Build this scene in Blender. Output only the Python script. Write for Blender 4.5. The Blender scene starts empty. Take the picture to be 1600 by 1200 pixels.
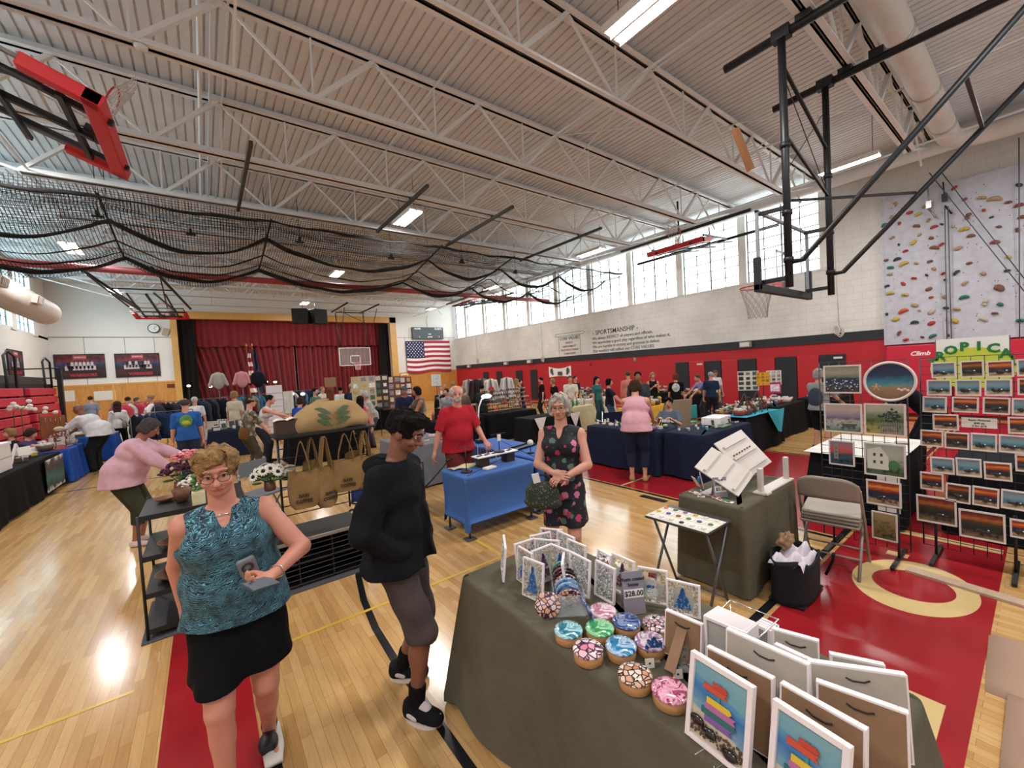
import bpy, math, random
import numpy as np
from mathutils import Vector, Matrix, Euler
PI = math.pi
S = bpy.context.scene
COL = S.collection
random.seed(7)

# ---------------------------------------------------------------- camera
F = 636.0; H = 1.95
Yd = np.array([319-800, 600-605, -F]); Yd /= np.linalg.norm(Yd)
Xd = np.array([1640-800, 600-527, -F]); Xd = Xd-Xd.dot(Yd)*Yd; Xd /= np.linalg.norm(Xd)
Zd = np.cross(Xd, Yd)
RC = np.array([Xd, Yd, Zd])
cam_d = bpy.data.cameras.new('camera'); cam = bpy.data.objects.new('camera', cam_d); COL.objects.link(cam)
cam_d.sensor_width = 36; cam_d.lens = 36*F/1600; cam_d.clip_start = 0.05; cam_d.clip_end = 200
m = Matrix([list(RC[0])+[0], list(RC[1])+[0], list(RC[2])+[H], [0, 0, 0, 1]])
cam.matrix_world = m
S.camera = cam
# ---------------------------------------------------------------- world, exposure
w = bpy.data.worlds.new('world'); S.world = w; w.use_nodes = True
w.node_tree.nodes['Background'].inputs[0].default_value = (.97, .98, 1.0, 1)
w.node_tree.nodes['Background'].inputs[1].default_value = 0.7
S.view_settings.view_transform = 'Standard'; S.view_settings.look = 'None'
S.view_settings.exposure = 0.0; S.view_settings.gamma = 1; S.view_settings.use_curve_mapping = False
WIN_E = 5.5; WINL_E = 7.5
LAMP_W = 140.0

def ray(u, v): return RC@np.array([u-800, 600-v, -F])
def FL(u, v, z=0.0):
    r = ray(u, v); t = (z-H)/r[2]; return (r[0]*t, r[1]*t)
def AY(u, v, Y):
    r = ray(u, v); t = Y/r[1]; return (r[0]*t, Y, r[2]*t+H)
def AX(u, v, X):
    r = ray(u, v); t = X/r[0]; return (X, r[1]*t, r[2]*t+H)
def AD(u, v, d):
    r = ray(u, v); t = d/F; return (r[0]*t, r[1]*t, r[2]*t+H)

# ---------------------------------------------------------------- materials
def srgb(h):
    if not isinstance(h, str): return tuple(h)+((1,) if len(h) == 3 else ())
    c = [int(h[i:i+2], 16)/255 for i in (0, 2, 4)]
    return tuple((x/12.92 if x <= .04045 else ((x+.055)/1.055)**2.4) for x in c)+(1,)
_M = {}
def mat(name, col='808080', rough=0.6, metal=0.0, var=0.0, vscale=30, bump=0.0, bscale=60, emit=None, es=0, alpha=1, trans=0, coat=0, spec=0.5, sheen=0, ior=1.45):
    if name in _M: return _M[name]
    M = bpy.data.materials.new(name); M.use_nodes = True; nt = M.node_tree; b = nt.nodes['Principled BSDF']
    c = srgb(col)
    b.inputs['Base Color'].default_value = c; b.inputs['Roughness'].default_value = rough; b.inputs['Metallic'].default_value = metal
    b.inputs['Specular IOR Level'].default_value = spec; b.inputs['IOR'].default_value = ior
    if trans: b.inputs['Transmission Weight'].default_value = trans
    if coat: b.inputs['Coat Weight'].default_value = coat; b.inputs['Coat Roughness'].default_value = 0.08
    if sheen: b.inputs['Sheen Weight'].default_value = sheen
    if emit: b.inputs['Emission Color'].default_value = srgb(emit); b.inputs['Emission Strength'].default_value = es
    if alpha < 1: b.inputs['Alpha'].default_value = alpha
    if var or bump:
        tc = nt.nodes.new('ShaderNodeTexCoord')
    if var:
        n = nt.nodes.new('ShaderNodeTexNoise'); n.inputs['Scale'].default_value = vscale; n.inputs['Detail'].default_value = 4
        nt.links.new(tc.outputs['Object'], n.inputs['Vector'])
        r = nt.nodes.new('ShaderNodeMapRange'); r.inputs[1].default_value = .3; r.inputs[2].default_value = .7
        r.inputs[3].default_value = 1-var; r.inputs[4].default_value = 1+var
        nt.links.new(n.outputs[0], r.inputs[0])
        x = nt.nodes.new('ShaderNodeMix'); x.data_type = 'RGBA'; x.blend_type = 'MULTIPLY'; x.inputs[0].default_value = 1
        x.inputs[6].default_value = c; nt.links.new(r.outputs[0], x.inputs[7]); nt.links.new(x.outputs[2], b.inputs['Base Color'])
    if bump:
        n = nt.nodes.new('ShaderNodeTexNoise'); n.inputs['Scale'].default_value = bscale; n.inputs['Detail'].default_value = 3
        nt.links.new(tc.outputs['Object'], n.inputs['Vector'])
        bp = nt.nodes.new('ShaderNodeBump'); bp.inputs['Strength'].default_value = bump; bp.inputs['Distance'].default_value = .02
        nt.links.new(n.outputs[0], bp.inputs['Height']); nt.links.new(bp.outputs[0], b.inputs['Normal'])
    _M[name] = M; return M
class NT:
    """small node helper"""
    def __init__(s, name, rough=.5, metal=0, coord='Object'):
        s.M = bpy.data.materials.new(name); s.M.use_nodes = True; s.t = s.M.node_tree; s.b = s.t.nodes['Principled BSDF']
        s.b.inputs['Roughness'].default_value = rough; s.b.inputs['Metallic'].default_value = metal
        s.co = s.t.nodes.new('ShaderNodeTexCoord').outputs[coord]; _M[name] = s.M
    def n(s, ty, **kw):
        x = s.t.nodes.new('ShaderNode'+ty)
        for k, v in kw.items(): setattr(x, k, v)
        return x
    def l(s, a, b): s.t.links.new(a, b)
    def mapping(s, sc=(1, 1, 1), rot=(0, 0, 0), loc=(0, 0, 0), src=None):
        x = s.n('Mapping'); x.inputs['Scale'].default_value = sc; x.inputs['Rotation'].default_value = rot; x.inputs['Location'].default_value = loc
        s.l(src or s.co, x.inputs[0]); return x.outputs[0]
    def noise(s, sc, det=4, vec=None, dist=0):
        x = s.n('TexNoise'); x.inputs['Scale'].default_value = sc; x.inputs['Detail'].default_value = det; x.inputs['Distortion'].default_value = dist
        s.l(vec or s.co, x.inputs['Vector']); return x.outputs[0]
    def vor(s, sc, vec=None, feature='F1', out='Distance'):
        x = s.n('TexVoronoi', feature=feature); x.inputs['Scale'].default_value = sc; s.l(vec or s.co, x.inputs['Vector']); return x.outputs[out]
    def wave(s, sc, dist=0, vec=None, dirn='X', det=2):
        x = s.n('TexWave', bands_direction=dirn); x.inputs['Scale'].default_value = sc; x.inputs['Distortion'].default_value = dist; x.inputs['Detail'].default_value = det
        s.l(vec or s.co, x.inputs['Vector']); return x.outputs['Fac']
    def ramp(s, fac, stops, interp='LINEAR'):
        x = s.n('ValToRGB'); x.color_ramp.interpolation = interp; e = x.color_ramp.elements
        while len(e) < len(stops): e.new(.5)
        for i, (p, c) in enumerate(stops): e[i].position = p; e[i].color = srgb(c)
        s.l(fac, x.inputs[0]); return x.outputs[0]
    def mix(s, f, a, b, mode='MIX'):
        x = s.n('Mix', data_type='RGBA', blend_type=mode)
        for sock, v in ((x.inputs[0], f), (x.inputs[6], a), (x.inputs[7], b)):
            if isinstance(v, bpy.types.NodeSocket): s.l(v, sock)
            elif isinstance(v, (int, float)): sock.default_value = v if sock == x.inputs[0] else (v, v, v, 1)
            else: sock.default_value = srgb(v)
        return x.outputs[2]
    def math(s, op, a, b=0, c=0):
        x = s.n('Math', operation=op)
        for i, v in enumerate((a, b, c)):
            if isinstance(v, bpy.types.NodeSocket): s.l(v, x.inputs[i])
            else: x.inputs[i].default_value = v
        return x.outputs[0]
    def sep(s, vec=None):
        x = s.n('SeparateXYZ'); s.l(vec or s.co, x.inputs[0]); return x.outputs
    def col(s, c): s.l(c, s.b.inputs['Base Color']); return s
    def bump(s, h, st=.3, d=.01):
        x = s.n('Bump'); x.inputs['Strength'].default_value = st; x.inputs['Distance'].default_value = d
        s.l(h, x.inputs['Height']); s.l(x.outputs[0], s.b.inputs['Normal']); return s

SKIP_MAIN = False
# ---- mesh builder
class MB:
    def __init__(s): s.v = []; s.f = []; s.m = []; s.sm = []
    def add(s, vs, fs, mi=0, smooth=False):
        o = len(s.v); s.v += [tuple(v) for v in vs]
        for f in fs: s.f.append(tuple(i+o for i in f)); s.m.append(mi); s.sm.append(smooth)
        return s
    def box(s, c, d, rot=None, mi=0):
        x, y, z = d[0]/2, d[1]/2, d[2]/2
        vs = [Vector((a*x, b*y, e*z)) for a in (-1, 1) for b in (-1, 1) for e in (-1, 1)]
        if rot is not None:
            R = rot if isinstance(rot, Matrix) else Euler(rot).to_matrix()
            vs = [R@v for v in vs]
        c = Vector(c)
        return s.add([v+c for v in vs], [(0, 1, 3, 2), (4, 6, 7, 5), (0, 4, 5, 1), (2, 3, 7, 6), (0, 2, 6, 4), (1, 5, 7, 3)], mi)
    def bb(s, a, b, mi=0):
        return s.box([(p+q)/2 for p, q in zip(a, b)], [abs(q-p) for p, q in zip(a, b)], None, mi)
    def bar(s, p, q, w, h=None, mi=0, up=(0, 0, 1)):
        """square bar from p to q"""
        p = Vector(p); q = Vector(q); d = q-p; L = d.length
        if L < 1e-6: return s
        d /= L; u = Vector(up)
        if abs(d.dot(u)) > .99: u = Vector((0, 1, 0))
        x = d.cross(u).normalized(); y = x.cross(d)
        R = Matrix((x, d, y)).transposed()
        return s.box((p+q)/2, (w, L, h or w), R, mi)
    def tube(s, pts, r, n=8, mi=0, caps=True, closed=False):
        pts = [Vector(p) for p in pts]; k = len(pts); rs = r if isinstance(r, (list, tuple)) else [r]*k
        vs = []; prev = None
        for i, p in enumerate(pts):
            if closed: t = (pts[(i+1) % k]-pts[i-1])
            else: t = pts[min(i+1, k-1)]-pts[max(i-1, 0)]
            t = t.normalized() if t.length > 1e-9 else Vector((0, 0, 1))
            if prev is None:
                a = Vector((0, 0, 1)) if abs(t.z) < .9 else Vector((1, 0, 0)); x = t.cross(a).normalized()
            else:
                x = (prev-t*prev.dot(t))
                x = x.normalized() if x.length > 1e-6 else t.orthogonal().normalized()
            prev = x; y = t.cross(x)
            for j in range(n):
                a = 2*PI*j/n; vs.append(p+(x*math.cos(a)+y*math.sin(a))*rs[i])
        fs = []
        for i in range(k if closed else k-1):
            for j in range(n):
                a = i*n+j; b = i*n+(j+1) % n; c = ((i+1) % k)*n+(j+1) % n; d = ((i+1) % k)*n+j
                fs.append((a, b, c, d))
        s.add(vs, fs, mi, True)
        if caps and not closed:
            o = len(s.v)-len(vs)
            s.f.append(tuple(o+j for j in range(n))[::-1]); s.m.append(mi); s.sm.append(False)
            s.f.append(tuple(o+(k-1)*n+j for j in range(n))); s.m.append(mi); s.sm.append(False)
        return s
    def lathe(s, prof, c=(0, 0, 0), n=20, mi=0, M=None, sx=1, sy=1):
        vs = []; c = Vector(c)
        for r, z in prof:
            for j in range(n):
                a = 2*PI*j/n; p = Vector((r*math.cos(a)*sx, r*math.sin(a)*sy, z))
                vs.append(c+(M@p if M is not None else p))
        fs = [(i*n+j, i*n+(j+1) % n, (i+1)*n+(j+1) % n, (i+1)*n+j) for i in range(len(prof)-1) for j in range(n)]
        s.add(vs, fs, mi, True)
        o = len(s.v)-len(vs)
        if prof[0][0] > 1e-4: s.f.append(tuple(o+j for j in range(n))[::-1]); s.m.append(mi); s.sm.append(False)
        if prof[-1][0] > 1e-4: s.f.append(tuple(o+(len(prof)-1)*n+j for j in range(n))); s.m.append(mi); s.sm.append(False)
        return s
    def grid(s, fn, nu, nv, mi=0, smooth=True, uv=None):
        vs = [fn(i/nu, j/nv) for i in range(nu+1) for j in range(nv+1)]
        fs = [(i*(nv+1)+j, (i+1)*(nv+1)+j, (i+1)*(nv+1)+j+1, i*(nv+1)+j+1) for i in range(nu) for j in range(nv)]
        return s.add(vs, fs, mi, smooth)
    def ball(s, c, r, mi=0, n=10, M=None):
        r = r if isinstance(r, (tuple, list)) else (r, r, r); k = max(4, n//2+1)
        c = Vector(c); vs = []
        for i in range(k+1):
            t = PI*i/k
            for j in range(n):
                a = 2*PI*j/n; p = Vector((r[0]*math.sin(t)*math.cos(a), r[1]*math.sin(t)*math.sin(a), r[2]*math.cos(t)))
                vs.append(c+(M@p if M is not None else p))
        return s.add(vs, [(i*n+j, (i+1)*n+j, (i+1)*n+(j+1) % n, i*n+(j+1) % n) for i in range(k) for j in range(n)], mi, True)
    def poly(s, pts, mi=0): return s.add(pts, [tuple(range(len(pts)))], mi)
    def prism(s, pts, dvec, mi=0):
        n = len(pts); d = Vector(dvec); a = [Vector(p) for p in pts]; b = [p+d for p in a]
        s.add(a+b, [tuple(range(n))[::-1], tuple(range(n, 2*n))]+[(i, (i+1) % n, n+(i+1) % n, n+i) for i in range(n)], mi)
        return s
    def build(s, name, mats, parent=None, bevel=0, loc=None, rot=None, smooth_all=False, uvs=None, weld=False):
        me = bpy.data.meshes.new(name); me.from_pydata(s.v, [], s.f)
        if not isinstance(mats, (list, tuple)): mats = [mats]
        for m_ in mats: me.materials.append(m_)
        me.polygons.foreach_set('material_index', s.m)
        me.polygons.foreach_set('use_smooth', [True]*len(s.f) if smooth_all else s.sm)
        if uvs is not None:
            l = me.uv_layers.new(name='UVMap')
            for lp in me.loops: l.data[lp.index].uv = uvs[lp.vertex_index]
        me.update()
        o = bpy.data.objects.new(name, me); COL.objects.link(o)
        if parent is not None: o.parent = parent
        if loc is not None: o.location = loc
        if rot is not None: o.rotation_euler = rot
        if bevel:
            b = o.modifiers.new('bevel', 'BEVEL'); b.width = bevel; b.segments = 2; b.limit_method = 'ANGLE'; b.angle_limit = .6
        return o
def tag(o, label=None, cat=None, group=None, kind=None):
    if label: o['label'] = label
    if cat: o['category'] = cat
    if group: o['group'] = group
    if kind: o['kind'] = kind
    return o
def thing(name, label, cat, loc=(0, 0, 0), rz=0, group=None, rot=None):
    o = bpy.data.objects.new(name, None); COL.objects.link(o); o.empty_display_size = .1
    o.location = loc; o.rotation_euler = rot if rot else (0, 0, rz)
    return tag(o, label, cat, group)
def kids(o): return [c for c in COL.objects if c.parent == o]
_KC = {}
def dup(root, loc=None, rz=None, label=None, group=None, rot=None):
    if root.name not in _KC:
        def tree(o): return [(c, tree(c)) for c in COL.objects if c.parent == o]
        _KC[root.name] = tree(root)
    r = root.copy(); COL.objects.link(r)
    if loc is not None: r.location = loc
    if rot is not None: r.rotation_euler = rot
    elif rz is not None: r.rotation_euler = (0, 0, rz)
    if label: r['label'] = label
    if group: r['group'] = group
    def rec(par, tr):
        for ch, sub in tr:
            c = ch.copy(); COL.objects.link(c); c.parent = par; rec(c, sub)
    rec(r, _KC[root.name]); return r
def text_mesh(txt, size, mat_, parent=None, name='lettering', loc=(0, 0, 0), rot=(0, 0, 0), ext=.002, align='CENTER', wide=1, bold=0, shear=0, space=1):
    cu = bpy.data.curves.new(name, 'FONT'); cu.body = txt; cu.size = size; cu.extrude = ext; cu.align_x = align; cu.align_y = 'CENTER'
    cu.offset = bold; cu.shear = shear; cu.resolution_u = 2; cu.space_character = space
    o = bpy.data.objects.new(name+'_tmp', cu); COL.objects.link(o)
    dg = bpy.context.evaluated_depsgraph_get(); me = bpy.data.meshes.new_from_object(o.evaluated_get(dg)); me.name = name
    bpy.data.objects.remove(o); bpy.data.curves.remove(cu)
    me.materials.clear(); me.materials.append(mat_)
    if wide != 1: me.transform(Matrix.Diagonal((wide, 1, 1, 1)))
    r = bpy.data.objects.new(name, me); COL.objects.link(r); r.location = loc; r.rotation_euler = rot
    if parent is not None: r.parent = parent
    return r
def struct(o): o['kind'] = 'structure'; return o

# ---------------------------------------------------------------- base materials
black = mat('black_metal', '17171a', .45)
chrome = mat('chrome', 'c9c9c9', .2, 1)
white_paint = mat('white_paint', 'd8d5d0', .5)
deckM = mat('deck_paint', 'd4d3d4', .65, var=.05, vscale=3)
joistM = mat('joist_paint', 'dedcdb', .55)
redp = mat('red_paint', 'b3202a', .5)
darkp = mat('dark_pad', '24262c', .5, bump=.1)
redpad = mat('red_pad', 'b8242c', .45, bump=.1)
XR = 15.5; XL = -5.5; YF = 27.5; YN = -3.0; ZD = 7.15; SILL = 4.5
def block_mat(name, base, dark, sc=1.0):
    g = NT(name, .55)
    x = g.sep()
    cb = g.n('CombineXYZ'); g.l(g.math('ADD', x[0], x[1]), cb.inputs[0]); g.l(x[2], cb.inputs[1])
    b = g.n('TexBrick'); b.inputs['Scale'].default_value = 1; b.inputs['Brick Width'].default_value = .4; b.inputs['Row Height'].default_value = .2
    b.inputs['Mortar Size'].default_value = .006; b.inputs['Color1'].default_value = srgb(base); b.inputs['Color2'].default_value = srgb(base); b.inputs['Mortar'].default_value = srgb(dark)
    g.l(cb.outputs[0], b.inputs['Vector'])
    n = g.noise(1.2, 5)
    c = g.mix(1, b.outputs[0], g.ramp(n, [(.3, 'e8e8e8'), (.7, 'ffffff')]), 'MULTIPLY')
    g.col(c).bump(b.outputs['Fac'], -.25, .01); return g.M
wallM = block_mat('white_block', 'dedad4', 'cbc7c0')
wallP = mat('white_plaster', 'dfdbd5', .6, var=.02, vscale=2)
oakM = NT('oak_panel', .4); _v = oakM.mapping((6, 6, .6)); oakM.col(oakM.ramp(oakM.noise(2.2, 5, _v, 1.5), [(.3, 'b67a3a'), (.6, 'cd9148'), (.8, 'd79c55')])); oakM = oakM.M
# ================================================================ SETTING
# floor ------------------------------------------------------------
def wood_floor():
    g = NT('maple_floor', .16)
    v = g.mapping((1, 1, 1), (0, 0, PI/2))
    b = g.n('TexBrick'); b.offset = .37; b.inputs['Scale'].default_value = 1; b.inputs['Brick Width'].default_value = .62; b.inputs['Row Height'].default_value = .057
    b.inputs['Mortar Size'].default_value = .0009; b.inputs['Bias'].default_value = 0; b.inputs['Mortar Smooth'].default_value = .3
    b.inputs['Color1'].default_value = (0, 0, 0, 1); b.inputs['Color2'].default_value = (1, 1, 1, 1); b.inputs['Mortar'].default_value = (.5, .5, .5, 1)
    g.l(v, b.inputs['Vector'])
    base = g.ramp(b.outputs[0], [(0, 'b68c56'), (.5, 'c69d66'), (1, 'd0ab74')])
    gr = g.noise(5, 6, g.mapping((14, .9, 1)), 1.0)
    c = g.mix(1, base, g.ramp(gr, [(.25, 'efe8df'), (.65, 'ffffff')]), 'MULTIPLY')
    c = g.mix(b.outputs['Fac'], c, '7b5a36')
    g.col(c)
    rr = g.math('MULTIPLY_ADD', g.noise(1.5, 3), .12, .10); g.l(rr, g.b.inputs['Roughness'])
    h = g.math('ADD', g.math('MULTIPLY', b.outputs['Fac'], -.6), g.math('MULTIPLY', g.noise(9, 2, g.mapping((3, .3, 1))), .5))
    g.bump(h, .07, .002)
    return g.M
def paint(name, c, r=.17):
    g = NT(name, r); v = g.mapping((1, 1, 1), (0, 0, PI/2))
    b = g.n('TexBrick'); b.offset = .37; b.inputs['Scale'].default_value = 1; b.inputs['Brick Width'].default_value = .62; b.inputs['Row Height'].default_value = .057; b.inputs['Mortar Size'].default_value = .0009
    g.l(v, b.inputs['Vector'])
    k = g.ramp(g.noise(2, 4), [(.3, 'e6e6e6'), (.7, 'ffffff')])
    g.col(g.mix(1, c, k, 'MULTIPLY')); g.bump(g.math('MULTIPLY', b.outputs['Fac'], -.6), .12, .004); return g.M
fm = MB(); fm.poly([(XL-.1, YN, 0), (XR+.1, YN, 0), (XR+.1, YF+.1, 0), (XL-.1, YF+.1, 0)])
def fpoly(pts, mi, z): fm.poly([(p[0], p[1], z) for p in pts], mi)
def frect(x0, y0, x1, y1, mi, z): fpoly([(x0, y0), (x1, y0), (x1, y1), (x0, y1)], mi, z)
Z1, Z2, Z3 = .0008, .0014, .002
frect(-.33, -1.0, .11, 26.0, 1, Z1)               # red sideline band
frect(.135, 1.3, .185, 26.0, 2, Z2)               # black line beside it
frect(14.4, -1, 14.85, 26.0, 1, Z1)
frect(-.33, .25, 14.85, 1.27, 1, Z2)             # red baseline band
frect(.11, 1.30, 14.4, 1.36, 2, Z3)              # black baseline
frect(5.17, 1.36, 8.9, 7.1, 1, Z1)               # painted lane
frect(5.08, 1.36, 5.14, 7.1, 2, Z2); frect(8.93, 1.36, 8.99, 7.1, 2, Z2)
for k in range(4): frect(5.17, 3.2+k*.9, 8.9, 3.24+k*.9, 3, Z3) if k == 1 else None
frect(.885, 1.36, .94, 2.7, 2, Z2)              # three point line, straight then bending
arc = [(.98, 3.4)]
def arcband(cx, cy, r, w, a0, a1, mi, z, n=40):
    for i in range(n):
        t0 = a0+(a1-a0)*i/n; t1 = a0+(a1-a0)*(i+1)/n
        fpoly([(cx+(r+q)*math.cos(t), cy+(r+q)*math.sin(t)) for t, q in ((t0, 0), (t1, 0), (t1, w), (t0, w))], mi, z)
arcband(7.03, 2.7, 6.09, .055, .0, PI, 2, Z2)
arcband(7.03, 7.1, 1.8, .05, 0, PI, 2, Z2)
for x in (2.36, 11.7): frect(x, 1.36, x+.035, 25, 4, Z2)
frect(-.17, 3.45, 2.4, 3.485, 4, Z3); frect(-5, 3.6, -.5, 3.63, 4, Z3); frect(-5, 12.0, 15, 12.05, 2, Z2)
arcband(7.03, 13.6, 1.85, .06, 0, 2*PI, 2, Z3, 60)
# big painted letters on the baseline band, read from outside the court: O then L ...
def ellipse_ring(cx, cy, ax, ay, bx, by, mi, z, n=48):
    for i in range(n):
        a = 2*PI*i/n; b = 2*PI*(i+1)/n
        fpoly([(cx+ax*math.cos(a), cy+ay*math.sin(a)), (cx+ax*math.cos(b), cy+ay*math.sin(b)), (cx+bx*math.cos(b), cy+by*math.sin(b)), (cx+bx*math.cos(a), cy+by*math.sin(a))], mi, z)
ellipse_ring(4.48, .69, .50, .37, .27, .245, 3, Z3)
fpoly([(2.55, .35), (3.06, .35), (3.06, .53), (2.72, .53), (2.72, 1.05), (2.55, 1.05)], 3, Z3)
frect(5.68, .27, 5.80, 1.02, 3, Z3); frect(5.02, .80, 5.12, .95, 3, Z3)
floorM = wood_floor()
fl_o = struct(fm.build('floor', [floorM, paint('court_red', '9c1f26'), paint('court_black', '1b1c20'), paint('court_cream', 'd9bd84'), paint('court_yellow', 'e0b84a')]))
vent = MB(); vent.bb((4.9, 3.2, 0), (5.0, 3.6, .006)); tag(vent.build('floor_plate', black), 'small dark plate set in the floor beside the painted lane', 'floor plate')

# right wall -------------------------------------------------------
b = MB(); b.bb((XR, YN, 0), (XR+.25, YF+.3, SILL)); b.bb((XR, YN, SILL), (XR+.25, 4.1, ZD)); b.bb((XR, 4.1, 6.95), (XR+.25, YF, ZD))
struct(b.build('wall_right', wallM))
PIL = [4.16+2.39*k for k in range(10)]
b = MB()
for y in PIL: b.bb((XR-.05, y-.13, SILL), (XR+.25, y+.13, 6.95))
b.bb((XR-.02, 4.0, SILL-.05), (XR+.3, YF, SILL))
struct(b.build('trim_1', wallP))
def window(n, X, y0, y1, z0, z1, e, c, side):
    r = thing('window_%d' % n, None, None, (X, y0, z0)); struct(r)
    s = side; W = y1-y0; Hh = z1-z0
    p = MB(); p.bb((s*.12, 0, 0), (s*.15, W, Hh)); g = p.build('pane', mat('window_glow_'+c, 'e8f4f2', .6, emit=c, es=e), r)
    f = MB()
    nv = 4
    for i in range(nv+1):
        t = .06 if i in (0, nv) else (.045 if i == 2 else .026)
        f.bb((s*.09, W*i/nv-t/2, 0), (s*.12, W*i/nv+t/2, Hh))
    nh = 7
    for i in range(nh+1): f.bb((s*.095, 0, Hh*i/nh-.014), (s*.12, W, Hh*i/nh+.014))
    f.build('window_frame', mat('mullion', '4c5458', .5, .2), r)
    return r
k = 1
for i in range(9):
    window(k, XR, PIL[i]+.13, PIL[i+1]-.13, SILL, 6.95, WIN_E, 'eefdff', 1); k += 1
window(k, XR, PIL[9]+.13, YF-.3, SILL, 6.95, WIN_E, 'eefdff', 1); k += 1
# left wall
b = MB(); b.bb((XL-.25, YN, 0), (XL, YF+.3, SILL+.1)); b.bb((XL-.25, YN, 6.95), (XL, YF, ZD)); b.bb((XL-.25, YN, SILL), (XL, 6.5, 6.95)); b.bb((XL-.25, 26.0, SILL), (XL, YF, 6.95))
struct(b.build('wall_left', wallP))
b = MB()
for i in range(1, 10):
    if PIL[i]-.3 > 6: b.bb((XL-.25, PIL[i]-.25, SILL), (XL+.05, PIL[i]+.25, 6.95))
struct(b.build('trim_2', wallP))
for i in range(1, 9):
    window(k, XL, PIL[i]+.25, PIL[i+1]-.25, SILL+.1, 6.95, WINL_E, 'bfe6f2', -1); k += 1
# band, red paint on right wall
b = MB(); b.bb((XR-.012, 2.78, 2.24), (XR, YF, 2.46)); struct(b.build('trim_3', mat('band_black', '26282d', .5)))
b = MB(); b.bb((XR-.010, YN, 0), (XR, YF, 2.24)); struct(b.build('trim_4', redp))
b = MB(); b.bb((XR-.06, 2.8, 2.19), (XR-.012, YF-.2, 2.24)); struct(b.build('trim_5', mat('rail_dark', '2d2f35', .4)))

# back wall --------------------------------------------------------
b = MB()
b.bb((XL, YF, 0), (-.92, YF+.25, ZD)); b.bb((10.46, YF, 0), (XR, YF+.25, ZD)); b.bb((-.92, YF, 5.62), (10.46, YF+.25, ZD)); b.bb((-.92, YF, 0), (10.46, YF+.25, 1.0))
struct(b.build('wall_back', wallP))
b = MB(); b.bb((XL, YF-.03, 0), (-1.18, YF, 2.33)); b.bb((10.9, YF-.03, 0), (XR, YF, 2.15)); b.bb((-.92, YF-.03, 0), (10.46, YF, 1.0)); struct(b.build('trim_6', oakM))
b = MB()
b.bb((-1.18, YF-.08, 0), (-.92, YF+.3, 6.0)); b.bb((10.46, YF-.08, 0), (10.9, YF+.3, 6.0)); b.bb((-1.18, YF-.08, 5.62), (10.9, YF+.3, 6.0)); b.bb((XL, YF-.05, 2.33), (-1.18, YF, 2.40)); b.bb((-3.55, YF-.06, 0), (-3.47, YF, 2.33))
struct(b.build('trim_7', mat('oak_trim', 'd3a158', .4, var=.06, vscale=8)))
b = MB(); b.bb((XL, YF-.03, 4.62), (-1.18, YF, 4.66))
for x in (-4.37, -2.97, -1.87): b.bb((x-.012, YF-.012, 2.4), (x+.012, YF, 4.62))
for x in (11.5, 15.05): b.bb((x-.012, YF-.012, 2.15), (x+.012, YF, 4.62))
b.bb((10.9, YF-.012, 4.6), (XR, YF, 4.63))
struct(b.build('trim_8', mat('panel_seam', '9a958d', .6)))
b = MB(); b.bb((-2.2, YF, .9), (11.5, 33, 1.0)); struct(b.build('trim_9', mat('stage_boards', '6d4a2c', .35)))
b = MB(); b.bb((-2.2, 30.5, 1.0), (11.5, 30.6, 7)); b.bb((-2.3, YF+.25, 1), (-2.2, 30.5, 7)); b.bb((11.5, YF+.25, 1), (11.6, 30.5, 7)); b.bb((-2.2, YF+.25, 6.8), (11.5, 30.5, 6.9)); struct(b.build('wall_stage', mat('stage_black', '0c0b0c', .9)))
for x0, x1, nm in ((-1.15, -.2, 1), (9.75, 10.6, 2)):
    b = MB()
    b.grid(lambda u, v, x0=x0, x1=x1: (x0+(x1-x0)*u, YF+.32+.04*math.sin(u*24), 1.02+4.6*v), 24, 2)
    tag(b.build('side_curtain', mat('black_velvet', '120d0e', .95)), 'black side curtain at the %s edge of the stage opening' % ('left' if nm == 1 else 'right'), 'curtain')
velvet = mat('red_velvet', '7c0716', .75, var=.12, vscale=3, sheen=.3)
def drape(x0, x1, z0, z1, y, n, amp, taper=0, gather=None, seed=0):
    rr = random.Random(seed); ph = [rr.uniform(0, 6) for _ in range(5)]
    bm = MB()
    N = n*10
    def fn(u, v):
        xx = x0+(x1-x0)*u
        if taper: xx += taper*(1-u)*(v)**1.5
        y_ = y+amp*(math.sin(u*n*2*PI+ph[0]+.3*math.sin(v*3))+.4*math.sin(u*n*PI*1.37+ph[1]))*(1 if gather is None else (.35+.65*(1-v)))
        return (xx, y_, z0+(z1-z0)*v+(.03*math.sin(u*n*PI) if v == 0 else 0))
    return bm.grid(fn, N, 8)
b = drape(-.25, 4.62, 1.02, 4.6, YF+.75, 18, .09, taper=-.75, seed=1); o = thing('stage_curtain', 'left half of the dark red velvet stage curtain, drawn to the centre gap', 'curtain', (0, 0, 0)); o.location = (0, 0, 0)
b.build('drape', velvet, o)
o = thing('stage_curtain', 'right half of the dark red velvet stage curtain, behind the clear backboard', 'curtain', (0, 0, 0)); drape(4.68, 10.35, 1.02, 4.6, YF+.75, 20, .09, seed=2).build('drape', velvet, o)
o = thing('curtain_valance', 'dark red velvet valance across the top of the stage', 'curtain', (0, 0, 0)); drape(-.95, 10.4, 4.15, 5.66, YF+.55, 34, .07, gather=1, seed=3).build('drape', velvet, o)

# ceiling deck -----------------------------------------------------
b = MB(); xs = []; x = XL
while x < XR: xs += [(x, ZD+.03), (x+.018, ZD+.03), (x+.026, ZD), (x+.142, ZD)]; x += .15
vs = []; fs = []
for i, (x, z) in enumerate(xs):
    vs += [(x, YN, z), (x, YF+.2, z)]
    if i: fs.append((2*i-2, 2*i-1, 2*i+1, 2*i))
b.add(vs, fs); b.bb((XL-.3, YN, ZD+.06), (XR+.3, YF+3, ZD+.15))
struct(b.build('ceiling', deckM))

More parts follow.
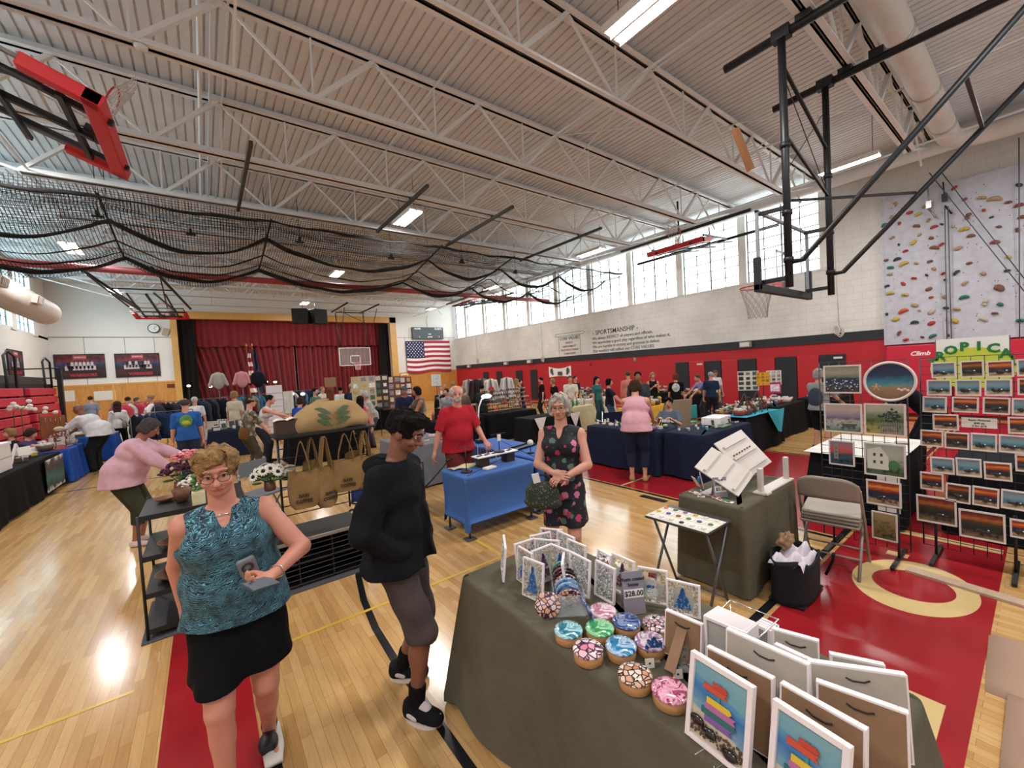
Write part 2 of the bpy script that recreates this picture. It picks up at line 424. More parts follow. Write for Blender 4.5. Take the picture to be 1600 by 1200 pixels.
# roof joists ------------------------------------------------------
def joist(idx, Y):
    r = thing('roof_truss', 'white painted steel roof truss, %s from the camera end' % (ORD[idx]), 'roof truss', (0, Y, 0), group='white roof trusses')
    zt, zb = 7.07, 6.09
    t = MB()
    for s in (-1, 1): t.bb((XL+.02, s*.012, zt-.07), (XR-.02, s*.115, zt-.05)); t.bb((XL+.02, s*.012, zt-.07), (XR-.02, s*.03, zt+.05))
    t.build('top_chord', joistM, r)
    c = MB()
    for s in (-1, 1): c.bb((-2.4, s*.012, zb-.03), (12.3, s*.10, zb-.01)); c.bb((-2.4, s*.012, zb-.03), (12.3, s*.03, zb+.08))
    c.build('bottom_chord', joistM, r)
    wb = MB()
    k = 0
    for i in range(-1, 7):
        xb = -.42+2.0*i; xt = xb+.95
        wb.bar((xb, 0, zb), (xt, 0, zt-.05), .075, .06)
        wb.bar((xt, 0, zt-.05), (xb+2.0, 0, zb), .035, .035)
        wb.bar((xb, 0, zb), (xb+.02, 0, zt-.05), .025) if i > -1 else None
    wb.bar((XL+.1, 0, zt-.05), (-2.4, 0, zb), .05, .04); wb.bar((12.3, 0, zb), (XR-.1, 0, zt-.05), .05, .04)
    wb.bar((12.3, 0, zb), (13.3, 0, zt-.05), .03); wb.bar((13.9, 0, 6.6), (13.9, 0, zt-.05), .025)
    wb.build('web', joistM, r)
ORD = ['first', 'second', 'third', 'fourth', 'fifth', 'sixth', 'seventh', 'eighth', 'ninth', 'tenth', 'eleventh', 'twelfth', 'thirteenth', 'fourteenth', 'fifteenth']
for i in range(11): joist(i, 1.77+2.39*i)
# bridging between trusses
for i, x in enumerate((-2.3, .6, 3.6, 6.6, 9.6, 12.25)):
    b = MB()
    b.bb((x-.015, YN, 6.11), (x+.015, YF, 6.14)) if i in (0, 5) else None
    b.bb((x-.012, YN, 6.98), (x+.012, YF, 7.0))
    for k in range(10):
        y = 1.77+2.39*k
        if i in (1, 3, 4) and (k+i) % 2 == 0: b.bar((x, y+.1, 6.13), (x, y+2.29, 7.0), .03, .012); b.bar((x, y+.1, 7.0), (x, y+2.29, 6.13), .03, .012)
    tag(b.build('bridging_bar', joistM), '%s line of thin bridging rods running between the roof trusses, counted from the left wall' % ORD[i], 'roof bridging', 'bridging rods')
# ================================================================ CEILING FITTINGS
tubeM = mat('lamp_tube', 'ffffff', .5, emit='fff4ea', es=22)
hoopred = mat('hoop_red', 'c01f24', .45)
def fixture(x, y, z, label, L=1.2, Wd=.36):
    r = thing('ceiling_light', label, 'ceiling light', (x, y, z), group='ceiling lights')
    h = MB(); h.bb((-Wd/2, -L/2, .03), (Wd/2, L/2, .09)); h.bb((-Wd/2-.01, -L/2, -.01), (-Wd/2+.005, L/2, .09)); h.bb((Wd/2-.005, -L/2, -.01), (Wd/2+.01, L/2, .09)); h.bb((-.015, -L/2, -.005), (.015, L/2, .05))
    h.build('housing', mat('lamp_housing', 'e6e2dc', .4), r)
    for s in (-1, 1):
        t = MB(); t.bb((s*Wd*.27-.055, -L/2+.03, .005), (s*Wd*.27+.055, L/2-.03, .028)); t.build('light_tube', tubeM, r)
    for s in (-1, 1): c = MB(); c.tube([(0, s*L*.4, .09), (0, s*L*.4, 7.05-z)], .006, 5); c.build('hanger', black, r)
    ld = bpy.data.lights.new('lamp_glow', 'AREA'); ld.shape = 'RECTANGLE'; ld.size = Wd; ld.size_y = L; ld.energy = LAMP_W; ld.color = (1, .98, .97); ld.spread = PI
    lo = bpy.data.objects.new('lamp_glow', ld); COL.objects.link(lo); lo.parent = r; lo.location = (0, 0, -.02)
    return r
fixture(4.5, 2.75, 6.12, 'large bright ceiling light at the top of the picture, nearest the camera', 1.3)
fixture(4.62, 10.34, 6.12, 'ceiling light hanging just this side of the black net')
fixture(12.0, 2.75, 6.12, 'ceiling light near the right wall beside the upper duct', 1.1, .22)
fixture(-2.74, 16.9, 6.12, 'ceiling light over the bleacher side, seen through the net')
fixture(4.5, 17.2, 6.12, 'middle ceiling light behind the net')
fixture(4.6, 24.0, 6.12, 'far ceiling light in front of the stage')
fixture(-2.7, 23.5, 6.12, 'ceiling light behind the folded hoop on the left')
fixture(11.9, 10.4, 6.12, 'ceiling light above the folded hoop by the right windows')
fixture(12.0, 17.2, 6.12, 'ceiling light near the right windows behind the net')
fixture(12.0, 24.0, 6.12, 'farthest ceiling light near the right windows')
fixture(-2.8, 3.0, 6.3, 'ceiling light above the near left red-edged hoop')
fixture(-2.8, 10.0, 6.3, 'ceiling light on the left ahead of the net')
for x, n_ in ((4.5, 'middle'), (12, 'right'), (-2.8, 'left')): fixture(x, -1.6, 6.12, 'ceiling light behind the camera, %s one' % n_)

# ducts, pipes -------------------------------------------------------
ductM = mat('duct_cloth', 'd0c6bc', .6, var=.05, vscale=3)
b = MB()
b.tube([(2, 1.35, 6.62), (6, 1.35, 6.62), (13.7, 1.35, 6.62)]+[(13.7+.75*math.sin(a), 1.35-.75+.75*math.cos(a), 6.62) for a in (.3, .6, .9, 1.2, 1.5)]+[(14.45, -2.8, 6.62)], .2, 20)
o = tag(b.build('round_duct', ductM), 'round painted duct turning along the right wall under the roof', 'air duct')
for x in (4, 6.5, 8.6, 10.9, 12.9):
    c = MB(); c.lathe([(.205, -.04), (.215, -.03), (.215, .03), (.205, .04)], (0, 0, 0), 20, M=Matrix.Rotation(PI/2, 3, 'Y')); c.tube([(0, .1, .2), (0, .1, .5)], .006, 5)
    q = c.build('duct_strap', mat('strap_metal', 'b8b2a8', .35, .6), o, loc=(x, 1.35, 6.62))
b = MB(); b.tube([(14.75, -2.8, 6.78), (14.75, 14, 6.78)], .17, 14); tag(b.build('white_pipe', joistM), 'long white pipe duct running along the top of the right wall', 'pipe')
b = MB(); b.tube([(15.38, 0, 6.98), (15.38, 4.1, 6.98)], .025, 8); tag(b.build('conduit', black), 'thin black conduit along the top of the right wall', 'conduit')
b = MB()
b.tube([(.28, -2, 6.85), (.28, 15, 6.85)], .03, 8); b.tube([(.42, -2, 6.92), (.42, 15, 6.92)], .02, 6)
for y in (1.5, 4.2, 8.1, 12): b.tube([(.28, y, 6.85), (.28, y, 7.1)], .012, 5)
tag(b.build('sprinkler_pipe', joistM), 'pair of white sprinkler pipes crossing the trusses on the left', 'sprinkler pipe')
for x, g in ((6.3, 'second'), (11.0, 'third')):
    b = MB(); b.tube([(x, -2, 6.85), (x, 26, 6.85)], .024, 7)
    for y in (3, 7.6, 12.5, 17): b.tube([(x, y, 6.85), (x, y, 7.1)], .01, 5)
    tag(b.build('sprinkler_pipe', joistM), 'single white sprinkler pipe, %s from the left' % g, 'sprinkler pipe')
b = MB(); b.lathe([(0, -.05), (.05, -.045), (.065, -.02), (.07, 0)], (-.32, 6.5, 6.04), 16); tag(b.build('smoke_detector', white_paint), 'small white round detector under a truss beside the red-edged hoop', 'smoke detector')
# large left duct
o = thing('round_duct', 'big pale round duct with square vents high along the left wall', 'air duct', (0, 0, 0))
b = MB(); X0, Z0, R0 = -4.35, 4.95, .42
b.tube([(X0, 2, Z0), (X0, 12, Z0), (X0, 21.6, Z0)], R0, 28, caps=False); b.ball((X0, 21.6, Z0), (R0, .5, R0), n=28)
b.build('duct_body', ductM, o)
for y in (13.2, 15.9, 18.7, 10.5):
    c = MB(); c.bb((-.02, -.28, -.13), (.24, .28, .13)); v = c.build('vent', ductM, o, loc=(X0+R0-.12, y, Z0), rot=(0, .2, 0), bevel=.01)
    c = MB(); c.bb((.24, -.25, -.1), (.25, .25, .1), 0)
    for i in range(4): c.bb((.25, -.25+.1*i+.08, -.1), (.26, -.25+.1*i+.1, .1), 1)
    c.build('grille', [mat('vent_dark', '6e655c', .7), ductM], v)
# net -----------------------------------------------------------------
def netmat():
    g = NT('black_net', .9); uv = g.t.nodes.new('ShaderNodeTexCoord').outputs['UV']; x = g.sep(uv)
    def ln(s_):
        f = g.math('FRACT', g.math('MULTIPLY', s_, 1)); d = g.math('ABSOLUTE', g.math('SUBTRACT', f, .5)); return g.math('GREATER_THAN', d, .5-.088)
    a = g.math('MAXIMUM', ln(x[0]), ln(x[1])); g.l(a, g.b.inputs['Alpha']); g.b.inputs['Base Color'].default_value = srgb('1d1b1b'); return g.M
netM = netmat()
ropeM = mat('net_rope', '1c1a1b', .9)
NX0, NX1 = -4.6, 14.8
nodes_x = [-4.6, -1.4, 1.55, 6.1, 8.9, 12.0, 14.8]
def sag(x):
    for a, c in zip(nodes_x, nodes_x[1:]):
        if x <= c+1e-6:
            t = (x-a)/(c-a); return 4*t*(1-t)*min(.5, .16*(c-a)), (c-a)
    return 0, 1
o = thing('divider_net', 'black divider net gathered up in drooping swags under the roof', 'net', (0, 0, 0))
cell = .055
def net_surf(yz, sc, seed, nm='netting'):
    """yz(v)->(y,z) profile; sc(v) sag multiplier"""
    bm = MB(); nu, nv = 150, 14; uvs = []; rr = random.Random(seed); p = [rr.uniform(0, 6) for _ in range(4)]
    L = 0; prof = [yz(j/nv) for j in range(nv+1)]; ln = [0]
    for j in range(nv): ln.append(ln[-1]+math.dist(prof[j], prof[j+1]))
    for i in range(nu+1):
        x = NX0+(NX1-NX0)*i/nu; sg, _ = sag(x)
        for j in range(nv+1):
            v = j/nv; y, z = prof[j]
            wob = .05*math.sin(x*2.3+p[0]+v*5)+.03*math.sin(x*5.1+p[1]-v*9)
            bm.v.append((x, y+wob*1.5, z-sg*sc(v)+wob*.6)); uvs.append((x/cell, (ln[j]+sg*.3*v)/cell))
    for i in range(nu):
        for j in range(nv): bm.f.append((i*(nv+1)+j, (i+1)*(nv+1)+j, (i+1)*(nv+1)+j+1, i*(nv+1)+j+1)); bm.m.append(0); bm.sm.append(True)
    return bm.build(nm, netM, o, uvs=uvs)
net_surf(lambda v: (11.2+3.1*v, 5.72-.25*math.sin(v*PI)-.30*v), lambda v: .45+.5*v, 1)
net_surf(lambda v: (11.2+1.0*v, 5.80-.28*math.sin(v*PI)-.1*v), lambda v: 1.15*v, 2)
net_surf(lambda v: (14.3-1.1*(1-v), 5.38-.2*math.sin(v*PI)), lambda v: 1.1, 3)
net_surf(lambda v: (11.15+.2*math.sin(v*3), 5.95-.3*v), lambda v: .5*v, 4)
for y, z, sc, r, nm in ((12.2, 5.68, 1.15, .045, 'a'), (14.3, 5.38, .98, .05, 'b'), (12.9, 5.45, 1.0, .016, 'c'), (13.6, 5.36, .9, .016, 'd'), (11.2, 5.80, .12, .03, 'e'), (14.32, 5.40, 1.1, .02, 'f')):
    b = MB(); b.tube([(NX0+(NX1-NX0)*i/120, y+.03*math.sin(i*.5), z-sag(NX0+(NX1-NX0)*i/120)[0]*sc+.015*math.sin(i*.9+y)) for i in range(121)], [r*(1+.35*math.sin(i*.37+y*3)) for i in range(121)], 6)
    b.build('rope', ropeM, o)
b = MB()
for x in nodes_x[1:-1]:
    b.tube([(x, 11.2, 5.85), (x, 12.2, 5.68), (x, 13.2, 5.5), (x, 14.3, 5.38)], .022, 6)
    b.tube([(x, 12.2, 5.68), (x, 12.2, 7)], .006, 4); b.tube([(x, 14.3, 5.38), (x, 14.3, 7)], .006, 4)
b.build('rope', ropeM, o)
for i, x in enumerate((-1.6, -.0, 2.4, 5.2, 7.6, 10.4)):
    b = MB(); b.box((x, 12.6+.5*(i % 2), 5.9), (.06, .16, .1)); b.box((x, 12.6+.5*(i % 2), 5.83), (.2, .05, .04)); b.tube([(x, 12.6+.5*(i % 2), 5.95), (x, 12.6+.5*(i % 2), 7)], .008, 5); b.build('pulley', black, o)
# red roller beam behind the net
b = MB(); b.tube([(XL+.3, 16.35, 5.5), (XR-.4, 16.35, 5.5)], .10, 14); tag(b.build('roller_tube', mat('roller_red', '9c3430', .5)), 'long dark red roller tube of the divider behind the black net', 'roller')
for i, (x, y1) in enumerate(((.9, 11.25), (4.1, 11.2), (6.4, 11.5), (9.7, 11.9))):
    b = MB(); b.bb((x-.03, 8.0, 5.93), (x+.03, y1, 6.0)); b.tube([(x, 8.94, 6), (x, 8.94, 6.1)], .02, 6); tag(b.build('ceiling_rail', mat('rail_black', '3a3c3a', .5)), 'dark steel rail slung under the trusses before the net, %s from the left' % ORD[i], 'ceiling rail', 'dark net rails')

# basketball hoops ----------------------------------------------------
def add_rim(r, par_mat, net_len=.42, netcol='b9b0a8', y=.38, z=0, droop=(0, 0, -1), nc=12):
    a = MB(); a.tube([(.229*math.cos(t), y+.229*math.sin(t), z) for t in [2*PI*i/28 for i in range(28)]], .010, 7, closed=True)
    a.bar((-.07, 0, z-.01), (-.1, y-.2, z), .02); a.bar((.07, 0, z-.01), (.1, y-.2, z), .02); a.box((0, .03, z-.03), (.2, .06, .1))
    rim = a.build('rim', hoopred, r)
    n = MB(); d = Vector(droop).normalized(); N = nc; rows = 6
    e1 = Vector((1, 0, 0)); e2 = Vector((0, 1, 0))
    def P(k, j):
        t = 2*PI*(k+.5*(j % 2))/N; rr = .229*(1-.42*math.sin(min(1, j/rows)*PI/2)**1.1)
        return Vector((rr*math.cos(t), y+rr*math.sin(t), z))+d*(net_len*j/rows)
    for j in range(rows):
        for k in range(N):
            q = P(k, j); n.tube([q, P(k if j % 2 == 0 else k+1, j+1)], .0045, 4, caps=False); n.tube([q, P(k-1 if j % 2 == 0 else k, j+1)], .0045, 4, caps=False)
    n.build('net', mat('hoop_net'+netcol, netcol, .8), r)
glassM = mat('board_glass', 'e9f2f0', .05, trans=0, alpha=.12)
def board(r, w=1.83, h=1.07, z0=-.15, frame='8f9294', pad=None, inner='d8d8d8', line=True, padh=.4):
    """backboard facing +Y, rim height at z=0, board face at y=0"""
    g = MB(); g.bb((-w/2+.03, -.02, z0+.03), (w/2-.03, -.01, z0+h-.03)); g.build('glass', glassM, r)
    f = MB()
    for s in (-1, 1): f.bb((s*(w/2-.04), -.04, z0), (s*w/2, 0, z0+h))
    f.bb((-w/2, -.04, z0+h-.04), (w/2, 0, z0+h)); f.bb((-w/2, -.04, z0), (w/2, 0, z0+.04)); f.build('board_frame', mat('frame'+frame, frame, .4, .3), r, bevel=.004)
    if line:
        q = MB(); a, b_ = .295, .05
        for s in (-1, 1): q.bb((s*a, -.008, .0), (s*(a-.045), -.004, .45))
        q.bb((-a, -.008, .41), (a, -.004, .45)); q.bb((-a, -.008, .0), (a, -.004, .045)); q.build('target_square', mat('line'+inner, inner, .5), r)
    if pad:
        p = MB(); T = .06 if pad is hoopred else 0
        p.bb((-w/2-.05, -.06-T, z0-.06), (w/2+.05, .025, z0+.05+T))
        for s in (-1, 1): p.bb((s*(w/2-.03-T), -.06-T, z0-.05), (s*(w/2+.05), .025, z0+padh+T*3))
        p.build('edge_pad', pad, r, bevel=.015)
# near hoop, lowered
r = thing('basketball_hoop', 'lowered basketball hoop with clear board, black edge padding and black ceiling struts, upper right', 'basketball hoop', (6.98, 2.38, 3.0))
board(r, w=1.9, h=1.03, pad=mat('edge_black', '1e1c20', .5)); add_rim(r, hoopred, .48, 'a39a93')
f = MB()
f.bb((-.03, -.05, -.1), (.03, -.02, .85)); f.build('board_post', mat('post_grey', '6b6a68', .45), r)
pA, pB = -.85, .82
for s, x in (('l', pA), ('r', pB)):
    f = MB(); f.tube([(x, -.35, -.2), (x, -.35, 3.0)], .045, 12); f.tube([(x, -.35, .3), (x, -.35, .3)], .05); f.bar((x, -.36, -.08), (x, -.02, -.08), .05); f.bar((x, -.36, .82), (x, -.02, .84), .05)
    for z in (.15, .75, 1.6): f.tube([(x, -.35, z-.03), (x, -.35, z+.03)], .06, 12)
    f.box((x, -.35, 2.98), (.12, .2, .14)); f.build('upright', black, r)
    f = MB(); f.tube([(x, -.35, .12), (x+.02, -.5, .12), (x+.02, -3.2, 2.9)], .032, 10); f.build('brace', black, r)
    f = MB(); f.tube([(x, .35, 2.97), (x, -4.6, 2.97)], .055, 12)
    for y in (-.6, -.95): f.box((x, y, 3.04), (.14, .16, .12))
    f.build('ceiling_bar', black, r)
f = MB(); f.bar((pA, -.35, 1.75), (pB, -.35, 1.3), .03); f.bar((pA, -.35, 2.6), (pB, -.35, 2.0), .035); f.bar((pA, -.35, .9), (pB, -1.3, 1.0), .03); f.tube([(pA, -.35, 2.5), (pB, -.35, 1.3)], .006, 5); f.tube([(pA, -.3, 1.2), (pB, -.35, 2.6)], .006, 5)
f.bar((pA, -1.9, 1.56), (pB, -1.9, 1.56), .035); f.build('cross_brace', black, r)
f = MB(); f.bar((pA-.1, .2, 2.05), (pA+.1, .1, 1.5), .07); f.build('spring_arm', mat('spring_brown', '7b5230', .5), r)
# far hoop in front of stage
p0 = AY(556, 570, 25)
r = thing('basketball_hoop', 'white-framed clear basketball hoop hanging in front of the red stage curtain', 'basketball hoop', (7.3, 25.0, 2.86), PI)
board(r, frame='f1efec', inner='f5f5f5'); add_rim(r, hoopred, .42, 'f0d8d8', y=.38)
for s in (-1, 1): q = MB(); q.tube([(s*.8, -.05, .9), (s*.8+.05, -.4, 3.0)], .03, 8); q.build('strut', black, r); q = MB(); q.tube([(s*.8, -.05, .9), (s*.9, 1.7, 3.0)], .02, 8); q.build('strut', black, r)
q = MB(); [q.tube([(s*.85, 2.2, 3.17), (s*.85, -1.2, 3.17)], .045, 8) for s in (-1, 1)]; q.bar((-.85, -.4, 3.05), (.85, -.4, 3.05), .05); q.tube([(-.8, -.1, 2.4), (.8, .4, 3)], .02); q.build('ceiling_bar', black, r)
# folded hoops: board lies nearly flat under the roof
def folded(name_label, loc, rz, padm, tilt, netdroop=(0, .2, -1), framecol='6b6a68', rail=5.0, zf=0, arms=1):
    r = thing('basketball_hoop', name_label, 'basketball hoop', loc, rot=(0, 0, rz))
    R = Matrix.Rotation(tilt, 4, 'X')
    before = set(o.name for o in COL.objects)
    board(r, frame=framecol, pad=padm); add_rim(r, hoopred, .38, 'c8bdb6', droop=netdroop)
    f = MB()
    for s in (-1, 1):
        f.bar((s*.6, -.07, -.25), (s*.6, -.07, 1.0), .06); f.bar((s*.6, -.12, 1.0), (s*.6, -.12, 2.6), .05)
    f.bar((-.75, -.1, .15), (.75, -.1, .15), .06); f.bar((-.95, -.14, .75), (.95, -.14, .75), .05); f.box((0, -.06, -.02), (.24, .1, .2)); f.bar((0, -.1, 0), (0, -.14, 2.6), .07)
    f.build('back_frame', black, r)
    for o_ in COL.objects:
        if o_.name not in before: o_.matrix_local = R@o_.matrix_local
    return r
r = folded('folded up basketball hoop with thick red edge padding hanging at the upper left', (-.82, 7.0, 5.15), -PI/2, hoopred, math.radians(68), (0, 1, -.25))
q = MB(); [q.tube([(s*.95, -.4, .95), (s*.95, -4.2, .95)], .05, 8) for s in (-1, 1)]; [q.bar((s*.6, -.9, .3), (s*.95, -1.7, .95), .05) for s in (-1, 1)]; [q.bar((s*.6, -2.3, -.35), (s*.95, -3.2, .95), .05) for s in (-1, 1)]; q.build('ceiling_bar', black, r)
r = folded('folded up hoop with red edge padding near the right wall windows', (12.5, 7.3, 5.62), PI/2, hoopred, math.radians(80), (0, 1, -.3))
q = MB(); q.tube([(0, -.2, .45), (0, -.2, 1.46)], .03, 8); q.tube([(-2.2, -.2, .45), (2.3, -.2, .45)], .05, 8); q.tube([(-2.4, -1.6, .2), (2.6, -1.6, .2)], .05, 8); q.bar((-.9, -1.6, .2), (-.9, 0, .1), .05); q.bar((.9, -1.6, .2), (.9, 0, .1), .05); q.build('ceiling_bar', black, r)
r = folded('folded up hoop with red rim beyond the red roller on the left', (-1.3, 24.6, 5.35), -.12, hoopred, math.radians(76), (0, 1, -.3))
q = MB(); [q.tube([(s*.95, -6.4, .7), (s*.95, .8, .45)], .05, 8) for s in (-1, 1)]; [q.bar((s*.6, -4.5, .2), (s*.6, -.9, .1), .05) for s in (-1, 1)]; [q.bar((s*.95, -5.2, .6), (s*.6, -2.4, 0), .04) for s in (-1, 1)]; q.bar((-.95, -3, .6), (.95, -3, .6), .05); q.build('ceiling_bar', black, r)
r = folded('folded up hoop with dark red padding under the far right trusses', (11.6, 19.3, 5.72), PI/2, mat('pad_darkred', '8a2a2c', .5), math.radians(82), (0, 1, -.3))
q = MB(); q.tube([(-2.2, -.2, .3), (2.3, -.2, .3)], .05, 8); q.tube([(-2.4, -1.6, .2), (2.6, -1.6, .2)], .05, 8); q.build('ceiling_bar', black, r)
# speaker cluster
r = thing('hanging_speaker', 'pair of black speaker cabinets hanging before the stage valance', 'speaker', (4.62, 23.28, 5.30))
for s in (-1, 1):
    q = MB(); q.box((s*.42, 0, 0), (.72, .55, .75), (0, 0, s*.35)); q.build('cabinet', mat('speaker_black', '141416', .6), r, bevel=.02)
q = MB(); [q.tube([(s*.3, 0, .3), (s*.3, 0, .8)], .012, 5) for s in (-1, 1)]; q.build('chain', black, r)
# ================================================================ WALL FITTINGS
RW = (PI/2, 0, -PI/2)     # text facing -X on the right wall
RB = (PI/2, 0, 0)         # text facing -Y on the back wall
ink = mat('wall_ink', '4a4a4c', .7)
# painted text on right wall
r = thing('wall_lettering', 'dark SPORTSMANSHIP text painted on the white right wall under the windows', 'wall lettering', (XR-.004, 0, 0))
text_mesh('- SPORTSMANSHIP -', .30, ink, r, 'heading', AX(1010-860*0+(470/1600*340+860)-1010, 508, XR) if False else (0, AX(959, 505, XR)[1], 3.47), RW, bold=.004)
lines = ['We always RESPECT all players and officials.', 'We appreciate a good play regardless of who makes it.', 'We are humble in victory and gracious in defeat.', 'Our conduct will reflect our CORE VALUES.', 'We take RESPONSIBILITY for our actions.']
for i, t in enumerate(lines):
    text_mesh(t, .19, ink, r, 'text_line', (0, AX(925, 517, XR)[1], 3.20-.205*i), RW, align='LEFT', wide=1.0, bold=.002)
r = thing('wall_lettering', 'CORE VALUES scroll list painted on the right wall left of the sportsmanship text', 'wall lettering', (XR-.004, 0, 0))
y0 = AX(874, 530, XR)[1]; y1 = AX(905, 530, XR)[1]
text_mesh('CORE VALUES', .22, ink, r, 'heading', (0, (y0+y1)/2, 3.40), RW, bold=.004)
for i, t in enumerate(['RESPECT', 'RESPONSIBILITY', 'TRUSTWORTHINESS', 'COMPASSION', 'HONESTY']):
    text_mesh(t, .14, ink if i % 2 else mat('wall_ink_red', '8a4444', .7), r, 'text_line', (0, (y0+y1)/2, 3.16-.19*i), RW, bold=.002)
b = MB()
pts = [(0, y0+.05, 3.55), (0, y0+.05, 2.35), (0, y1-.05, 2.35), (0, y1-.05, 3.55)]
b.tube(pts, .008, 4); b.tube([(0, y0+.25, 3.68), (0, y1-.3, 3.68), (0, y1-.4, 3.61), (0, y1-.3, 3.54), (0, y0+.25, 3.54), (0, y0+.33, 3.61)], .008, 4, closed=True)
b.build('scroll_outline', ink, r)
# small light boxes along the band
for i, (u, v) in enumerate(((735, 574), (793, 571), (830, 570), (1167, 544), (828+4, 571))[:4]):
    x, y, z = AX(u, v, XR); b = MB(); b.box((XR-.1, y, 2.33), (.16, .36, .2)); b.box((XR-.185, y, 2.33), (.01, .3, .14), mi=1)
    tag(b.build('emergency_light', [mat('grey_box', '8d8b86', .5), mat('lens_white', 'd8d6d0', .3)], bevel=.01), 'grey emergency light box on the dark rail, %s along the right wall from the stage' % ORD[i], 'emergency light')
# hanging cord bundles
for i, (u, v, lab) in enumerate(((1312, 515, 'white rope coil on the dark rail right of the lowered hoop'), (849, 560, 'grey rope bundle hanging from the wall by the core values scroll'), (747, 562, 'pale rope bundle near the far end of the right wall'))):
    x, y, z = AX(u, v, XR); b = MB(); rr = random.Random(i)
    for k in range(6):
        a = rr.uniform(-.1, .1); b.tube([(XR-.06+.02*k*.3, y+a+.07*math.cos(t), z+.13*math.sin(t)-.02*k) for t in [2*PI*j/12 for j in range(12)]], .012, 5, closed=True)
    b.tube([(XR-.04, y, z+.1), (XR-.04, y+.1, 6.9)], .008, 5)
    tag(b.build('rope_coil', mat('rope_pale', 'c9c2b8', .8)), lab, 'rope')
# wall pads
PY = [(1283, 1320), (1245, 1280), (1212, 1243), (1182, 1209), (1153, 1180), (1127, 1151)]
edges = [1323, 1281, 1246, 1212, 1183, 1154, 1128, 1102, 1077, 1056]
for i in range(9):
    ya = AX(edges[i], 570, XR)[1]; yb = AX(edges[i+1], 570, XR)[1]
    b = MB(); b.bb((XR-.07, min(ya, yb)+.01, .1), (XR-.012, max(ya, yb)-.01, 1.82))
    dk = i % 2 == 0
    o = tag(b.build('wall_pad', darkp if dk else redpad, bevel=.02), '%s wall pad, %s in the row from the climbing wall towards the stage' % ('black' if dk else 'red', ORD[i]), 'wall pad', 'wall pads')
    if i in (0, 7):
        q = MB(); q.bb((XR-.073, min(ya, yb)+.08, 1.68), (XR-.07, min(ya, yb)+.3, 1.74)); q.build('white_tag', white_paint, o)
for i, u in enumerate((835, 812, 781, 760)):
    y = AX(u, 590, XR)[1]; b = MB(); b.bb((XR-.07, y-.3, .1), (XR-.012, y+.3, 1.85)); tag(b.build('wall_pad', darkp, bevel=.02), 'black wall pad far down the right wall, %s from the white banner' % ORD[i], 'wall pad', 'wall pads')
# dog-less white banner with corner figures
x, y, z = AX(876, 580, XR); o = thing('wall_banner', 'small white cloth banner sagging on the red wall', 'banner', (XR-.03, y, z))
wb = AX(858, 572, XR)[1]-y; we = AX(893, 570, XR)[1]-y
b = MB(); b.grid(lambda u, v: (-.01-.02*math.sin(u*9), wb+(we-wb)*u, (.28-.13*math.sin(PI*u))*(v)+(-.32+.05*math.sin(PI*u))*(1-v)), 16, 4); b.build('cloth', mat('banner_white', 'e4e0dc', .8), o)
for s in (wb*.72, we*.72):
    b = MB(); b.ball((-.03, s, .02), (.01, .13, .17), n=10); b.ball((-.03, s*.9, -.12), (.01, .08, .1), n=8); b.build('dark_figure', ink, o)
b = MB(); b.bb((-.045, -.16, -.22), (-.04, .16, -.02)); b.build('emblem', ink, o)
# fire alarm box
for u, v, lab in ((922, 569, 'small red alarm box on the red wall above the crowd'), (993, 561, 'tiny grey box at the top of the red wall')):
    x, y, z = AX(u, v, XR); b = MB(); b.box((XR-.04, y, z), (.06, .12, .14)); tag(b.build('alarm_box', hoopred if u < 950 else mat('grey_box')), lab, 'alarm')
# climbing wall -------------------------------------------------------
cwM = mat('climb_panel', 'b9b9c2', .8, var=.08, vscale=9, bump=.15, bscale=90)
CX = XR-.12
b = MB(); b.bb((CX, -1.6, 2.0), (XR-.02, 2.79, 6.0)); b.bb((CX-.02, 2.78, 2.0), (XR, 2.82, 6.02))
cw = tag(b.build('climbing_wall', cwM), 'grey climbing wall panel covering the upper right wall beside the white blocks', 'climbing wall')
b = MB(); rr = random.Random(5)
for i in range(150): b.ball((CX, rr.uniform(-1.5, 2.7), rr.uniform(2.1, 5.9)), .012, n=5)
o = b.build('bolt_hole', mat('bolt_dark', '4b4b50', .6), cw); o['kind'] = 'stuff'
HC = {'r': ('a8362f', 'red'), 'o': ('c4522f', 'orange'), 'y': ('b9a045', 'mustard'), 't': ('a98a66', 'tan'), 'n': ('2e3a44', 'navy'), 'g': ('2c6a5c', 'green'), 'b': ('7a5038', 'brown'), 'm': ('8a4a40', 'maroon'), 'w': ('b5a894', 'cream')}
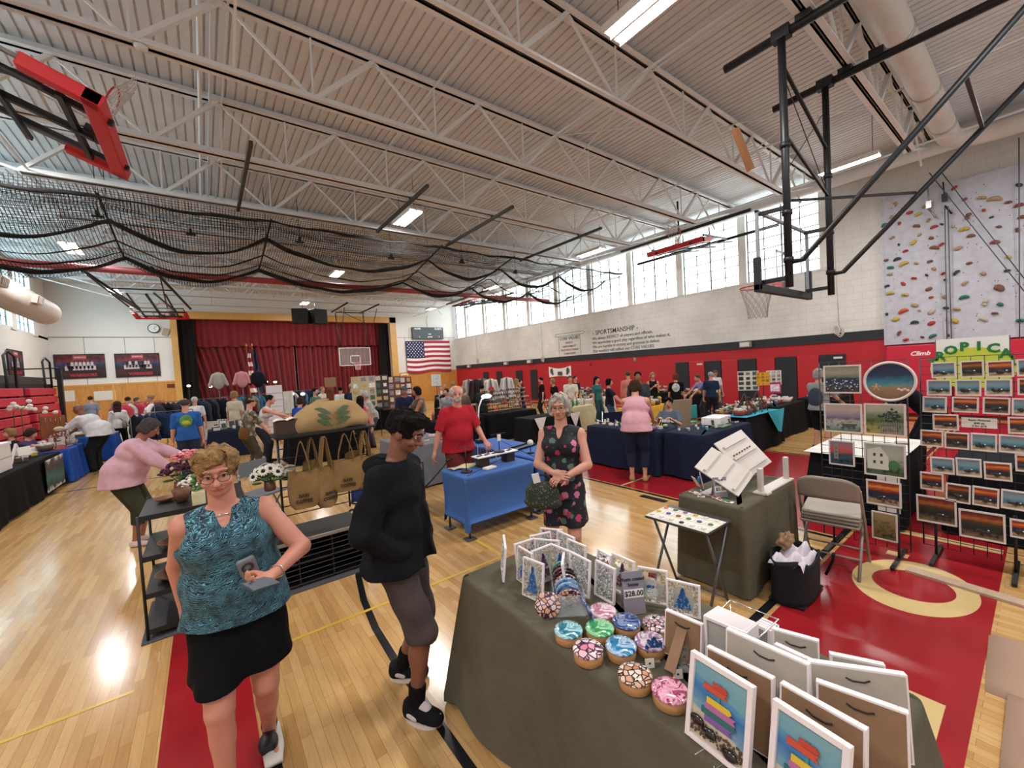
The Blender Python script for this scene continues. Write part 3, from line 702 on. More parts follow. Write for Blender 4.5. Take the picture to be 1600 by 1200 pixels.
holds = "t800,153,.8 r862,173,.6 t978,170,.7 n907,120,.6 r1170,60,.6 m1230,127,.6 t1337,117,.9 t1413,138,1.2 b1503,145,.7 n1570,37,.8 r885,210,.9 y945,225,.7 t775,238,.8 g731,292,.7 r822,277,.7 b930,293,.9 r1040,305,.7 t1003,257,.6 n1087,282,.5 w1158,296,.6 r1350,195,.6 b1250,232,1 n1397,238,.5 b1445,298,.6 y1225,313,1.1 m1570,172,.8 t777,366,.7 t948,348,.6 b1022,367,.8 y910,395,1 n819,409,.5 r860,449,.7 b1037,437,.9 r1085,408,.7 t1190,431,1 b1268,362,.7 m1418,403,.8 y1506,486,.8 b1590,245,.7 b1560,318,.8 b739,507,.7 n810,507,.8 g767,553,.9 y853,537,1 t930,525,.7 b1013,514,.7 t1040,560,.8 n992,600,.5 t762,600,.5 b1258,525,.7 r1095,589,.6 n1185,588,.7 t1348,590,.9 n1495,572,.7 r913,619,.7 n745,668,.7 r846,654,.8 b1005,687,.9 t1238,654,.6 n1108,629,.5 b1450,680,1.5 y765,720,.8 y858,722,.9 r1020,738,.6 t1100,735,.8 g1228,747,.9 w1358,772,1 g1453,782,.9 t918,788,1 w948,817,.6 o850,833,1.1 n1110,810,.5 n745,843,.6 w1022,828,1.1 t1182,812,.8 b1418,838,.7 y798,875,1.1 r1022,900,1 n918,902,.8 y1170,885,1.2 w1340,883,.8 g1580,883,.9 b820,962,.8 r862,1003,.8 n965,987,.5 g1035,987,.8 n1130,977,.5 t1240,992,.7 y1393,992,1.5 r1560,1022,.8 r843,1050,.7 y955,1052,.8 t755,1043,.5 r770,1062,.6 t920,1070,.5 b1076,1048,.8 t1222,1042,.9 m1455,1037,1 t985,1070,.4 b1420,1030,.7".split()
hm = {}
hl = []
for h in holds:
    c = h[0]; u, v, s = h[1:].split(','); hl.append((c, 1200+float(u)/4, 280+float(v)/4, float(s)))
hl.sort(key=lambda q: q[2]); cnt = {}
def ordw(n):
    return ORD[n] if n < 15 else 'number %d' % (n+1)
rows_ = {}; inrow = {}
for i, (c, u, v, s) in enumerate(hl):
    _, y, z = AX(u, v, CX); rows_.setdefault(int((6.0-z)/.36), []).append((-y, i))
for k_, l_ in rows_.items():
    for n_, (_, i) in enumerate(sorted(l_)): inrow[i] = n_
for i, (c, u, v, s) in enumerate(hl):
    _, y, z = AX(u, v, CX)
    if z < 2.1 or z > 5.95: continue
    row = int((6.0-z)/.36)
    rr = random.Random(i); b = MB(); kind = i % 4; s_ = s*.085
    if kind == 0: b.ball((0, 0, 0), (.045, s_, s_*.6), n=10)
    elif kind == 1:
        b.tube([(-.01, s_*math.cos(t), s_*.6*math.sin(t)) for t in [PI*j/8 for j in range(9)]], [.018+.03*math.sin(PI*j/8)*s for j in range(9)], 7)
    elif kind == 2: b.ball((-.01, -.3*s_, .2*s_), (.05, s_*.7, s_*.5), n=9); b.ball((-.015, .45*s_, -.25*s_), (.04, s_*.5, s_*.55), n=9)
    else: b.ball((0, 0, 0), (.05, s_*.55, s_*.8), n=9); b.ball((-.02, .3*s_, .3*s_), (.03, s_*.4, s_*.4), n=8)
    o = b.build('climbing_hold', mat('hold_'+HC[c][1], HC[c][0], .7)); o.location = (CX-.015, y, z); o.rotation_euler = (rr.uniform(-.9, .9), 0, 0)
    lab = '%s climbing hold, %s from the left in the %s row down the climbing wall' % (HC[c][1], ordw(inrow[i]), ordw(row))
    tag(o, lab, 'climbing hold', 'climbing holds')
for i, (u0, v0, u1, v1) in enumerate(((1476, 322, 1480, 545), (1481, 322, 1487, 545), (1592, 215, 1593, 545), (1452, 270, 1600, 455), (1470, 268, 1600, 435))):
    a = AX(u0, v0, CX-.15); c_ = AX(u1, v1, CX-.06 if i < 3 else CX-.4); b = MB(); b.tube([a, c_], .012, 5)
    tag(b.build('belay_rope', mat('rope_grey', '5d5c60', .8)), '%s grey belay rope %s' % (ORD[i], 'hanging down the climbing wall' if i < 3 else 'slanting down to the right across the climbing wall'), 'rope', 'belay ropes')
x, y, z = AX(1476, 315, CX-.1)
for i, (dy, dz) in enumerate(((0, .1), (.28, .02))):
    b = MB(); b.box((x, y+dy, z+dz), (.1, .1, .18)); b.tube([(x, y+dy, z+dz), (x, y+dy+.02, z+.5)], .015, 5); b.tube([(x, y+dy, z-.1), (x, y+dy-.12, z-.35)], .02, 6)
    tag(b.build('belay_pulley', black if i == 0 else mat('pulley_grey', 'a8a6a2', .3, .8)), '%s belay pulley at the top of the climbing wall' % ('black' if i == 0 else 'grey metal'), 'pulley')
# red mats under climbing wall with white lettering and banner
for i, (ya, yb) in enumerate(((2.78, 1.55), (1.5, .2), (.15, -1.2))):
    b = MB(); b.bb((XR-.2, yb, .1), (XR-.02, ya, 1.96)); o = tag(b.build('climbing_mat', mat('mat_red', 'c2203a', .45), bevel=.02), 'red padded mat under the climbing wall, %s from the left' % ORD[i], 'mat')
    if i == 0: text_mesh('Climb', .16, mat('logo_white', 'f2eeee', .5), o, 'lettering', (XR-.203, 2.1, 1.72), RW, bold=.004, shear=.3)
o = thing('wall_banner', 'white banner with an arched green word reading TROPICAL and a yellow sun under it', 'banner', (12.5, AX(1518, 550, 12.5)[1], 0))
ya = AX(1463, 560, 12.5)[1]-o.location[1]; yb = AX(1577, 560, 12.5)[1]-o.location[1]
b = MB(); b.bb((0, yb, 1.05), (.03, ya, 2.04)); b.build('sheet', mat('banner_bright', 'eef2ee', .6), o)
gM = mat('banner_green', '1f7a3a', .5)
for k, ch in enumerate('TROPICAL'):
    a = PI*(.86-.72*k/7); rr_ = .62
    text_mesh(ch, .24, gM, o, 'letter', (-.006, -rr_*math.cos(a), 1.28+.58*math.sin(a)), (PI/2, PI/2-a if False else 0, -PI/2), bold=.012)
b = MB(); b.poly([(-.004, .6*math.cos(2*PI*i/30), 1.42+.42*math.sin(2*PI*i/30)) for i in range(30)]); b.build('sun', mat('banner_lime', 'c8d64a', .5), o)
b = MB(); [b.tube([(.03, s, 0.02), (.03, s, 2.04)], .015, 6) for s in (ya, yb)]; b.build('stand_pole', black, o)

# back wall pieces ---------------------------------------------------
def usflag():
    x0, y, z1 = AY(633, 533, YF-.02); x1 = 15.02; z0 = 2.12; z1 = 4.36
    o = thing('national_flag', 'large stars and stripes flag hung flat on the back wall under the scoreboard', 'flag', (x0, YF-.06, z0))
    W_ = x1-x0; Hh = z1-z0; b = MB(); N = 40
    def P(u, v): return (W_*u, -.02-.03*math.sin(u*9+v*3)-.02*math.sin(v*11+u*4), Hh*v-.10*math.sin(u*PI)*(1-v)*.5-(.06*math.sin(u*8)*(1-v)))
    for i in range(N):
        for j in range(26):
            u0, u1, v0, v1 = i/N, (i+1)/N, j/26, (j+1)/26; st = int((j)/2); canton = u0 < .4 and st >= 6
            b.add([P(u0, v0), P(u1, v0), P(u1, v1), P(u0, v1)], [(0, 1, 2, 3)], 2 if canton else (0 if st % 2 == 0 else 1), True)
    b.build('cloth', [mat('flag_red', 'a3283a', .8), mat('flag_white', 'ecdfe0', .8), mat('flag_blue', '1f2a4e', .8)], o)
    s = MB()
    for r_ in range(9):
        for c in range(6 if r_ % 2 == 0 else 5):
            u = .4*(c*2+1+(r_ % 2))/12; v = 1-(7/13)*(r_+1)/10; p = Vector(P(u, v))+Vector((0, -.012, 0)); R_ = .055; pts = []
            for k in range(10):
                a = PI/2+k*PI/5; q = R_ if k % 2 == 0 else R_*.42; pts.append(p+Vector((q*math.cos(a), 0, q*math.sin(a))))
            s.add([p]+pts, [(0, 1+k, 1+(k+1) % 10) for k in range(10)])
    st = s.build('stars', mat('flag_star', 'f2eef0', .8), o); st['kind'] = 'stuff'
usflag()
r = thing('scoreboard', 'grey electronic scoreboard with white words mounted above the flag', 'scoreboard', (13.25, YF-.12, 4.92))
b = MB(); b.bb((-1.22, -.1, -.42), (1.22, .1, .42)); b.build('case', mat('score_grey', '4c5256', .5), r, bevel=.02)
wl = mat('score_white', 'e8e8e6', .5)
for t, x, z, s in (('HOME', -.82, .3, .17), ('GUESTS', .8, .3, .17), ('POSS', .1, -.08, .1), ('period', .12, -.27, .14), ('B', -.7, -.27, .1), ('B', .85, -.27, .1)): text_mesh(t, s, wl, r, 'lettering', (x, -.104, z), RB, bold=.006)
b = MB(); b.tube([(13.3, YF-.05, 5.35), (13.25, YF-.05, 5.9), (13.35, YF-.05, 6.2)], .015, 5); tag(b.build('power_cable', mat('grey_box')), 'grey cable above the scoreboard', 'cable')
r = thing('wall_clock', 'round wall clock on the white wall left of the stage', 'clock', (-1.83, YF-.05, 5.08))
b = MB(); b.lathe([(0, 0), (.24, 0), (.24, .05), (.2, .06)], (0, 0, 0), 24, M=Matrix.Rotation(PI/2, 3, 'X')); b.build('case', mat('clock_rim', '3a4038', .5), r)
b = MB(); b.poly([(.2*math.cos(2*PI*i/30), -.062, .2*math.sin(2*PI*i/30)) for i in range(30)]); b.build('dial', mat('dial', 'dfe6df', .5), r)
for a, l in ((.9, .16), (2.4, .11)): b = MB(); b.bar((0, -.065, 0), (l*math.sin(a), -.065, l*math.cos(a)), .014); b.build('hand', black, r)
b = MB(); b.box((-1.38, YF-.06, 4.9), (.26, .1, .36), (0, .3, 0)); tag(b.build('wall_speaker', mat('beige_box', 'b39a7c', .6), bevel=.02), 'small beige speaker box beside the clock', 'speaker')
# team posters
def poster(lab, cx, cy, cz, W_, Hh, rot, seed, n):
    r = thing('team_poster', lab, 'poster', (cx, cy, cz), rot=rot)
    g = NT('poster_art%d' % seed, .45); x = g.sep(); 
    t = g.math('ADD', g.math('MULTIPLY', x[2], 1/Hh), .5)
    c = g.ramp(t, [(0, '160c10'), (.25, '5a1420'), (.42, '1a1c2e'), (.6, '37406a'), (.75, '8c1622'), (1, '4c0c12')])
    n_ = g.ramp(g.noise(4, 5), [(.35, '606060'), (.65, 'ffffff')]); g.col(g.mix(1, c, n_, 'MULTIPLY'))
    b = MB(); b.bb((-W_/2, -.02, -Hh/2), (W_/2, 0, Hh/2)); b.build('sheet', g.M, r)
    b = MB(); e = .03
    for q in ((-W_/2, -W_/2+e), (W_/2-e, W_/2)): b.bb((q[0], -.024, -Hh/2), (q[1], -.02, Hh/2))
    for q in ((-Hh/2, -Hh/2+e), (Hh/2-e, Hh/2)): b.bb((-W_/2, -.024, q[0]), (W_/2, -.02, q[1]))
    b.build('dark_border', mat('poster_border', '1a1416', .5), r)
    b = MB(); rr = random.Random(seed)
    for row, (z, s) in enumerate(((-.16, 1), (.02, .85))):
        m_ = n if row == 0 else n-1
        for k in range(m_):
            xx = (k-(m_-1)/2)*W_*.62/n; zz = z*Hh
            b.bb((xx-.055*s, -.026, zz), (xx+.055*s, -.021, zz+.2*s), rr.choice((0, 0, 1))); b.ball((xx, -.024, zz+.245*s), (.03*s, .003, .04*s), mi=2, n=6)
            b.bb((xx-.045*s, -.026, zz-.16*s), (xx-.005, -.021, zz), 1); b.bb((xx+.005, -.026, zz-.16*s), (xx+.045*s, -.021, zz), 1)
    o = b.build('team_figures', [mat('jersey', 'c6b8bc', .6), mat('jersey_dark', '2a1c24', .6), mat('poster_skin', '8a6250', .6)], r); o['kind'] = 'stuff'
    text_mesh('WARRIORS', Hh*.17, mat('poster_text', 'b8323c', .5), r, 'lettering', (.05*W_, -.024, -Hh*.37), RB, bold=.006, wide=W_/Hh*.62)
    b = MB(); b.bb((-.22, -.024, Hh*.28), (.22, -.021, Hh*.44)); b.build('plaque', mat('plaque', 'b04a50', .5), r)
    text_mesh('WARRIORS', .075, mat('logo_white', 'f2eeee', .5), r, 'lettering', (0, -.027, Hh*.36), RB)
poster('left WARRIORS team poster on the back wall with dark clothed players', -4.55, YF-.03, 3.27, 1.68, 1.15, (0, 0, 0), 1, 8)
poster('right WARRIORS team poster on the back wall with players in white', -2.55, YF-.03, 3.25, 1.66, 1.17, (0, 0, 0), 2, 9)
poster('WARRIORS team poster on the left wall above the bleachers', XL+.03, 23.0, 3.25, 1.5, .95, (0, 0, PI/2), 3, 6)
# papers on oak wall
for i, (u, v, w_, h_, lab) in enumerate(((106, 619, .45, .5, 'white paper notice on the oak panels at the left'), (164, 618, .75, .45, 'wide white paper notice on the oak panels near the trim strip'), (267, 603, .3, .2, 'small dark red box on the oak panel beside the stage trim'), (680, 594, .62, .85, 'large white paper notice on the oak panels under the flag'))):
    x, y, z = AY(u, v, YF-.04); b = MB(); b.box((x, y, z), (w_, .01, h_)); tag(b.build('paper_notice', mat('paper', 'dcd6cc', .8) if i != 2 else mat('dark_red', '6b2018', .6)), lab, 'notice')
x, y, z = AY(632, 586, YF-.08); b = MB(); b.box((x, y, z), (.55, .1, .18)); b.lathe([(.2, 0), (.12, .08)], (x, y-.06, z), 12); tag(b.build('drinking_fountain', mat('fountain', 'e8d2a0', .4), bevel=.02), 'small light fixture on the wall at the right of the stage trim', 'wall fixture')
# bleachers ----------------------------------------------------------
r = thing('bleachers', 'folded bleachers with red seat fronts along the left wall', 'bleachers', (XL, 0, 0))
brM = mat('bleacher_red', 'c02c42', .45); bdk = mat('bleacher_dark', '1d1c1e', .6)
b = MB(); b.bb((.02, 6, 0), (1.15, 21.6, 2.38)); b.build('frame_box', bdk, r)
for k in range(7):
    for (ya, yb) in ((6, 9.8), (10.3, 14.2), (14.7, 18.2), (18.8, 21.5)):
        b = MB(); b.bb((1.12, ya, .38+.27*k), (1.42-.025*k, yb, .61+.27*k)); b.build('seat_front', brM, r, bevel=.02)
b = MB(); b.bb((.5, 6, 2.38), (1.0, 21.6, 2.62)); b.build('top_rail_board', mat('bleacher_grey', '3a383a', .5), r)
for ya in (18.0, 21.4):
    b = MB()
    b.tube([(1.2, ya, 1.4), (1.2, ya, 3.15), (1.15, ya-.3, 3.3), (1.15, ya-.6, 3.15), (1.2, ya-.6, 1.4)], .03, 8); b.build('handrail', black, r)
for z in (2.95, 2.6, 2.3, 1.9):
    b = MB(); b.tube([(.1, 21.65, z), (1.35, 21.65, z)], .025, 6); b.build('end_rail', black, r)
b = MB(); b.bb((1.3, 21.55, .2), (1.42, 21.75, 2.9)); b.build('end_post', black, r)
# flag poles on stage edge
for u, lab, cols in ((386, 'flagpole with a stars and stripes flag standing before the stage curtain', ('flag_red', 'flag_white')), (395, 'flagpole with a dark blue flag beside the striped one', ('flag_blue', 'flag_blue'))):
    x, y, z = AY(u, 556, 26.6); r = thing('flagpole', lab, 'flag', (x, 26.6, 0))
    b = MB(); b.lathe([(.22, 0), (.2, .03), (.03, .08)], n=14); b.build('base', mat('brass', 'b08a3c', .3, .9), r)
    b = MB(); b.tube([(0, 0, .05), (0, 0, 4.0)], .02, 8); b.build('pole', mat('pole_wood', '8a6a3a', .4), r)
    b = MB(); b.lathe([(0, 4.25), (.02, 4.2), (.05, 4.1), (.02, 4.0), (0, 3.98)], n=8); b.build('finial', mat('brass'), r)
    b = MB()
    for i in range(10):
        b.grid(lambda uu, vv, i=i: (.02+(.1+.32*(i+vv)/10)*uu+.02*math.sin((i+vv)*2), -.03-.08*math.sin(uu*9+i*.4), 3.9-.24*(i+vv)), 8, 1, i % 2)
    b.build('cloth', [_M[cols[0]], _M[cols[1]]], r)
# ================================================================ TABLES AND FOREGROUND GOODS
def clothm(name, c, r=.85, var=.1, b=.25): return mat(name, c, r, var=var, vscale=6, bump=b, bscale=25, spec=.15)
sage = clothm('cloth_sage', '5e594a'); navy = clothm('cloth_navy', '1c2236'); blackc = clothm('cloth_black', '121214'); royal = clothm('cloth_royal', '1f4796', .7, .05)
spandex = mat('cloth_blue_stretch', '375f9e', .75, var=.03, vscale=4); greyc = clothm('cloth_grey', '6e6f73'); whitec = clothm('cloth_white', 'd8d4cc'); yellowc = clothm('cloth_yellow', 'd8a83a'); tealc = clothm('cloth_teal', '3fa3b5'); maroonc = clothm('cloth_maroon', '5a1820'); creamc = clothm('cloth_cream', 'c9bf9a')
tableleg = mat('table_leg_grey', '6a6a6c', .4, .6); plastic = mat('table_plastic', 'c9c6bf', .5)
def covered_table(label, x0, y0, x1, y1, M_, h=.74, hem=.03, amp=.018, flare=.05, seed=0, pleat=7, stretch=False, group=None, name='covered_table', rz=0, cat='table', corner=.03, nper=None):
    cx, cy = (x0+x1)/2, (y0+y1)/2; W_, D_ = (x1-x0), (y1-y0)
    r = thing(name, label, cat, (cx, cy, 0), rz, group)
    t = MB(); t.bb((-W_/2+.01, -D_/2+.01, h-.045), (W_/2-.01, D_/2-.01, h-.006)); t.build('tabletop', plastic, r)
    for a in (-1, 1):
        for c in (-1, 1):
            q = MB(); q.tube([(a*(W_/2-.06), c*(D_/2-.06), 0), (a*(W_/2-.06), c*(D_/2-.06), h-.04)], .014, 7); q.build('leg', tableleg, r)
            if stretch: q = MB(); q.box((a*(W_/2-.06), c*(D_/2-.06), .01), (.12, .12, .012)); q.build('foot_plate', mat('foot_grey', '4a4a4c', .5), r)
    rr = random.Random(seed); per = 2*(W_+D_); N = nper or int(max(60, per/.035)); rc = corner
    # rounded rectangle perimeter
    pts = []
    segs = [((W_/2, -D_/2+rc), (W_/2, D_/2-rc), None), ((W_/2-rc, D_/2-rc), 0, 'c'), ((W_/2-rc, D_/2), (-W_/2+rc, D_/2), None), ((-W_/2+rc, D_/2-rc), PI/2, 'c'),
            ((-W_/2, D_/2-rc), (-W_/2, -D_/2+rc), None), ((-W_/2+rc, -D_/2+rc), PI, 'c'), ((-W_/2+rc, -D_/2), (W_/2-rc, -D_/2), None), ((W_/2-rc, -D_/2+rc), 3*PI/2, 'c')]
    for s in segs:
        if s[2] is None:
            L = math.dist(s[0], s[1]); n = max(2, int(N*L/per))
            for i in range(n):
                f = i/n; p = (s[0][0]+(s[1][0]-s[0][0])*f, s[0][1]+(s[1][1]-s[0][1])*f); d = ((s[1][1]-s[0][1])/L, -(s[1][0]-s[0][0])/L); pts.append((p, d, 0))
        else:
            for i in range(5):
                a = s[1]+PI/2*i/5; d = (math.cos(a), math.sin(a)); pts.append(((s[0][0]+rc*d[0], s[0][1]+rc*d[1]), d, 1))
    n = len(pts); b = MB()
    ph = [rr.uniform(0, 6) for _ in range(6)]
    rings = [(h+.003, -.06), (h+.004, -.012), (h-.003, .003), (h-.02, .008)]
    K = 8
    for k in range(1, K+1): rings.append((h-.02+(hem-h+.02)*k/K, None))
    for ri, (z, off) in enumerate(rings):
        t_ = 0 if off is not None else (ri-3)/K
        for i, (p, d, c) in enumerate(pts):
            s_ = i/n*per
            if off is not None: o_ = off
            elif stretch:
                o_ = .005-(.05*math.sin(PI*t_) if not c else .02*math.sin(PI*t_))
            else:
                wv = math.sin(s_*pleat+ph[0]+.8*math.sin(s_*1.7+ph[1])) + .5*math.sin(s_*pleat*2.1+ph[2]); o_ = .008+flare*t_*(1.6 if c else 1)+amp*t_**.7*wv
            zz = z
            if off is None and ri == len(rings)-1:
                zz = z+(.012*math.sin(s_*3+ph[3]) if not stretch else (.16*abs(math.sin(0)) + (.10 if not c else 0)))
            if ri == 0: zz += .0
            b.v.append((p[0]+d[0]*o_, p[1]+d[1]*o_, max(zz, .004)))
    R = len(rings)
    for ri in range(R-1):
        for i in range(n): b.f.append((ri*n+i, (ri+1)*n+i, (ri+1)*n+(i+1) % n, ri*n+(i+1) % n)); b.m.append(0); b.sm.append(True)
    b.f.append(tuple(range(n))); b.m.append(0); b.sm.append(True)
    b.build('table_cover', M_, r); return r
fgT = covered_table('long sage grey cloth table in the foreground loaded with resin boxes and white frames', 1.14, .27, 1.89, 2.12, sage, amp=.032, flare=.09, seed=4, pleat=5, corner=.035)
g2T = covered_table('small sage grey cloth table carrying the white slanted display stand', 3.32, 1.47, 4.40, 2.02, sage, amp=.012, flare=.015, seed=9, pleat=8)

# --- art materials
def marble(name, c1, c2, c3, sc=14):
    g = NT(name, .08); n = g.noise(sc, 6, None, 2.2); c = g.ramp(n, [(.32, c1), (.47, c2), (.55, c3), (.7, c1)]); v = g.vor(sc*2.2, None, 'DISTANCE_TO_EDGE')
    g.col(c); g.b.inputs['Coat Weight'].default_value = 1; g.b.inputs['Coat Roughness'].default_value = .04; return g.M
def cells(name, c1, c2, c3, sc=55):
    g = NT(name, .08); v = g.vor(sc, None, 'DISTANCE_TO_EDGE'); k = g.vor(sc, None, 'F1', 'Color'); h = g.sep(k)
    inner = g.ramp(h[0], [(0, c1), (.45, c3), (1, c1)]); c = g.mix(g.ramp(v, [(.06, '000000'), (.12, 'ffffff')]), c2, inner); g.col(c); g.b.inputs['Coat Weight'].default_value = 1; return g.M
wood_t = mat('box_wood', 'b98a5c', .5, var=.1, vscale=20)
BOX = [(942, 955, 'pink', marble('resin_pink', 'd9a3b4', 'f1dfe4', 'b0607c'), 'pink and white'), (888, 985, 'teal', marble('resin_teal', '2b8ea0', 'bfe9ea', '176a84'), 'teal and white'), (937, 982, 'green', marble('resin_green', '3fa268', 'a6e3ac', '2a8a5a'), 'bright green'),
       (979, 972, 'navy', marble('resin_navy', '1a2440', '31518a', '8fa0c8'), 'dark navy'), (1027, 975, 'black', cells('resin_black', 'e6d8dc', '1c161a', 'c08a98'), 'black and pale pink cell patterned'), (919, 1015, 'white', cells('resin_white', 'f0e8e8', '4a2a3a', 'e07aa0', 38), 'white with dark veins and pink'),
       (970, 1010, 'blue', marble('resin_blue', '20508c', 'bcd8ea', '2a86b4'), 'blue and white'), (1016, 1003, 'purple', marble('resin_purple', '5a2f4c', 'a884a8', 'e8dce4'), 'purple'), (992, 1055, 'brown', cells('resin_brown', 'c98a68', '2a1a12', 'f0e4d8', 45), 'brown and copper cell patterned'), (1047, 1080, 'rose', marble('resin_rose', 'c4587e', 'f0b8cc', '8a2c50', 22), 'rose pink')]
for u, v, nm, M_, lab in BOX:
    x, y = FL(u, v, .785)
    r = thing('round_resin_box', '%s round resin-topped wooden box on the sage table' % lab, 'trinket box', (x, y, .745), group='round resin boxes')
    b = MB(); b.lathe([(0, 0), (.056, 0), (.060, .004), (.060, .036), (.058, .038), (0, .038)], n=32); b.build('wooden_base', wood_t, r)
    b = MB(); b.lathe([(.061, .038), (.063, .040), (.063, .045), (.058, .050), (.03, .053), (0, .054)], n=32); b.build('resin_lid', M_, r)
# white picture frames helper: local +Z up, face towards -Y, origin bottom centre
whf = mat('frame_white', 'e9dfe0', .45); brownb = mat('frame_back_brown', '8c6c52', .75, var=.06); greyb = mat('frame_back_grey', 'b0a69a', .75, var=.05)
clear = mat('clear_glass', 'c8ccc8', .06, alpha=.3); acryl = mat('clear_acrylic', 'e8eef0', .06, alpha=.2)
def picframe(label, w, h, art=None, back=None, border=.016, depth=.018, loc=(0, 0, 0), rz=0, tilt=0, group=None, name='picture_frame', chips=None, stand=False, chipseed=0, cat='picture frame'):
    r = thing(name, label, cat, loc, 0, group); r.rotation_euler = Euler((-tilt, 0, 0)).to_matrix().to_4x4().to_euler() if False else (Matrix.Rotation(rz, 3, 'Z')@Matrix.Rotation(-tilt, 3, 'X')).to_euler()
    b = MB(); B = border
    b.bb((-w/2, -depth/2, 0), (-w/2+B, depth/2, h)); b.bb((w/2-B, -depth/2, 0), (w/2, depth/2, h)); b.bb((-w/2+B, -depth/2, 0), (w/2-B, depth/2, B)); b.bb((-w/2+B, -depth/2, h-B), (w/2-B, depth/2, h))
    b.build('frame_border', whf, r, bevel=.0015)
    b = MB(); b.bb((-w/2+B, -.002, B), (w/2-B, .002, h-B)); b.build('picture' if art else 'glass', art or clear, r)
    if back:
        b = MB(); b.bb((-w/2+.006, .0025, .006), (w/2-.006, depth/2+.0015, h-.006)); bk = b.build('backing', back, r)
        b = MB(); b.tube([(-.03, depth/2+.004, h-.03), (-.015, depth/2+.006, h-.036), (.015, depth/2+.006, h-.036), (.03, depth/2+.004, h-.03)], .0022, 5); b.build('hanger', black, bk)
    if stand:
        b = MB(); b.bar((0, depth/2+.004, h*.75), (0, depth/2+.1, .0), .04, .004); b.build('easel_leg', back or greyb, r)
    if chips:
        rr = random.Random(chipseed); groups = {}
        for cname, colr, fn, cnt in chips:
            b = MB()
            for _ in range(cnt):
                x, z = fn(rr); b.box((x*(w/2-B), -.006, B+z*(h-2*B)), (rr.uniform(.004, .009), .004, rr.uniform(.004, .009)), (0, rr.uniform(0, 3), 0))
            o = b.build(cname, mat('chip_'+colr, colr, .15, coat=.5), r); o['kind'] = 'stuff'
    return r
def tree(rr):
    z = rr.uniform(0, 1); return (rr.uniform(-1, 1)*(.55*(1-z)+.03), .15+.7*z)
def border_(rr):
    return (rr.choice((-1, 1))*rr.uniform(.65, .97), rr.uniform(.03, .97)) if rr.random() < .6 else (rr.uniform(-.95, .95), rr.choice((rr.uniform(0, .08), rr.uniform(.85, .98))))
def scatter(rr): return (rr.uniform(-.95, .95), rr.uniform(.03, .97))
def snowman(rr):
    a = rr.uniform(0, 2*PI); q = math.sqrt(rr.random()); z0, R_ = rr.choice(((.25, .3), (.58, .2))); return (q*R_*1.3*math.cos(a), z0+q*R_*.7*math.sin(a))
CH = {'blue': [('blue_chips', '2f6fb4', tree, 170), ('border_chips', 'cfc8c0', border_, 90), ('gold_chips', 'a88a5c', border_, 40)],
      'white': [('pale_chips', 'd8d4cc', scatter, 60), ('grey_chips', '9a9c9e', scatter, 45), ('dark_chips', '7c6a6a', scatter, 12)],
      'purple': [('purple_chips', '6a3a5c', tree, 150), ('border_chips', 'd8c49a', border_, 80)],
      'snow': [('snow_chips', 'e8e6e2', snowman, 150), ('red_chips', 'a02c30', lambda r_: (r_.uniform(-.25, .25), r_.uniform(.78, .9)), 35), ('blue_chips', '3f78b8', lambda r_: (r_.uniform(-.4, .1), r_.uniform(.42, .5)), 35), ('border_chips', 'a8926a', border_, 80)],
      'red': [('pale_chips', 'd8d4cc', scatter, 60), ('red_chips', 'a02c30', scatter, 40), ('blue_chips', '3f78b8', scatter, 40)]}
def frame_top(u1, v1, u2, v2, zt, h, label, face=1, tilt=.12, name='picture_frame', **kw):
    """corner pixels of the top edge as seen in the photo give its two world ends"""
    a = Vector(FL(u1, v1, zt)+(0,)); c = Vector(FL(u2, v2, zt)+(0,)); d = c-a; w_ = d.length; mid = (a+c)/2
    rz = math.atan2(d.y, d.x)
    # face -Y local is towards the viewer when the left corner is first
    if face < 0: rz += PI
    back = Vector((-math.sin(rz), math.cos(rz), 0))
    p = mid-back*(h*math.sin(tilt)); z0 = zt-h*math.cos(tilt)
    return picframe(label, w_, h, loc=(p.x, p.y, z0), rz=rz, tilt=tilt, name=name, **kw)
SM = [((787, 835, 790, 857), .945, .195, 'white', 'edge-on white mosaic frame at the far left corner of the sage table'),
      ((803, 850, 835, 840), .945, .19, 'red', 'leftmost clear mosaic frame in the back row on the sage table'),
      ((835, 841, 874, 844), .945, .19, 'white', 'clear mosaic frame in the back row, left of centre'),
      ((827, 837, 860, 830), .95, .19, 'white', 'clear mosaic frame peeking over the back row on its left'),
      ((844, 824, 879, 827), .95, .19, 'red', 'farthest clear mosaic frame at the table end'),
      ((871, 828, 898, 840), .95, .19, 'white', 'clear mosaic frame right of the farthest one, facing left'),
      ((887, 841, 916, 853), .945, .19, 'white', 'clear mosaic frame at the back edge beside the floral dress woman'),
      ((830, 861, 861, 849), .945, .19, 'purple', 'clear mosaic frame with dark chips, left side of the middle peak'),
      ((861, 849, 892, 861), .945, .19, 'blue', 'clear mosaic frame forming the right side of the middle peak'),
      ((892, 861, 923, 877), .945, .19, 'white', 'clear mosaic frame right of the middle peak above the disc bin'),
      ((878, 882, 881, 861), .93, .18, 'white', 'small edge-on white frame behind the disc bin'),
      ((810, 852, 832, 865), .94, .19, 'blue', 'small frame with a blue mosaic top behind the blue tree frame'),
      ((818, 869, 850, 881), .945, .20, 'blue', 'white frame with blue mosaic tree and red corner at the table front'),
      ((931, 874, 962, 889), .925, .18, 'white', 'clear mosaic frame behind the price sign on its left'),
      ((934, 857, 955, 868), .94, .17, 'red', 'small brownish mosaic frame at the back edge behind the price sign'),
      ((957, 863, 992, 878), .945, .19, 'purple', 'white frame with purple mosaic tree directly behind the price sign'),
      ((996, 884, 1043, 892), .92, .165, 'snow', 'white frame with mosaic snowman in a red hat'),
      ((1041, 903, 1094, 915), .90, .150, 'blue', 'white frame with blue mosaic tree next to the brown-backed frame')]
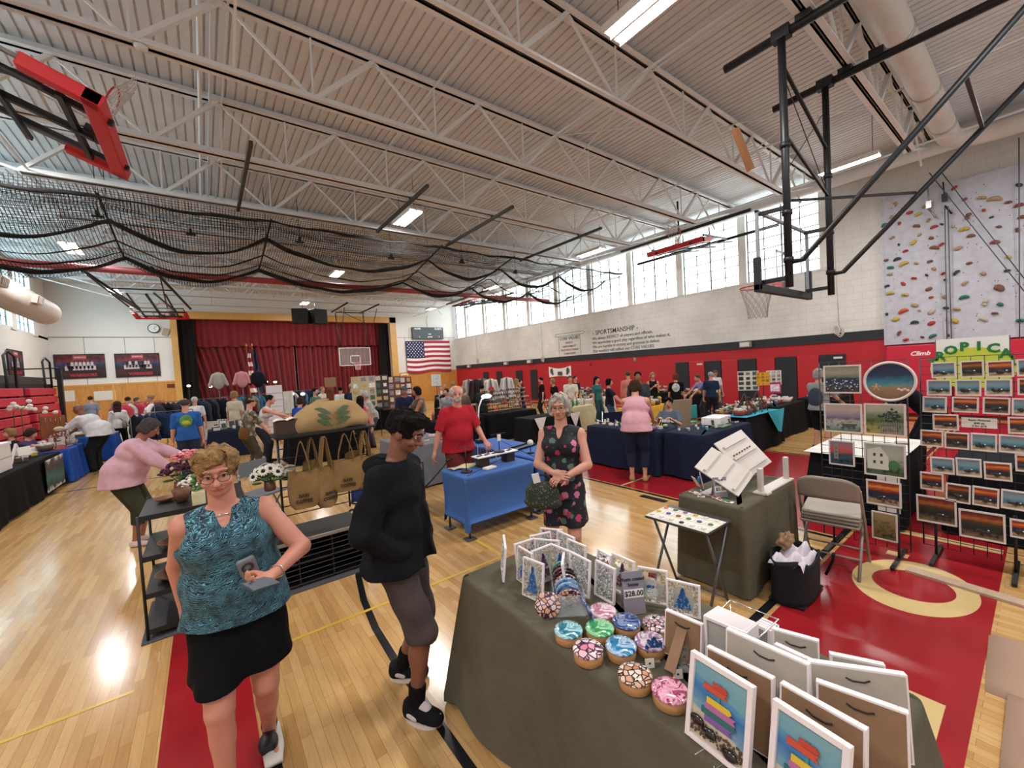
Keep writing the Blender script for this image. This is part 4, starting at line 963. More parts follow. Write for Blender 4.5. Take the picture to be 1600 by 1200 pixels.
for i, (p, zt, h, k, lab) in enumerate(SM):
    frame_top(*p, zt, h, lab, chips=CH[k], chipseed=i, group='mosaic frames', border=.009, depth=.014, name='mosaic_picture')
# disc bin
bx, by = 1.43, 1.53; rzb = math.atan2(.28, .22)
r = thing('acrylic_bin', 'clear acrylic bin holding a row of round resin coasters', 'display bin', (bx, by, .745), rzb)
b = MB(); L_, W2, H2 = .34, .15, .10
b.bb((-L_/2, -W2/2, 0), (L_/2, W2/2, .004)); b.bb((-L_/2, -W2/2, 0), (L_/2, -W2/2+.004, H2)); b.bb((-L_/2, W2/2-.004, 0), (L_/2, W2/2, H2)); b.bb((-L_/2, -W2/2, 0), (-L_/2+.004, W2/2, H2)); b.bb((L_/2-.004, -W2/2, 0), (L_/2, W2/2, H2)); b.build('bin_wall', acryl, r)
DC = [('d_or', cells('resin_orange', 'e0a070', '4a1f3a', 'f0e0e8', 45)), ('d_nv', _M['resin_navy']), ('d_bl', _M['resin_blue']), ('d_bk', cells('resin_dark', '2a2430', '0e0c10', '6a2c3c', 60)), ('d_pp', _M['resin_purple']), ('d_gn', marble('resin_dgreen', '2a7a58', '7cc49a', '16482f'))]
dl = [(0, 'orange and purple'), (1, 'navy'), (2, 'blue'), (1, 'dark blue'), (2, 'blue and white'), (0, 'copper'), (3, 'black'), (3, 'dark red edged'), (3, 'black edged'), (4, 'plum'), (3, 'near black'), (5, 'green')]
for i, (mi_, nm) in enumerate(dl):
    t = -.135+i*.025; R_ = Matrix.Rotation(rzb, 3, 'Z'); p = R_@Vector((t, 0, 0)); b = MB()
    b.lathe([(0, -.004), (.058, -.004), (.062, -.001), (.062, .003), (.058, .005), (0, .005)], n=30)
    o = tag(b.build('resin_coaster', DC[mi_][1]), '%s round resin coaster, %s from the near end of the clear bin' % (nm, ORD[i]), 'coaster', 'coasters in the bin')
    o.location = (bx+p.x, by+p.y, .745+.07); o.rotation_euler = (Matrix.Rotation(rzb, 3, 'Z')@Matrix.Rotation(-PI/2+.12*(i % 3-1)-.25, 3, 'Y')).to_euler()
b = MB(); b.lathe([(0, -.004), (.058, -.004), (.062, -.001), (.062, .003), (.058, .005), (0, .005)], n=30)
x, y = FL(856, 948, .80); o = tag(b.build('resin_coaster', DC[0][1]), 'orange and violet resin coaster leaning outside the front of the bin', 'coaster'); o.location = (x, y, .808); o.rotation_euler = (Matrix.Rotation(rzb+PI, 3, 'Z')@Matrix.Rotation(PI/2-.2, 3, 'Y')).to_euler()
x, y = FL(917, 955, .80); b = MB(); b.lathe([(0, -.004), (.058, -.004), (.062, -.001), (.062, .003), (.058, .005), (0, .005)], n=30)
o = tag(b.build('resin_coaster', DC[1][1]), 'dark blue resin coaster leaning at the right side of the bin', 'coaster'); o.location = (x, y, .806); o.rotation_euler = (Matrix.Rotation(rzb-PI/2+.3, 3, 'Z')@Matrix.Rotation(PI/2-.35, 3, 'Y')).to_euler()
# price sign
def tent_sign(label, u, v, z, w_, h, rz, txts, body='lilac', colr='8d8792', name='price_sign', inkc=None, tilt=.12):
    x, y = FL(u, v, z); r = thing(name, label, 'sign', (x, y, z)); r.rotation_euler = (Matrix.Rotation(rz, 3, 'Z')@Matrix.Rotation(-tilt, 3, 'X')).to_euler()
    b = MB(); b.bb((-w_/2, -.002, 0), (w_/2, .002, h)); b.bar((0, .002, h*.9), (0, .07, .0), w_*.9, .003); b.build('sign_board', mat('sign_'+body, colr, .5), r)
    for t, xx, zz, s, bgd in txts:
        if bgd: q = MB(); q.bb((-bgd[0]/2, -.004, zz-bgd[1]/2), (bgd[0]/2, -.0025, zz+bgd[1]/2)); q.build('price_label', mat('label_white', 'e6dfdc', .6), r)
        text_mesh(t, s, inkc or mat('sign_ink', '2c2630', .6), r, 'lettering', (xx, -.0055, zz), RB, ext=.0006, bold=.0006)
    return r
faceL = -PI/2+.35   # facing towards the camera from the table
tent_sign('lilac price sign reading Resin coated box $28.00', 993, 960, .745, .105, .20, -.55, [('Resin coated', 0, .165, .022, None), ('boxes', 0, .14, .022, None), ('$28.00', 0, .098, .034, (.095, .04))])
# round stands of shell mosaic and small price cards
for i, (u, v, lab, c) in enumerate(((1022, 1030, 'small glass piece with blue mosaic chips in front of the purple box', '2f5f94'), (1068, 1045, 'small glass piece with grey shell chips beside the sign-post picture', '9a8f86'))):
    x, y = FL(u, v, .745); r = thing('mosaic_ornament', lab, 'ornament', (x, y, .745), -.6)
    b = MB(); b.lathe([(.034, -.002), (.034, .002)], (0, 0, .055), 20, M=Matrix.Rotation(PI/2, 3, 'X')); b.build('glass_disc', clear, r)
    b = MB(); rr = random.Random(i)
    for k in range(120):
        a = rr.uniform(0, 6.3); q = .034*math.sqrt(rr.random()); b.box((q*math.cos(a), -.004, .055+q*1.15*math.sin(a)), (.006, .004, .006), (0, rr.uniform(0, 3), 0))
    q_ = b.build('mosaic_chips', mat('chip_'+c, c, .2), r); q_['kind'] = 'stuff'
    b = MB(); b.bb((-.018, -.02, 0), (.018, .01, .006)); b.build('stand', acryl, r)
    x2, y2 = FL(u-6 if i == 0 else u-8, v+12 if i == 0 else v+14, .75); c_ = MB(); c_.box((0, 0, .017), (.036, .002, .034)); c_.box((0, -.0015, .017), (.008, .001, .006), mi=1)
    o = tag(c_.build('price_card', [mat('paper'), black]), 'small white price card standing before the %s mosaic ornament' % ('blue' if i == 0 else 'grey shell'), 'card'); o.location = (x2, y2, .745); o.rotation_euler = (-.2, 0, -.6)
# big frames at the right end
def signpost_art(seed):
    g = NT('beach_art%d' % seed, .5); x = g.sep(); z = g.math('ADD', x[2], g.math('MULTIPLY', x[0], .25))
    n = g.math('MULTIPLY', g.math('SUBTRACT', g.noise(18, 5, g.mapping((1, 1, 4))), .5), .05)
    c = g.ramp(g.math('MULTIPLY', g.math('ADD', z, n), 3.6), [(0, 'b9a890'), (.27, 'c9bca4'), (.33, '6f9ab0'), (.52, '2f6ea8'), (.6, '4f8ab4'), (.64, '6a9cac'), (1, '7ea8ae')]); g.col(c); return g.M
def signpost(r, w_, h):
    cols = [('c8503c', -.01, .70, .075), ('d8b83a', .0, .56, .07), ('b06a9c', .008, .49, .095), ('2f6a68', 0, .42, .10), ('7a5a9c', .004, .35, .085), ('b8483a', .0, .76, .04)]
    b = MB(); b.bb((-.004, -.006, h*.3), (.004, -.003, h*.8)); b.build('sign_post', mat('post_teal', '3f8a94', .5), r)
    for i, (c, x, z, l) in enumerate(cols):
        b = MB(); L = l/2*(w_/.21); hh = .0085*h/.25; zz = z*h; s = 1 if i % 2 else -1
        b.prism([(x-L, -.006, zz-hh), (x+L, -.006, zz-hh), (x+L+s*.008, -.006, zz), (x+L, -.006, zz+hh), (x-L, -.006, zz+hh)], (0, -.003, 0)); 
        b.build('sign_plank', mat('plank_'+c, c, .5), r)
    b = MB(); rr = random.Random(3)
    for k in range(150): b.ball((rr.uniform(-.42, .42)*w_, -.006, h*(.10+rr.random()*.16)), .0035, n=4)
    o = b.build('shell_bits', mat('shell_brown', '5a4438', .6), r); o['kind'] = 'stuff'
    for dx, dz in ((-.06, .26), (-.02, .2), (.045, .13)):
        b = MB(); b.ball((dx*w_/.21, -.01, dz*h), (.024, .008, .016), n=10); b.build('dark_shell', mat('shell_dark', '1f1c1e', .25, coat=.5), r)
r = frame_top(1082, 1015, 1180, 1074, 1.0, .255, 'white-framed beach picture with a stack of coloured arrow signs, front of the sage table', art=signpost_art(1), back=brownb, border=.016, depth=.022, tilt=.2, group='beach sign pictures'); signpost(r, .21, .255)
b = MB(); b.tube([(-.03, -.06, .0), (-.03, .01, .0), (0, .06, 0), (.03, .01, 0), (.03, -.06, 0), (.03, -.06, .012)], .0018, 5); b.build('wire_easel', chrome, r)
r = frame_top(1210, 1090, 1332, 1168, 1.0, .255, 'second white-framed beach sign picture, cut off by the bottom right of the view', art=signpost_art(2), back=brownb, border=.016, depth=.022, tilt=.2, group='beach sign pictures'); signpost(r, .21, .255)
BG = [((1041, 951, 1099, 975), .93, .17, brownb, 'brown-backed small frame with an easel leg beside the resin boxes', True),
      ((1106, 1008, 1210, 1059), .985, .24, brownb, 'brown-backed frame just behind the first beach sign picture', False),
      ((1136, 980, 1266, 1037), 1.02, .27, greyb, 'large grey-backed frame behind the brown-backed one', False),
      ((1207, 980, 1280, 1000), .95, .19, greyb, 'grey-backed frame at the back edge beside the wire rack', False),
      ((1211, 1004, 1267, 1030), .96, .2, greyb, 'small grey-backed frame tucked behind the large grey one', False),
      ((1261, 1030, 1415, 1052), .99, .25, greyb, 'wide grey-backed frame at the right end of the sage table', False),
      ((1296, 1019, 1382, 1037), .95, .2, greyb, 'frame peeking over the wide grey-backed frame at the right end', False),
      ((1275, 1061, 1420, 1112), .98, .25, brownb, 'brown-backed frame in front of the wide grey one at the table end', False),
      ((1221, 1064, 1356, 1139), 1.0, .26, brownb, 'brown-backed frame directly behind the second beach sign picture', False)]
for p, zt, h, bk, lab, st in BG:
    # these face away: their backs are towards the camera
    a = (p[2], p[3], p[0], p[1]); frame_top(*a, zt, h, lab, back=bk, art=clear, border=.02, depth=.022, tilt=-.10 if not st else -.16, stand=st, group='white frames seen from behind')
# wire rack of frames
for i in range(8):
    f = i/7; u1 = 1120-20*f; v1 = 947+13*f; u2 = 1184-16*f; v2 = 975+13*f
    frame_top(u1, v1, u2, v2, .965, .19, 'white frame in the wire rack, %s from the back' % ORD[i], back=greyb, art=clear, border=.012, depth=.016, tilt=0, group='frames in the wire rack')
for i in range(4):
    f = i/3; frame_top(1180+10*f, 973-8*f, 1206+8*f, 985-9*f, .93, .16, 'small white frame at the right end of the wire rack, %s one' % ORD[i], back=greyb, art=clear, border=.012, depth=.014, tilt=.1, group='small frames at the rack end')
a = FL(1141, 937, .95); c_ = FL(1216, 968, .95); d_ = FL(1170, 990, .95); e_ = FL(1100, 960, .95)
b = MB(); b.tube([a+(.95,), c_+(.95,), d_+(.9,), e_+(.9,)], .0035, 6, closed=True); b.tube([a+(.75,), c_+(.75,), d_+(.75,), e_+(.75,)], .003, 6, closed=True)
for q in (a, c_, d_, e_): b.tube([q+(.75,), q+(.93,)], .003, 5)
tag(b.build('wire_rack', chrome), 'chrome wire rack holding upright white frames on the sage table', 'rack')

# --- second sage table: white display
r = thing('ring_display', 'white slanted two-panel display stand with ledges on the small sage table', 'display stand', (3.9, 1.72, .745))
wd = mat('display_white', 'c9c0b8', .45)
def slab(name, c, d, rot, par): q = MB(); q.box((0, 0, 0), d); o = q.build(name, wd, par, bevel=.003); o.location = c; o.rotation_euler = rot; return o
p1_ = slab('panel', (-.30, .02, .20), (.34, .40, .012), (.62, -.38, 0), r)
p2_ = slab('panel', (.17, .06, .27), (.56, .40, .012), (.85, -.1, 0), r)
for k, (pp, n_, w_) in enumerate(((p1_, 3, .30), (p2_, 3, .46))):
    for j in range(n_):
        q = MB(); q.box((0, -.14+.13*j, .016), (w_, .022, .022)); q.build('ledge', wd, pp)
q = MB(); rr = random.Random(2)
for j in range(7): q.box((-.18+.055*j, .02, .016), (.014, .014, .01))
o = q.build('ring', mat('ring_red', '7a2c24', .4), p2_); o['kind'] = 'stuff'
for x in (-.12, .44): slab('post', (x, -.2, .11), (.05, .035, .22), (0, 0, 0), r)
slab('base_rail', (.16, -.2, .008), (.66, .10, .014), (0, 0, 0), r); slab('foot', (-.12, -.22, .012), (.09, .1, .02), (0, 0, 0), r); slab('base_rail', (-.02, .12, .008), (.9, .08, .014), (0, 0, 0), r)
tent_sign('small lilac price sign in front of the white display reading $5.00', 1127, 777, .745, .12, .17, -.6, [('Resin', 0, .145, .022, None), ('Keychains', 0, .118, .02, None), ('$5.00', 0, .07, .04, (.1, .05))])
x, y = FL(1097, 763, .745); r = thing('card_holder', 'white folded card holder with blue pieces at the left of the display', 'card holder', (x, y, .745), .5)
b = MB(); b.box((0, 0, .07), (.10, .006, .14), (-.2, 0, 0)); b.box((.03, .05, .05), (.08, .006, .1), (-.5, 0, .4)); b.build('card', wd, r)
b = MB(); b.ball((.07, .02, .06), (.03, .02, .035), n=8); b.build('blue_piece', mat('blue_glass', '3f7ab8', .2), r)
rr = random.Random(11)
SMALL = [('a5482f', 'red'), ('3f5f94', 'blue'), ('c9a83a', 'yellow'), ('4a7a4a', 'green'), ('d8d4cc', 'white'), ('8a5f8a', 'purple'), ('d87a5a', 'coral'), ('2c2c30', 'black')]
def packet(name, lab, x, y, z, c, rz, w_=.045, d_=.06, grp=None, cat='packet', th=.008):
    r_ = thing(name, lab, cat, (x, y, z), rz, grp)
    q = MB(); q.bb((-w_/2, -d_/2, 0), (w_/2, d_/2, .003)); q.build('card', mat('paper'), r_)
    q = MB(); q.ball((0, .008, .003+th/2), (w_*.36, d_*.3, th), n=8); q.build('piece', mat('piece_'+c[1], c[0], .3), r_); return r_
for i, (u, v, ci) in enumerate(((1083, 769, 0), (1091, 772, 4), (1100, 767, 7), (1106, 771, 1), (1112, 775, 0), (1119, 778, 0), (1126, 781, 0), (1134, 783, 3), (1140, 785, 3), (1096, 776, 5))):
    x, y = FL(u, v, .745); packet('resin_packet', '%s resin piece on card, %s from left on the small sage table' % (SMALL[ci][1], ORD[i]), x, y, .746, SMALL[ci], rr.uniform(-.6, .6), grp='resin pieces on the sage table')
# TV tray
tx, ty = 3.08, 1.79
r = thing('folding_tray_table', 'small folding tray table with a pale top and crossed legs', 'tray table', (tx, ty, 0), .0)
b = MB(); b.bb((-.22, -.27, .64), (.17, .27, .662)); b.build('tray_top', mat('tray_dark', '3a3a38', .4), r, bevel=.012)
b = MB(); b.bb((-.215, -.265, .662), (.08, .265, .6635)); b.build('paper_sheet', mat('paper'), r)
for s in (-1, 1):
    b = MB(); b.tube([(-.2, s*.24, 0), (.14, s*.24, .64)], .011, 7); b.build('leg', tableleg, r); b = MB(); b.tube([(.14, s*.22, 0), (-.16, s*.22, .64)], .011, 7); b.build('leg', tableleg, r)
b = MB(); b.tube([(-.2, -.24, .02), (-.2, .24, .02)], .009, 6); b.build('stretcher', tableleg, r); b = MB(); b.tube([(.14, -.22, .02), (.14, .22, .02)], .009, 6); b.build('stretcher', tableleg, r)
k = 0
for row in range(3):
    for c in range(6):
        x = tx-.17+row*.105; y = ty+.22-c*.088; ci = [4, 4, 4, 7, 4, 4, 2, 1, 0, 3, 1, 3, 6, 3, 5, 2, 4, 4][k]; k += 1
        packet('resin_magnet', '%s resin magnet on the tray table, %s in the %s row' % (SMALL[ci][1], ORD[c], ORD[row]), x, y, .664, SMALL[ci], rr.uniform(-.2, .2), .06, .07, 'magnets on the tray table', 'magnet')
# black tote bag
r = thing('tote_bag', 'large black open bag with white wrapping spilling out under the small sage table', 'bag', (3.70, 1.25, 0), .03)
b = MB(); b.grid(lambda u, v: ((.27+.01*math.sin(u*20))*math.cos(2*PI*u)*(1-.12*v)*abs(math.cos(2*PI*u))**-.25 if abs(math.cos(2*PI*u)) > .02 else 0, .135*math.sin(2*PI*u)*(1+.1*v)*(abs(math.sin(2*PI*u))+.02)**-.3, .01+.33*v+.02*math.sin(u*25)*v), 48, 8); b.poly([(-.24, -.12, .02), (.24, -.12, .02), (.24, .12, .02), (-.24, .12, .02)])
o = b.build('bag_body', mat('bag_black', '0f0f12', .8, bump=.3), r); sm_ = o.modifiers.new('thick', 'SOLIDIFY'); sm_.thickness = .01
b = MB(); b.grid(lambda u, v: ((u-.5)*.46, (v-.5)*.24, .29+.05*math.sin(u*11+v*7)+.03*math.sin(v*17)), 20, 14); b.build('wrapping_paper', mat('tissue', 'cfc6cc', .8), r)
for s in (-1, 1): b = MB(); b.tube([(.22, s*.2, .32), (.36, s*.16, .2), (.4, s*.1, .05)], .012, 6); b.build('strap', mat('bag_black'), r)
for lab, x, y, z, c, sc in (('dark red crumpled cloth bundle behind the black bag', 4.10, 1.34, .10, '5a1c22', (.13, .08, .12)), ('brown paper bundle behind the black bag', 3.74, 1.33, .40, '8a6a4a', (.11, .05, .06))):
    b = MB(); rr2 = random.Random(c)
    def fn(u, v): 
        t = PI*v; a = 2*PI*u; q = 1+.16*math.sin(a*3+t*4)+.1*math.sin(a*5-t*7); return (sc[0]*q*math.sin(t)*math.cos(a), sc[1]*q*math.sin(t)*math.sin(a), sc[2]*q*math.cos(t))
    b.grid(fn, 28, 16); o = tag(b.build('cloth_bundle', mat('bundle'+c, c, .8)), lab, 'bundle'); o.location = (x, y, z)
# folding chair
r = thing('folding_chair', 'beige metal folding chair with stacked grey seat cushions beside the grid wall', 'chair', (4.45, 1.2, 0), PI/2+.12)
cm = mat('chair_beige', '8f8378', .4, .25)
for s in (-1, 1):
    b = MB(); b.tube([(s*.225, -.25, 0), (s*.225, .02, .45), (s*.215, .17, .74), (s*.20, .185, .80)], .0125, 8); b.build('leg', cm, r)
    b = MB(); b.tube([(s*.20, .24, 0), (s*.20, -.14, .43)], .0125, 8); b.build('leg', cm, r)
b = MB(); b.tube([(-.225, -.17, .13), (.225, -.17, .13)], .009, 6); b.build('stretcher', cm, r); b = MB(); b.tube([(-.2, .16, .16), (.2, .16, .16)], .009, 6); b.build('stretcher', cm, r)
b = MB()
def bk(u, v):
    x = (u-.5)*.43; top = .86-.02*(2*abs(u-.5))**4*3; return (x, .17+.03*v+.035*(1-(2*(u-.5))**2), .66+(top-.66)*v)
b.grid(bk, 16, 6); o = b.build('backrest', cm, r); s_ = o.modifiers.new('t', 'SOLIDIFY'); s_.thickness = .014
b = MB(); b.box((0, 0, .435), (.42, .40, .025)); b.build('seat', cm, r, bevel=.01)
for k, c in enumerate(('7a6f66', '8c8378', 'a29a8e')):
    b = MB(); b.box((0, -.005, .465+.03*k), (.41, .40, .028)); o = tag(b.build('seat_cushion', mat('cushion_'+c, c, .85, bump=.1), bevel=.013), 'thin grey chair cushion, %s in the stack on the folding chair' % ('lowest', 'middle', 'topmost')[k], 'cushion', 'chair cushions'); o.location = (4.45, 1.2, 0); o.rotation_euler = (0, 0, PI/2+.12+.03*k)

# --- grid walls ------------------------------------------------------
def gridwall(label, x, y0, y1, zb=.1, zt=1.83, legs=True):
    r = thing('wire_grid_panel', label, 'display grid', (x, y0, 0)); Wd = y1-y0
    b = MB()
    n = 8; 
    for i in range(n+1): b.tube([(0, Wd*i/n, zb), (0, Wd*i/n, zt)], .0032 if 0 < i < n else .006, 5)
    for j in range(24): z = zb+(zt-zb)*j/23; b.tube([(0, 0, z), (0, Wd, z)], .003, 5)
    b.build('wire_mesh', black, r)
    for s in (.08, Wd-.08):
        b = MB(); b.bar((-.28, s, .02), (.28, s, .02), .03, .02); b.build('floor_foot', black, r); b = MB(); b.tube([(0, s, .02), (0, s, .5)], .01, 6); b.build('foot_post', black, r)
    return r
gridwall('left black wire grid panel hung with larger framed paintings', 4.93, .76, 1.40)
gridwall('right black wire grid panel hung with rows of small framed beach pictures', 5.24, .10, .72)
gridwall('farthest right black wire grid panel cut off by the picture edge', 5.24, -.55, .08)
def sea_art(kind):
    nm = 'art_'+kind
    if nm in _M: return _M[nm]
    g = NT(nm, .45); x = g.sep(g.t.nodes.new('ShaderNodeTexCoord').outputs['Generated']); info = g.n('ObjectInfo'); rnd = info.outputs['Random']
    n = g.math('MULTIPLY', g.math('SUBTRACT', g.noise(22, 5, g.mapping((1, 1, 3))), .5), .22)
    z = g.math('ADD', x[2], n)
    if kind == 'sunset': c = g.ramp(z, [(0, '9a7a5a'), (.2, 'b09478'), (.28, '2a2430'), (.48, '232a44'), (.55, '3a1f28'), (.66, 'a8441c'), (.78, 'd8883a'), (.86, 'a83a1c'), (1, '6a2418')])
    elif kind == 'beach': c = g.ramp(z, [(0, 'b8a488'), (.22, 'a89878'), (.3, '4a7080'), (.5, '4f8296'), (.62, '6f98a4'), (.75, '8294a0'), (1, '707a88')])
    elif kind == 'darkset': c = g.ramp(z, [(0, '7a6248'), (.2, '5a4838'), (.3, '1c1c22'), (.5, '1f2a24'), (.62, '4a2a1c'), (.75, 'a8642c'), (.85, '7a2a1c'), (1, '4a1a16')])
    elif kind == 'lavender': c = g.ramp(z, [(0, '3a3430'), (.2, '4a4450'), (.4, '2a3850'), (.52, '1f3444'), (.6, '6a7064'), (.75, 'a09a84'), (1, '8a8474')])
    elif kind == 'bay': c = g.ramp(z, [(0, '5a6848'), (.2, '8a9a94'), (.4, 'b0a498'), (.5, '6a5c74'), (.6, '8a7a8a'), (.8, 'b8a094'), (1, 'a8a094')])
    elif kind == 'garden': c = g.ramp(z, [(0, 'a08a4a'), (.25, '8a8a4a'), (.45, '4a5a34'), (.65, '6a7a58'), (.8, 'a8a490'), (1, 'b0a898')])
    elif kind == 'lighthouse': c = g.ramp(z, [(0, '2a3a44'), (.3, '2f4654'), (.45, '34505c'), (.52, 'a84448'), (.7, 'c0585a'), (.85, '9a6a74'), (1, '7a6a7a')])
    elif kind == 'house': c = g.ramp(z, [(0, '3f5434'), (.25, '54684a'), (.4, '8a9284'), (.7, 'a8a698'), (1, '98a090')])
    elif kind == 'meadow': c = g.ramp(z, [(0, '4f5a2c'), (.5, '6a6f3a'), (1, '5a5a34')])
    else: c = g.ramp(z, [(0, '5a5a34'), (.5, '8a7a4a'), (1, '9a8a64')])
    sp = g.ramp(g.noise(30, 3), [(.35, '555555'), (.55, 'ffffff')]); msk = g.ramp(g.math('ABSOLUTE', g.math('SUBTRACT', x[2], .25)), [(.1, 'ffffff'), (.3, '000000')])
    g.col(g.mix(g.math('MULTIPLY', 1, msk), c, g.mix(1, c, sp, 'MULTIPLY'))); return g.M
def hang(u0, v0, u1, v1, X, kind, lab, grp, rot=0, detail=None, border=None):
    c = AX((u0+u1)/2, (v0+v1)/2, X); yl = AX(u0, (v0+v1)/2, X)[1]; yr = AX(u1, (v0+v1)/2, X)[1]; zt = AX((u0+u1)/2, v0, X)[2]; zb = AX((u0+u1)/2, v1, X)[2]
    w_ = abs(yl-yr)*.97; h = abs(zt-zb)*.93; B = border or (.011 if w_ < .2 else .013)
    r = thing('framed_picture', lab, 'picture', (X, c[1], c[2]-h/2), group=grp); r.rotation_euler = (0, 0, -PI/2)
    b = MB(); D = .02
    b.bb((-w_/2, -D, 0), (-w_/2+B, 0, h)); b.bb((w_/2-B, -D, 0), (w_/2, 0, h)); b.bb((-w_/2+B, -D, 0), (w_/2-B, 0, B)); b.bb((-w_/2+B, -D, h-B), (w_/2-B, 0, h)); b.build('frame_border', mat('frame_offwhite', 'cfc4c0', .5), r)
    b = MB(); b.bb((-w_/2+B, -.012, B), (w_/2-B, -.002, h-B)); b.build('painting', sea_art(kind), r)
    rr = random.Random(int(u0*7+v0))
    if kind in ('sunset', 'beach', 'darkset'):
        b = MB(); xx = rr.uniform(-.12, .12)*w_
        for k in range(7): b.ball((xx+rr.gauss(0, .10*w_), -.013, B+h*.20+rr.uniform(0, .12)*h), (rr.uniform(.008, .02), .004, rr.uniform(.006, .016)), n=6)
        b.build('pebbles', mat('pebble_dark', '2c2a2c', .5), r)
        b = MB(); b.ball((xx+.02, -.016, B+h*.32), (.006, .003, .005), n=6); b.build('white_pebble', white_paint, r)
    if detail: detail(r, w_, h, B)
    r.rotation_euler = (0, 0, -PI/2)
    if rot:
        r.rotation_euler = (Matrix.Rotation(-PI/2, 3, 'Z')@Matrix.Rotation(rot, 3, 'Y')).to_euler()
    return r
def d_house(r, w_, h, B):
    b = MB(); b.prism([(-.42*w_, -.013, .2*h), (.1*w_, -.013, .2*h), (.1*w_, -.013, .6*h), (-.1*w_, -.013, .9*h), (-.42*w_, -.013, .78*h)], (0, -.001, 0)); b.build('painted_house', mat('house_white', 'c4c4b4', .6), r)
    b = MB(); [b.bb((x*w_, -.016, z*h), ((x+.06)*w_, -.0145, (z+.09)*h)) for x in (-.27, -.1) for z in (.38, .6)]; b.build('painted_windows', mat('win_dark', '3a3f44', .5), r)
    b = MB(); b.ball((.22*w_, -.014, .35*h), (.13*w_, .002, .17*h), n=12); b.build('painted_bush', mat('bush', '3f6a44', .7), r)
def d_light(r, w_, h, B):
    b = MB(); b.prism([(-.3*w_, -.013, .25*h), (-.12*w_, -.013, .25*h), (-.15*w_, -.013, .88*h), (-.27*w_, -.013, .88*h)], (0, -.001, 0)); b.build('painted_lighthouse', mat('lh_white', 'd8cfc4', .6), r)
    b = MB(); [b.bb((-.24*w_, -.016, z*h), (-.18*w_, -.0145, (z+.06)*h)) for z in (.35, .5, .65)]; b.build('painted_windows', mat('lh_brown', '6a3a34', .5), r)
def d_fence(r, w_, h, B):
    b = MB(); [b.bb((x*w_, -.015, B), ((x+.025)*w_, -.0135, .42*h)) for x in [-.12+.055*k for k in range(11)]]; b.bb((-.12*w_, -.015, .3*h), (.47*w_, -.0135, .33*h)); b.build('painted_fence', mat('lh_white'), r)
    b = MB(); rr = random.Random(1)
    for k in range(50): b.ball((rr.gauss(.15, .1)*w_, -.014, (.62+rr.gauss(0, .09))*h), (.012, .002, .012), n=5)
    b.build('painted_foliage', mat('foliage_dk', '2c3f28', .7), r)
    b = MB()
    for k in range(40): b.ball((rr.gauss(.15, .11)*w_, -.0165, (.6+rr.gauss(0, .09))*h), .004, n=4)
    b.build('painted_blossom', mat('lh_white'), r)
def d_dots(c, z0, z1, n=45):
    def f(r, w_, h, B):
        b = MB(); rr = random.Random(c)
        for k in range(n): b.ball((rr.uniform(-.42, .42)*w_, -.014, rr.uniform(z0, z1)*h), rr.uniform(.003, .007), n=5)
        o = b.build('painted_flowers', mat('dots_'+c, c, .7), r); o['kind'] = 'stuff'
    return f
def d_boat(r, w_, h, B):
    b = MB(); b.prism([(-.0*w_, -.013, .2*h), (.3*w_, -.013, .2*h), (.36*w_, -.013, .32*h), (-.05*w_, -.013, .3*h)], (0, -.001, 0)); b.build('painted_boat', mat('boat', '4a4a44', .6), r)
GX = 4.905; G2 = 5.215; g1 = 'large paintings on the left grid'; g2 = 'small pictures on the right grid'
hang(1286, 569, 1346, 616, GX, 'lavender', 'white-framed painting of a dark flower field by the sea, top left of left grid', g1, detail=d_dots('c0bcc8', .12, .5))
hang(1287, 629, 1348, 677, GX, 'bay', 'white-framed painting of a misty bay with a small boat, under the flower field one', g1, detail=d_boat)
hang(1349, 629, 1416, 682, GX, 'garden', 'white-framed painting of a garden with a white picket fence', g1, detail=d_fence)
hang(1295, 687, 1336, 728, GX, 'lighthouse', 'small white-framed painting of a lighthouse against a pink sky', g1, detail=d_light)
hang(1349, 691, 1416, 746, GX, 'house', 'white-framed painting of a pale house with a green bush', g1, detail=d_house)
hang(1353, 750, 1409, 791, GX, 'sunset', 'white-framed dark sunset sea picture below the house painting', g1)
hang(1362, 799, 1403, 845, GX, 'autumn', 'lowest white-framed painting on the left grid, brown grasses', g1, detail=d_dots('6a4a2c', .2, .7))
hang(1290, 762, 1347, 796, GX, 'meadow', 'white-framed meadow painting seen through the folding chair back', g1, detail=d_dots('d8cfa0', .5, .8, 30))
# oval
c0 = AX(1390, 596, GX); r = thing('oval_picture', 'oval white-framed beach painting with starfish at the top of the left grid', 'picture', (GX, c0[1], c0[2]), -PI/2)
r.rotation_euler = (0, 0, -PI/2); wo = abs(AX(1350, 596, GX)[1]-AX(1430, 596, GX)[1])/2; ho = abs(AX(1390, 567, GX)[2]-AX(1390, 626, GX)[2])/2
b = MB(); b.tube([(wo*math.cos(t), -.012, ho*math.sin(t)) for t in [2*PI*i/40 for i in range(40)]], .011, 8, closed=True); b.build('oval_frame', mat('frame_offwhite'), r)
g = NT('art_oval', .4); x_ = g.sep(); z_ = g.math('ADD', x_[2], g.math('MULTIPLY', g.math('SUBTRACT', g.noise(14, 5, g.mapping((1, 1, 3))), .5), .09)); g.col(g.ramp(g.math('MULTIPLY_ADD', z_, 3.6, .5), [(0, '7a5a44'), (.3, '9a7a5c'), (.4, '4a8a94'), (.55, '2f6a80'), (.7, '1f3054'), (1, '161a44')]))
b = MB(); b.poly([(wo*math.cos(-t), -.006, ho*math.sin(-t)) for t in [2*PI*i/40 for i in range(40)]]); b.build('painting', g.M, r)
b = MB(); [b.bar((-.09, -.01, -.05), (-.09+.035*math.cos(a), -.01, -.05+.035*math.sin(a)), .012, .006) for a in [.3+2*PI*k/5 for k in range(5)]]; b.build('starfish', mat('starfish', 'c8a070', .7), r)
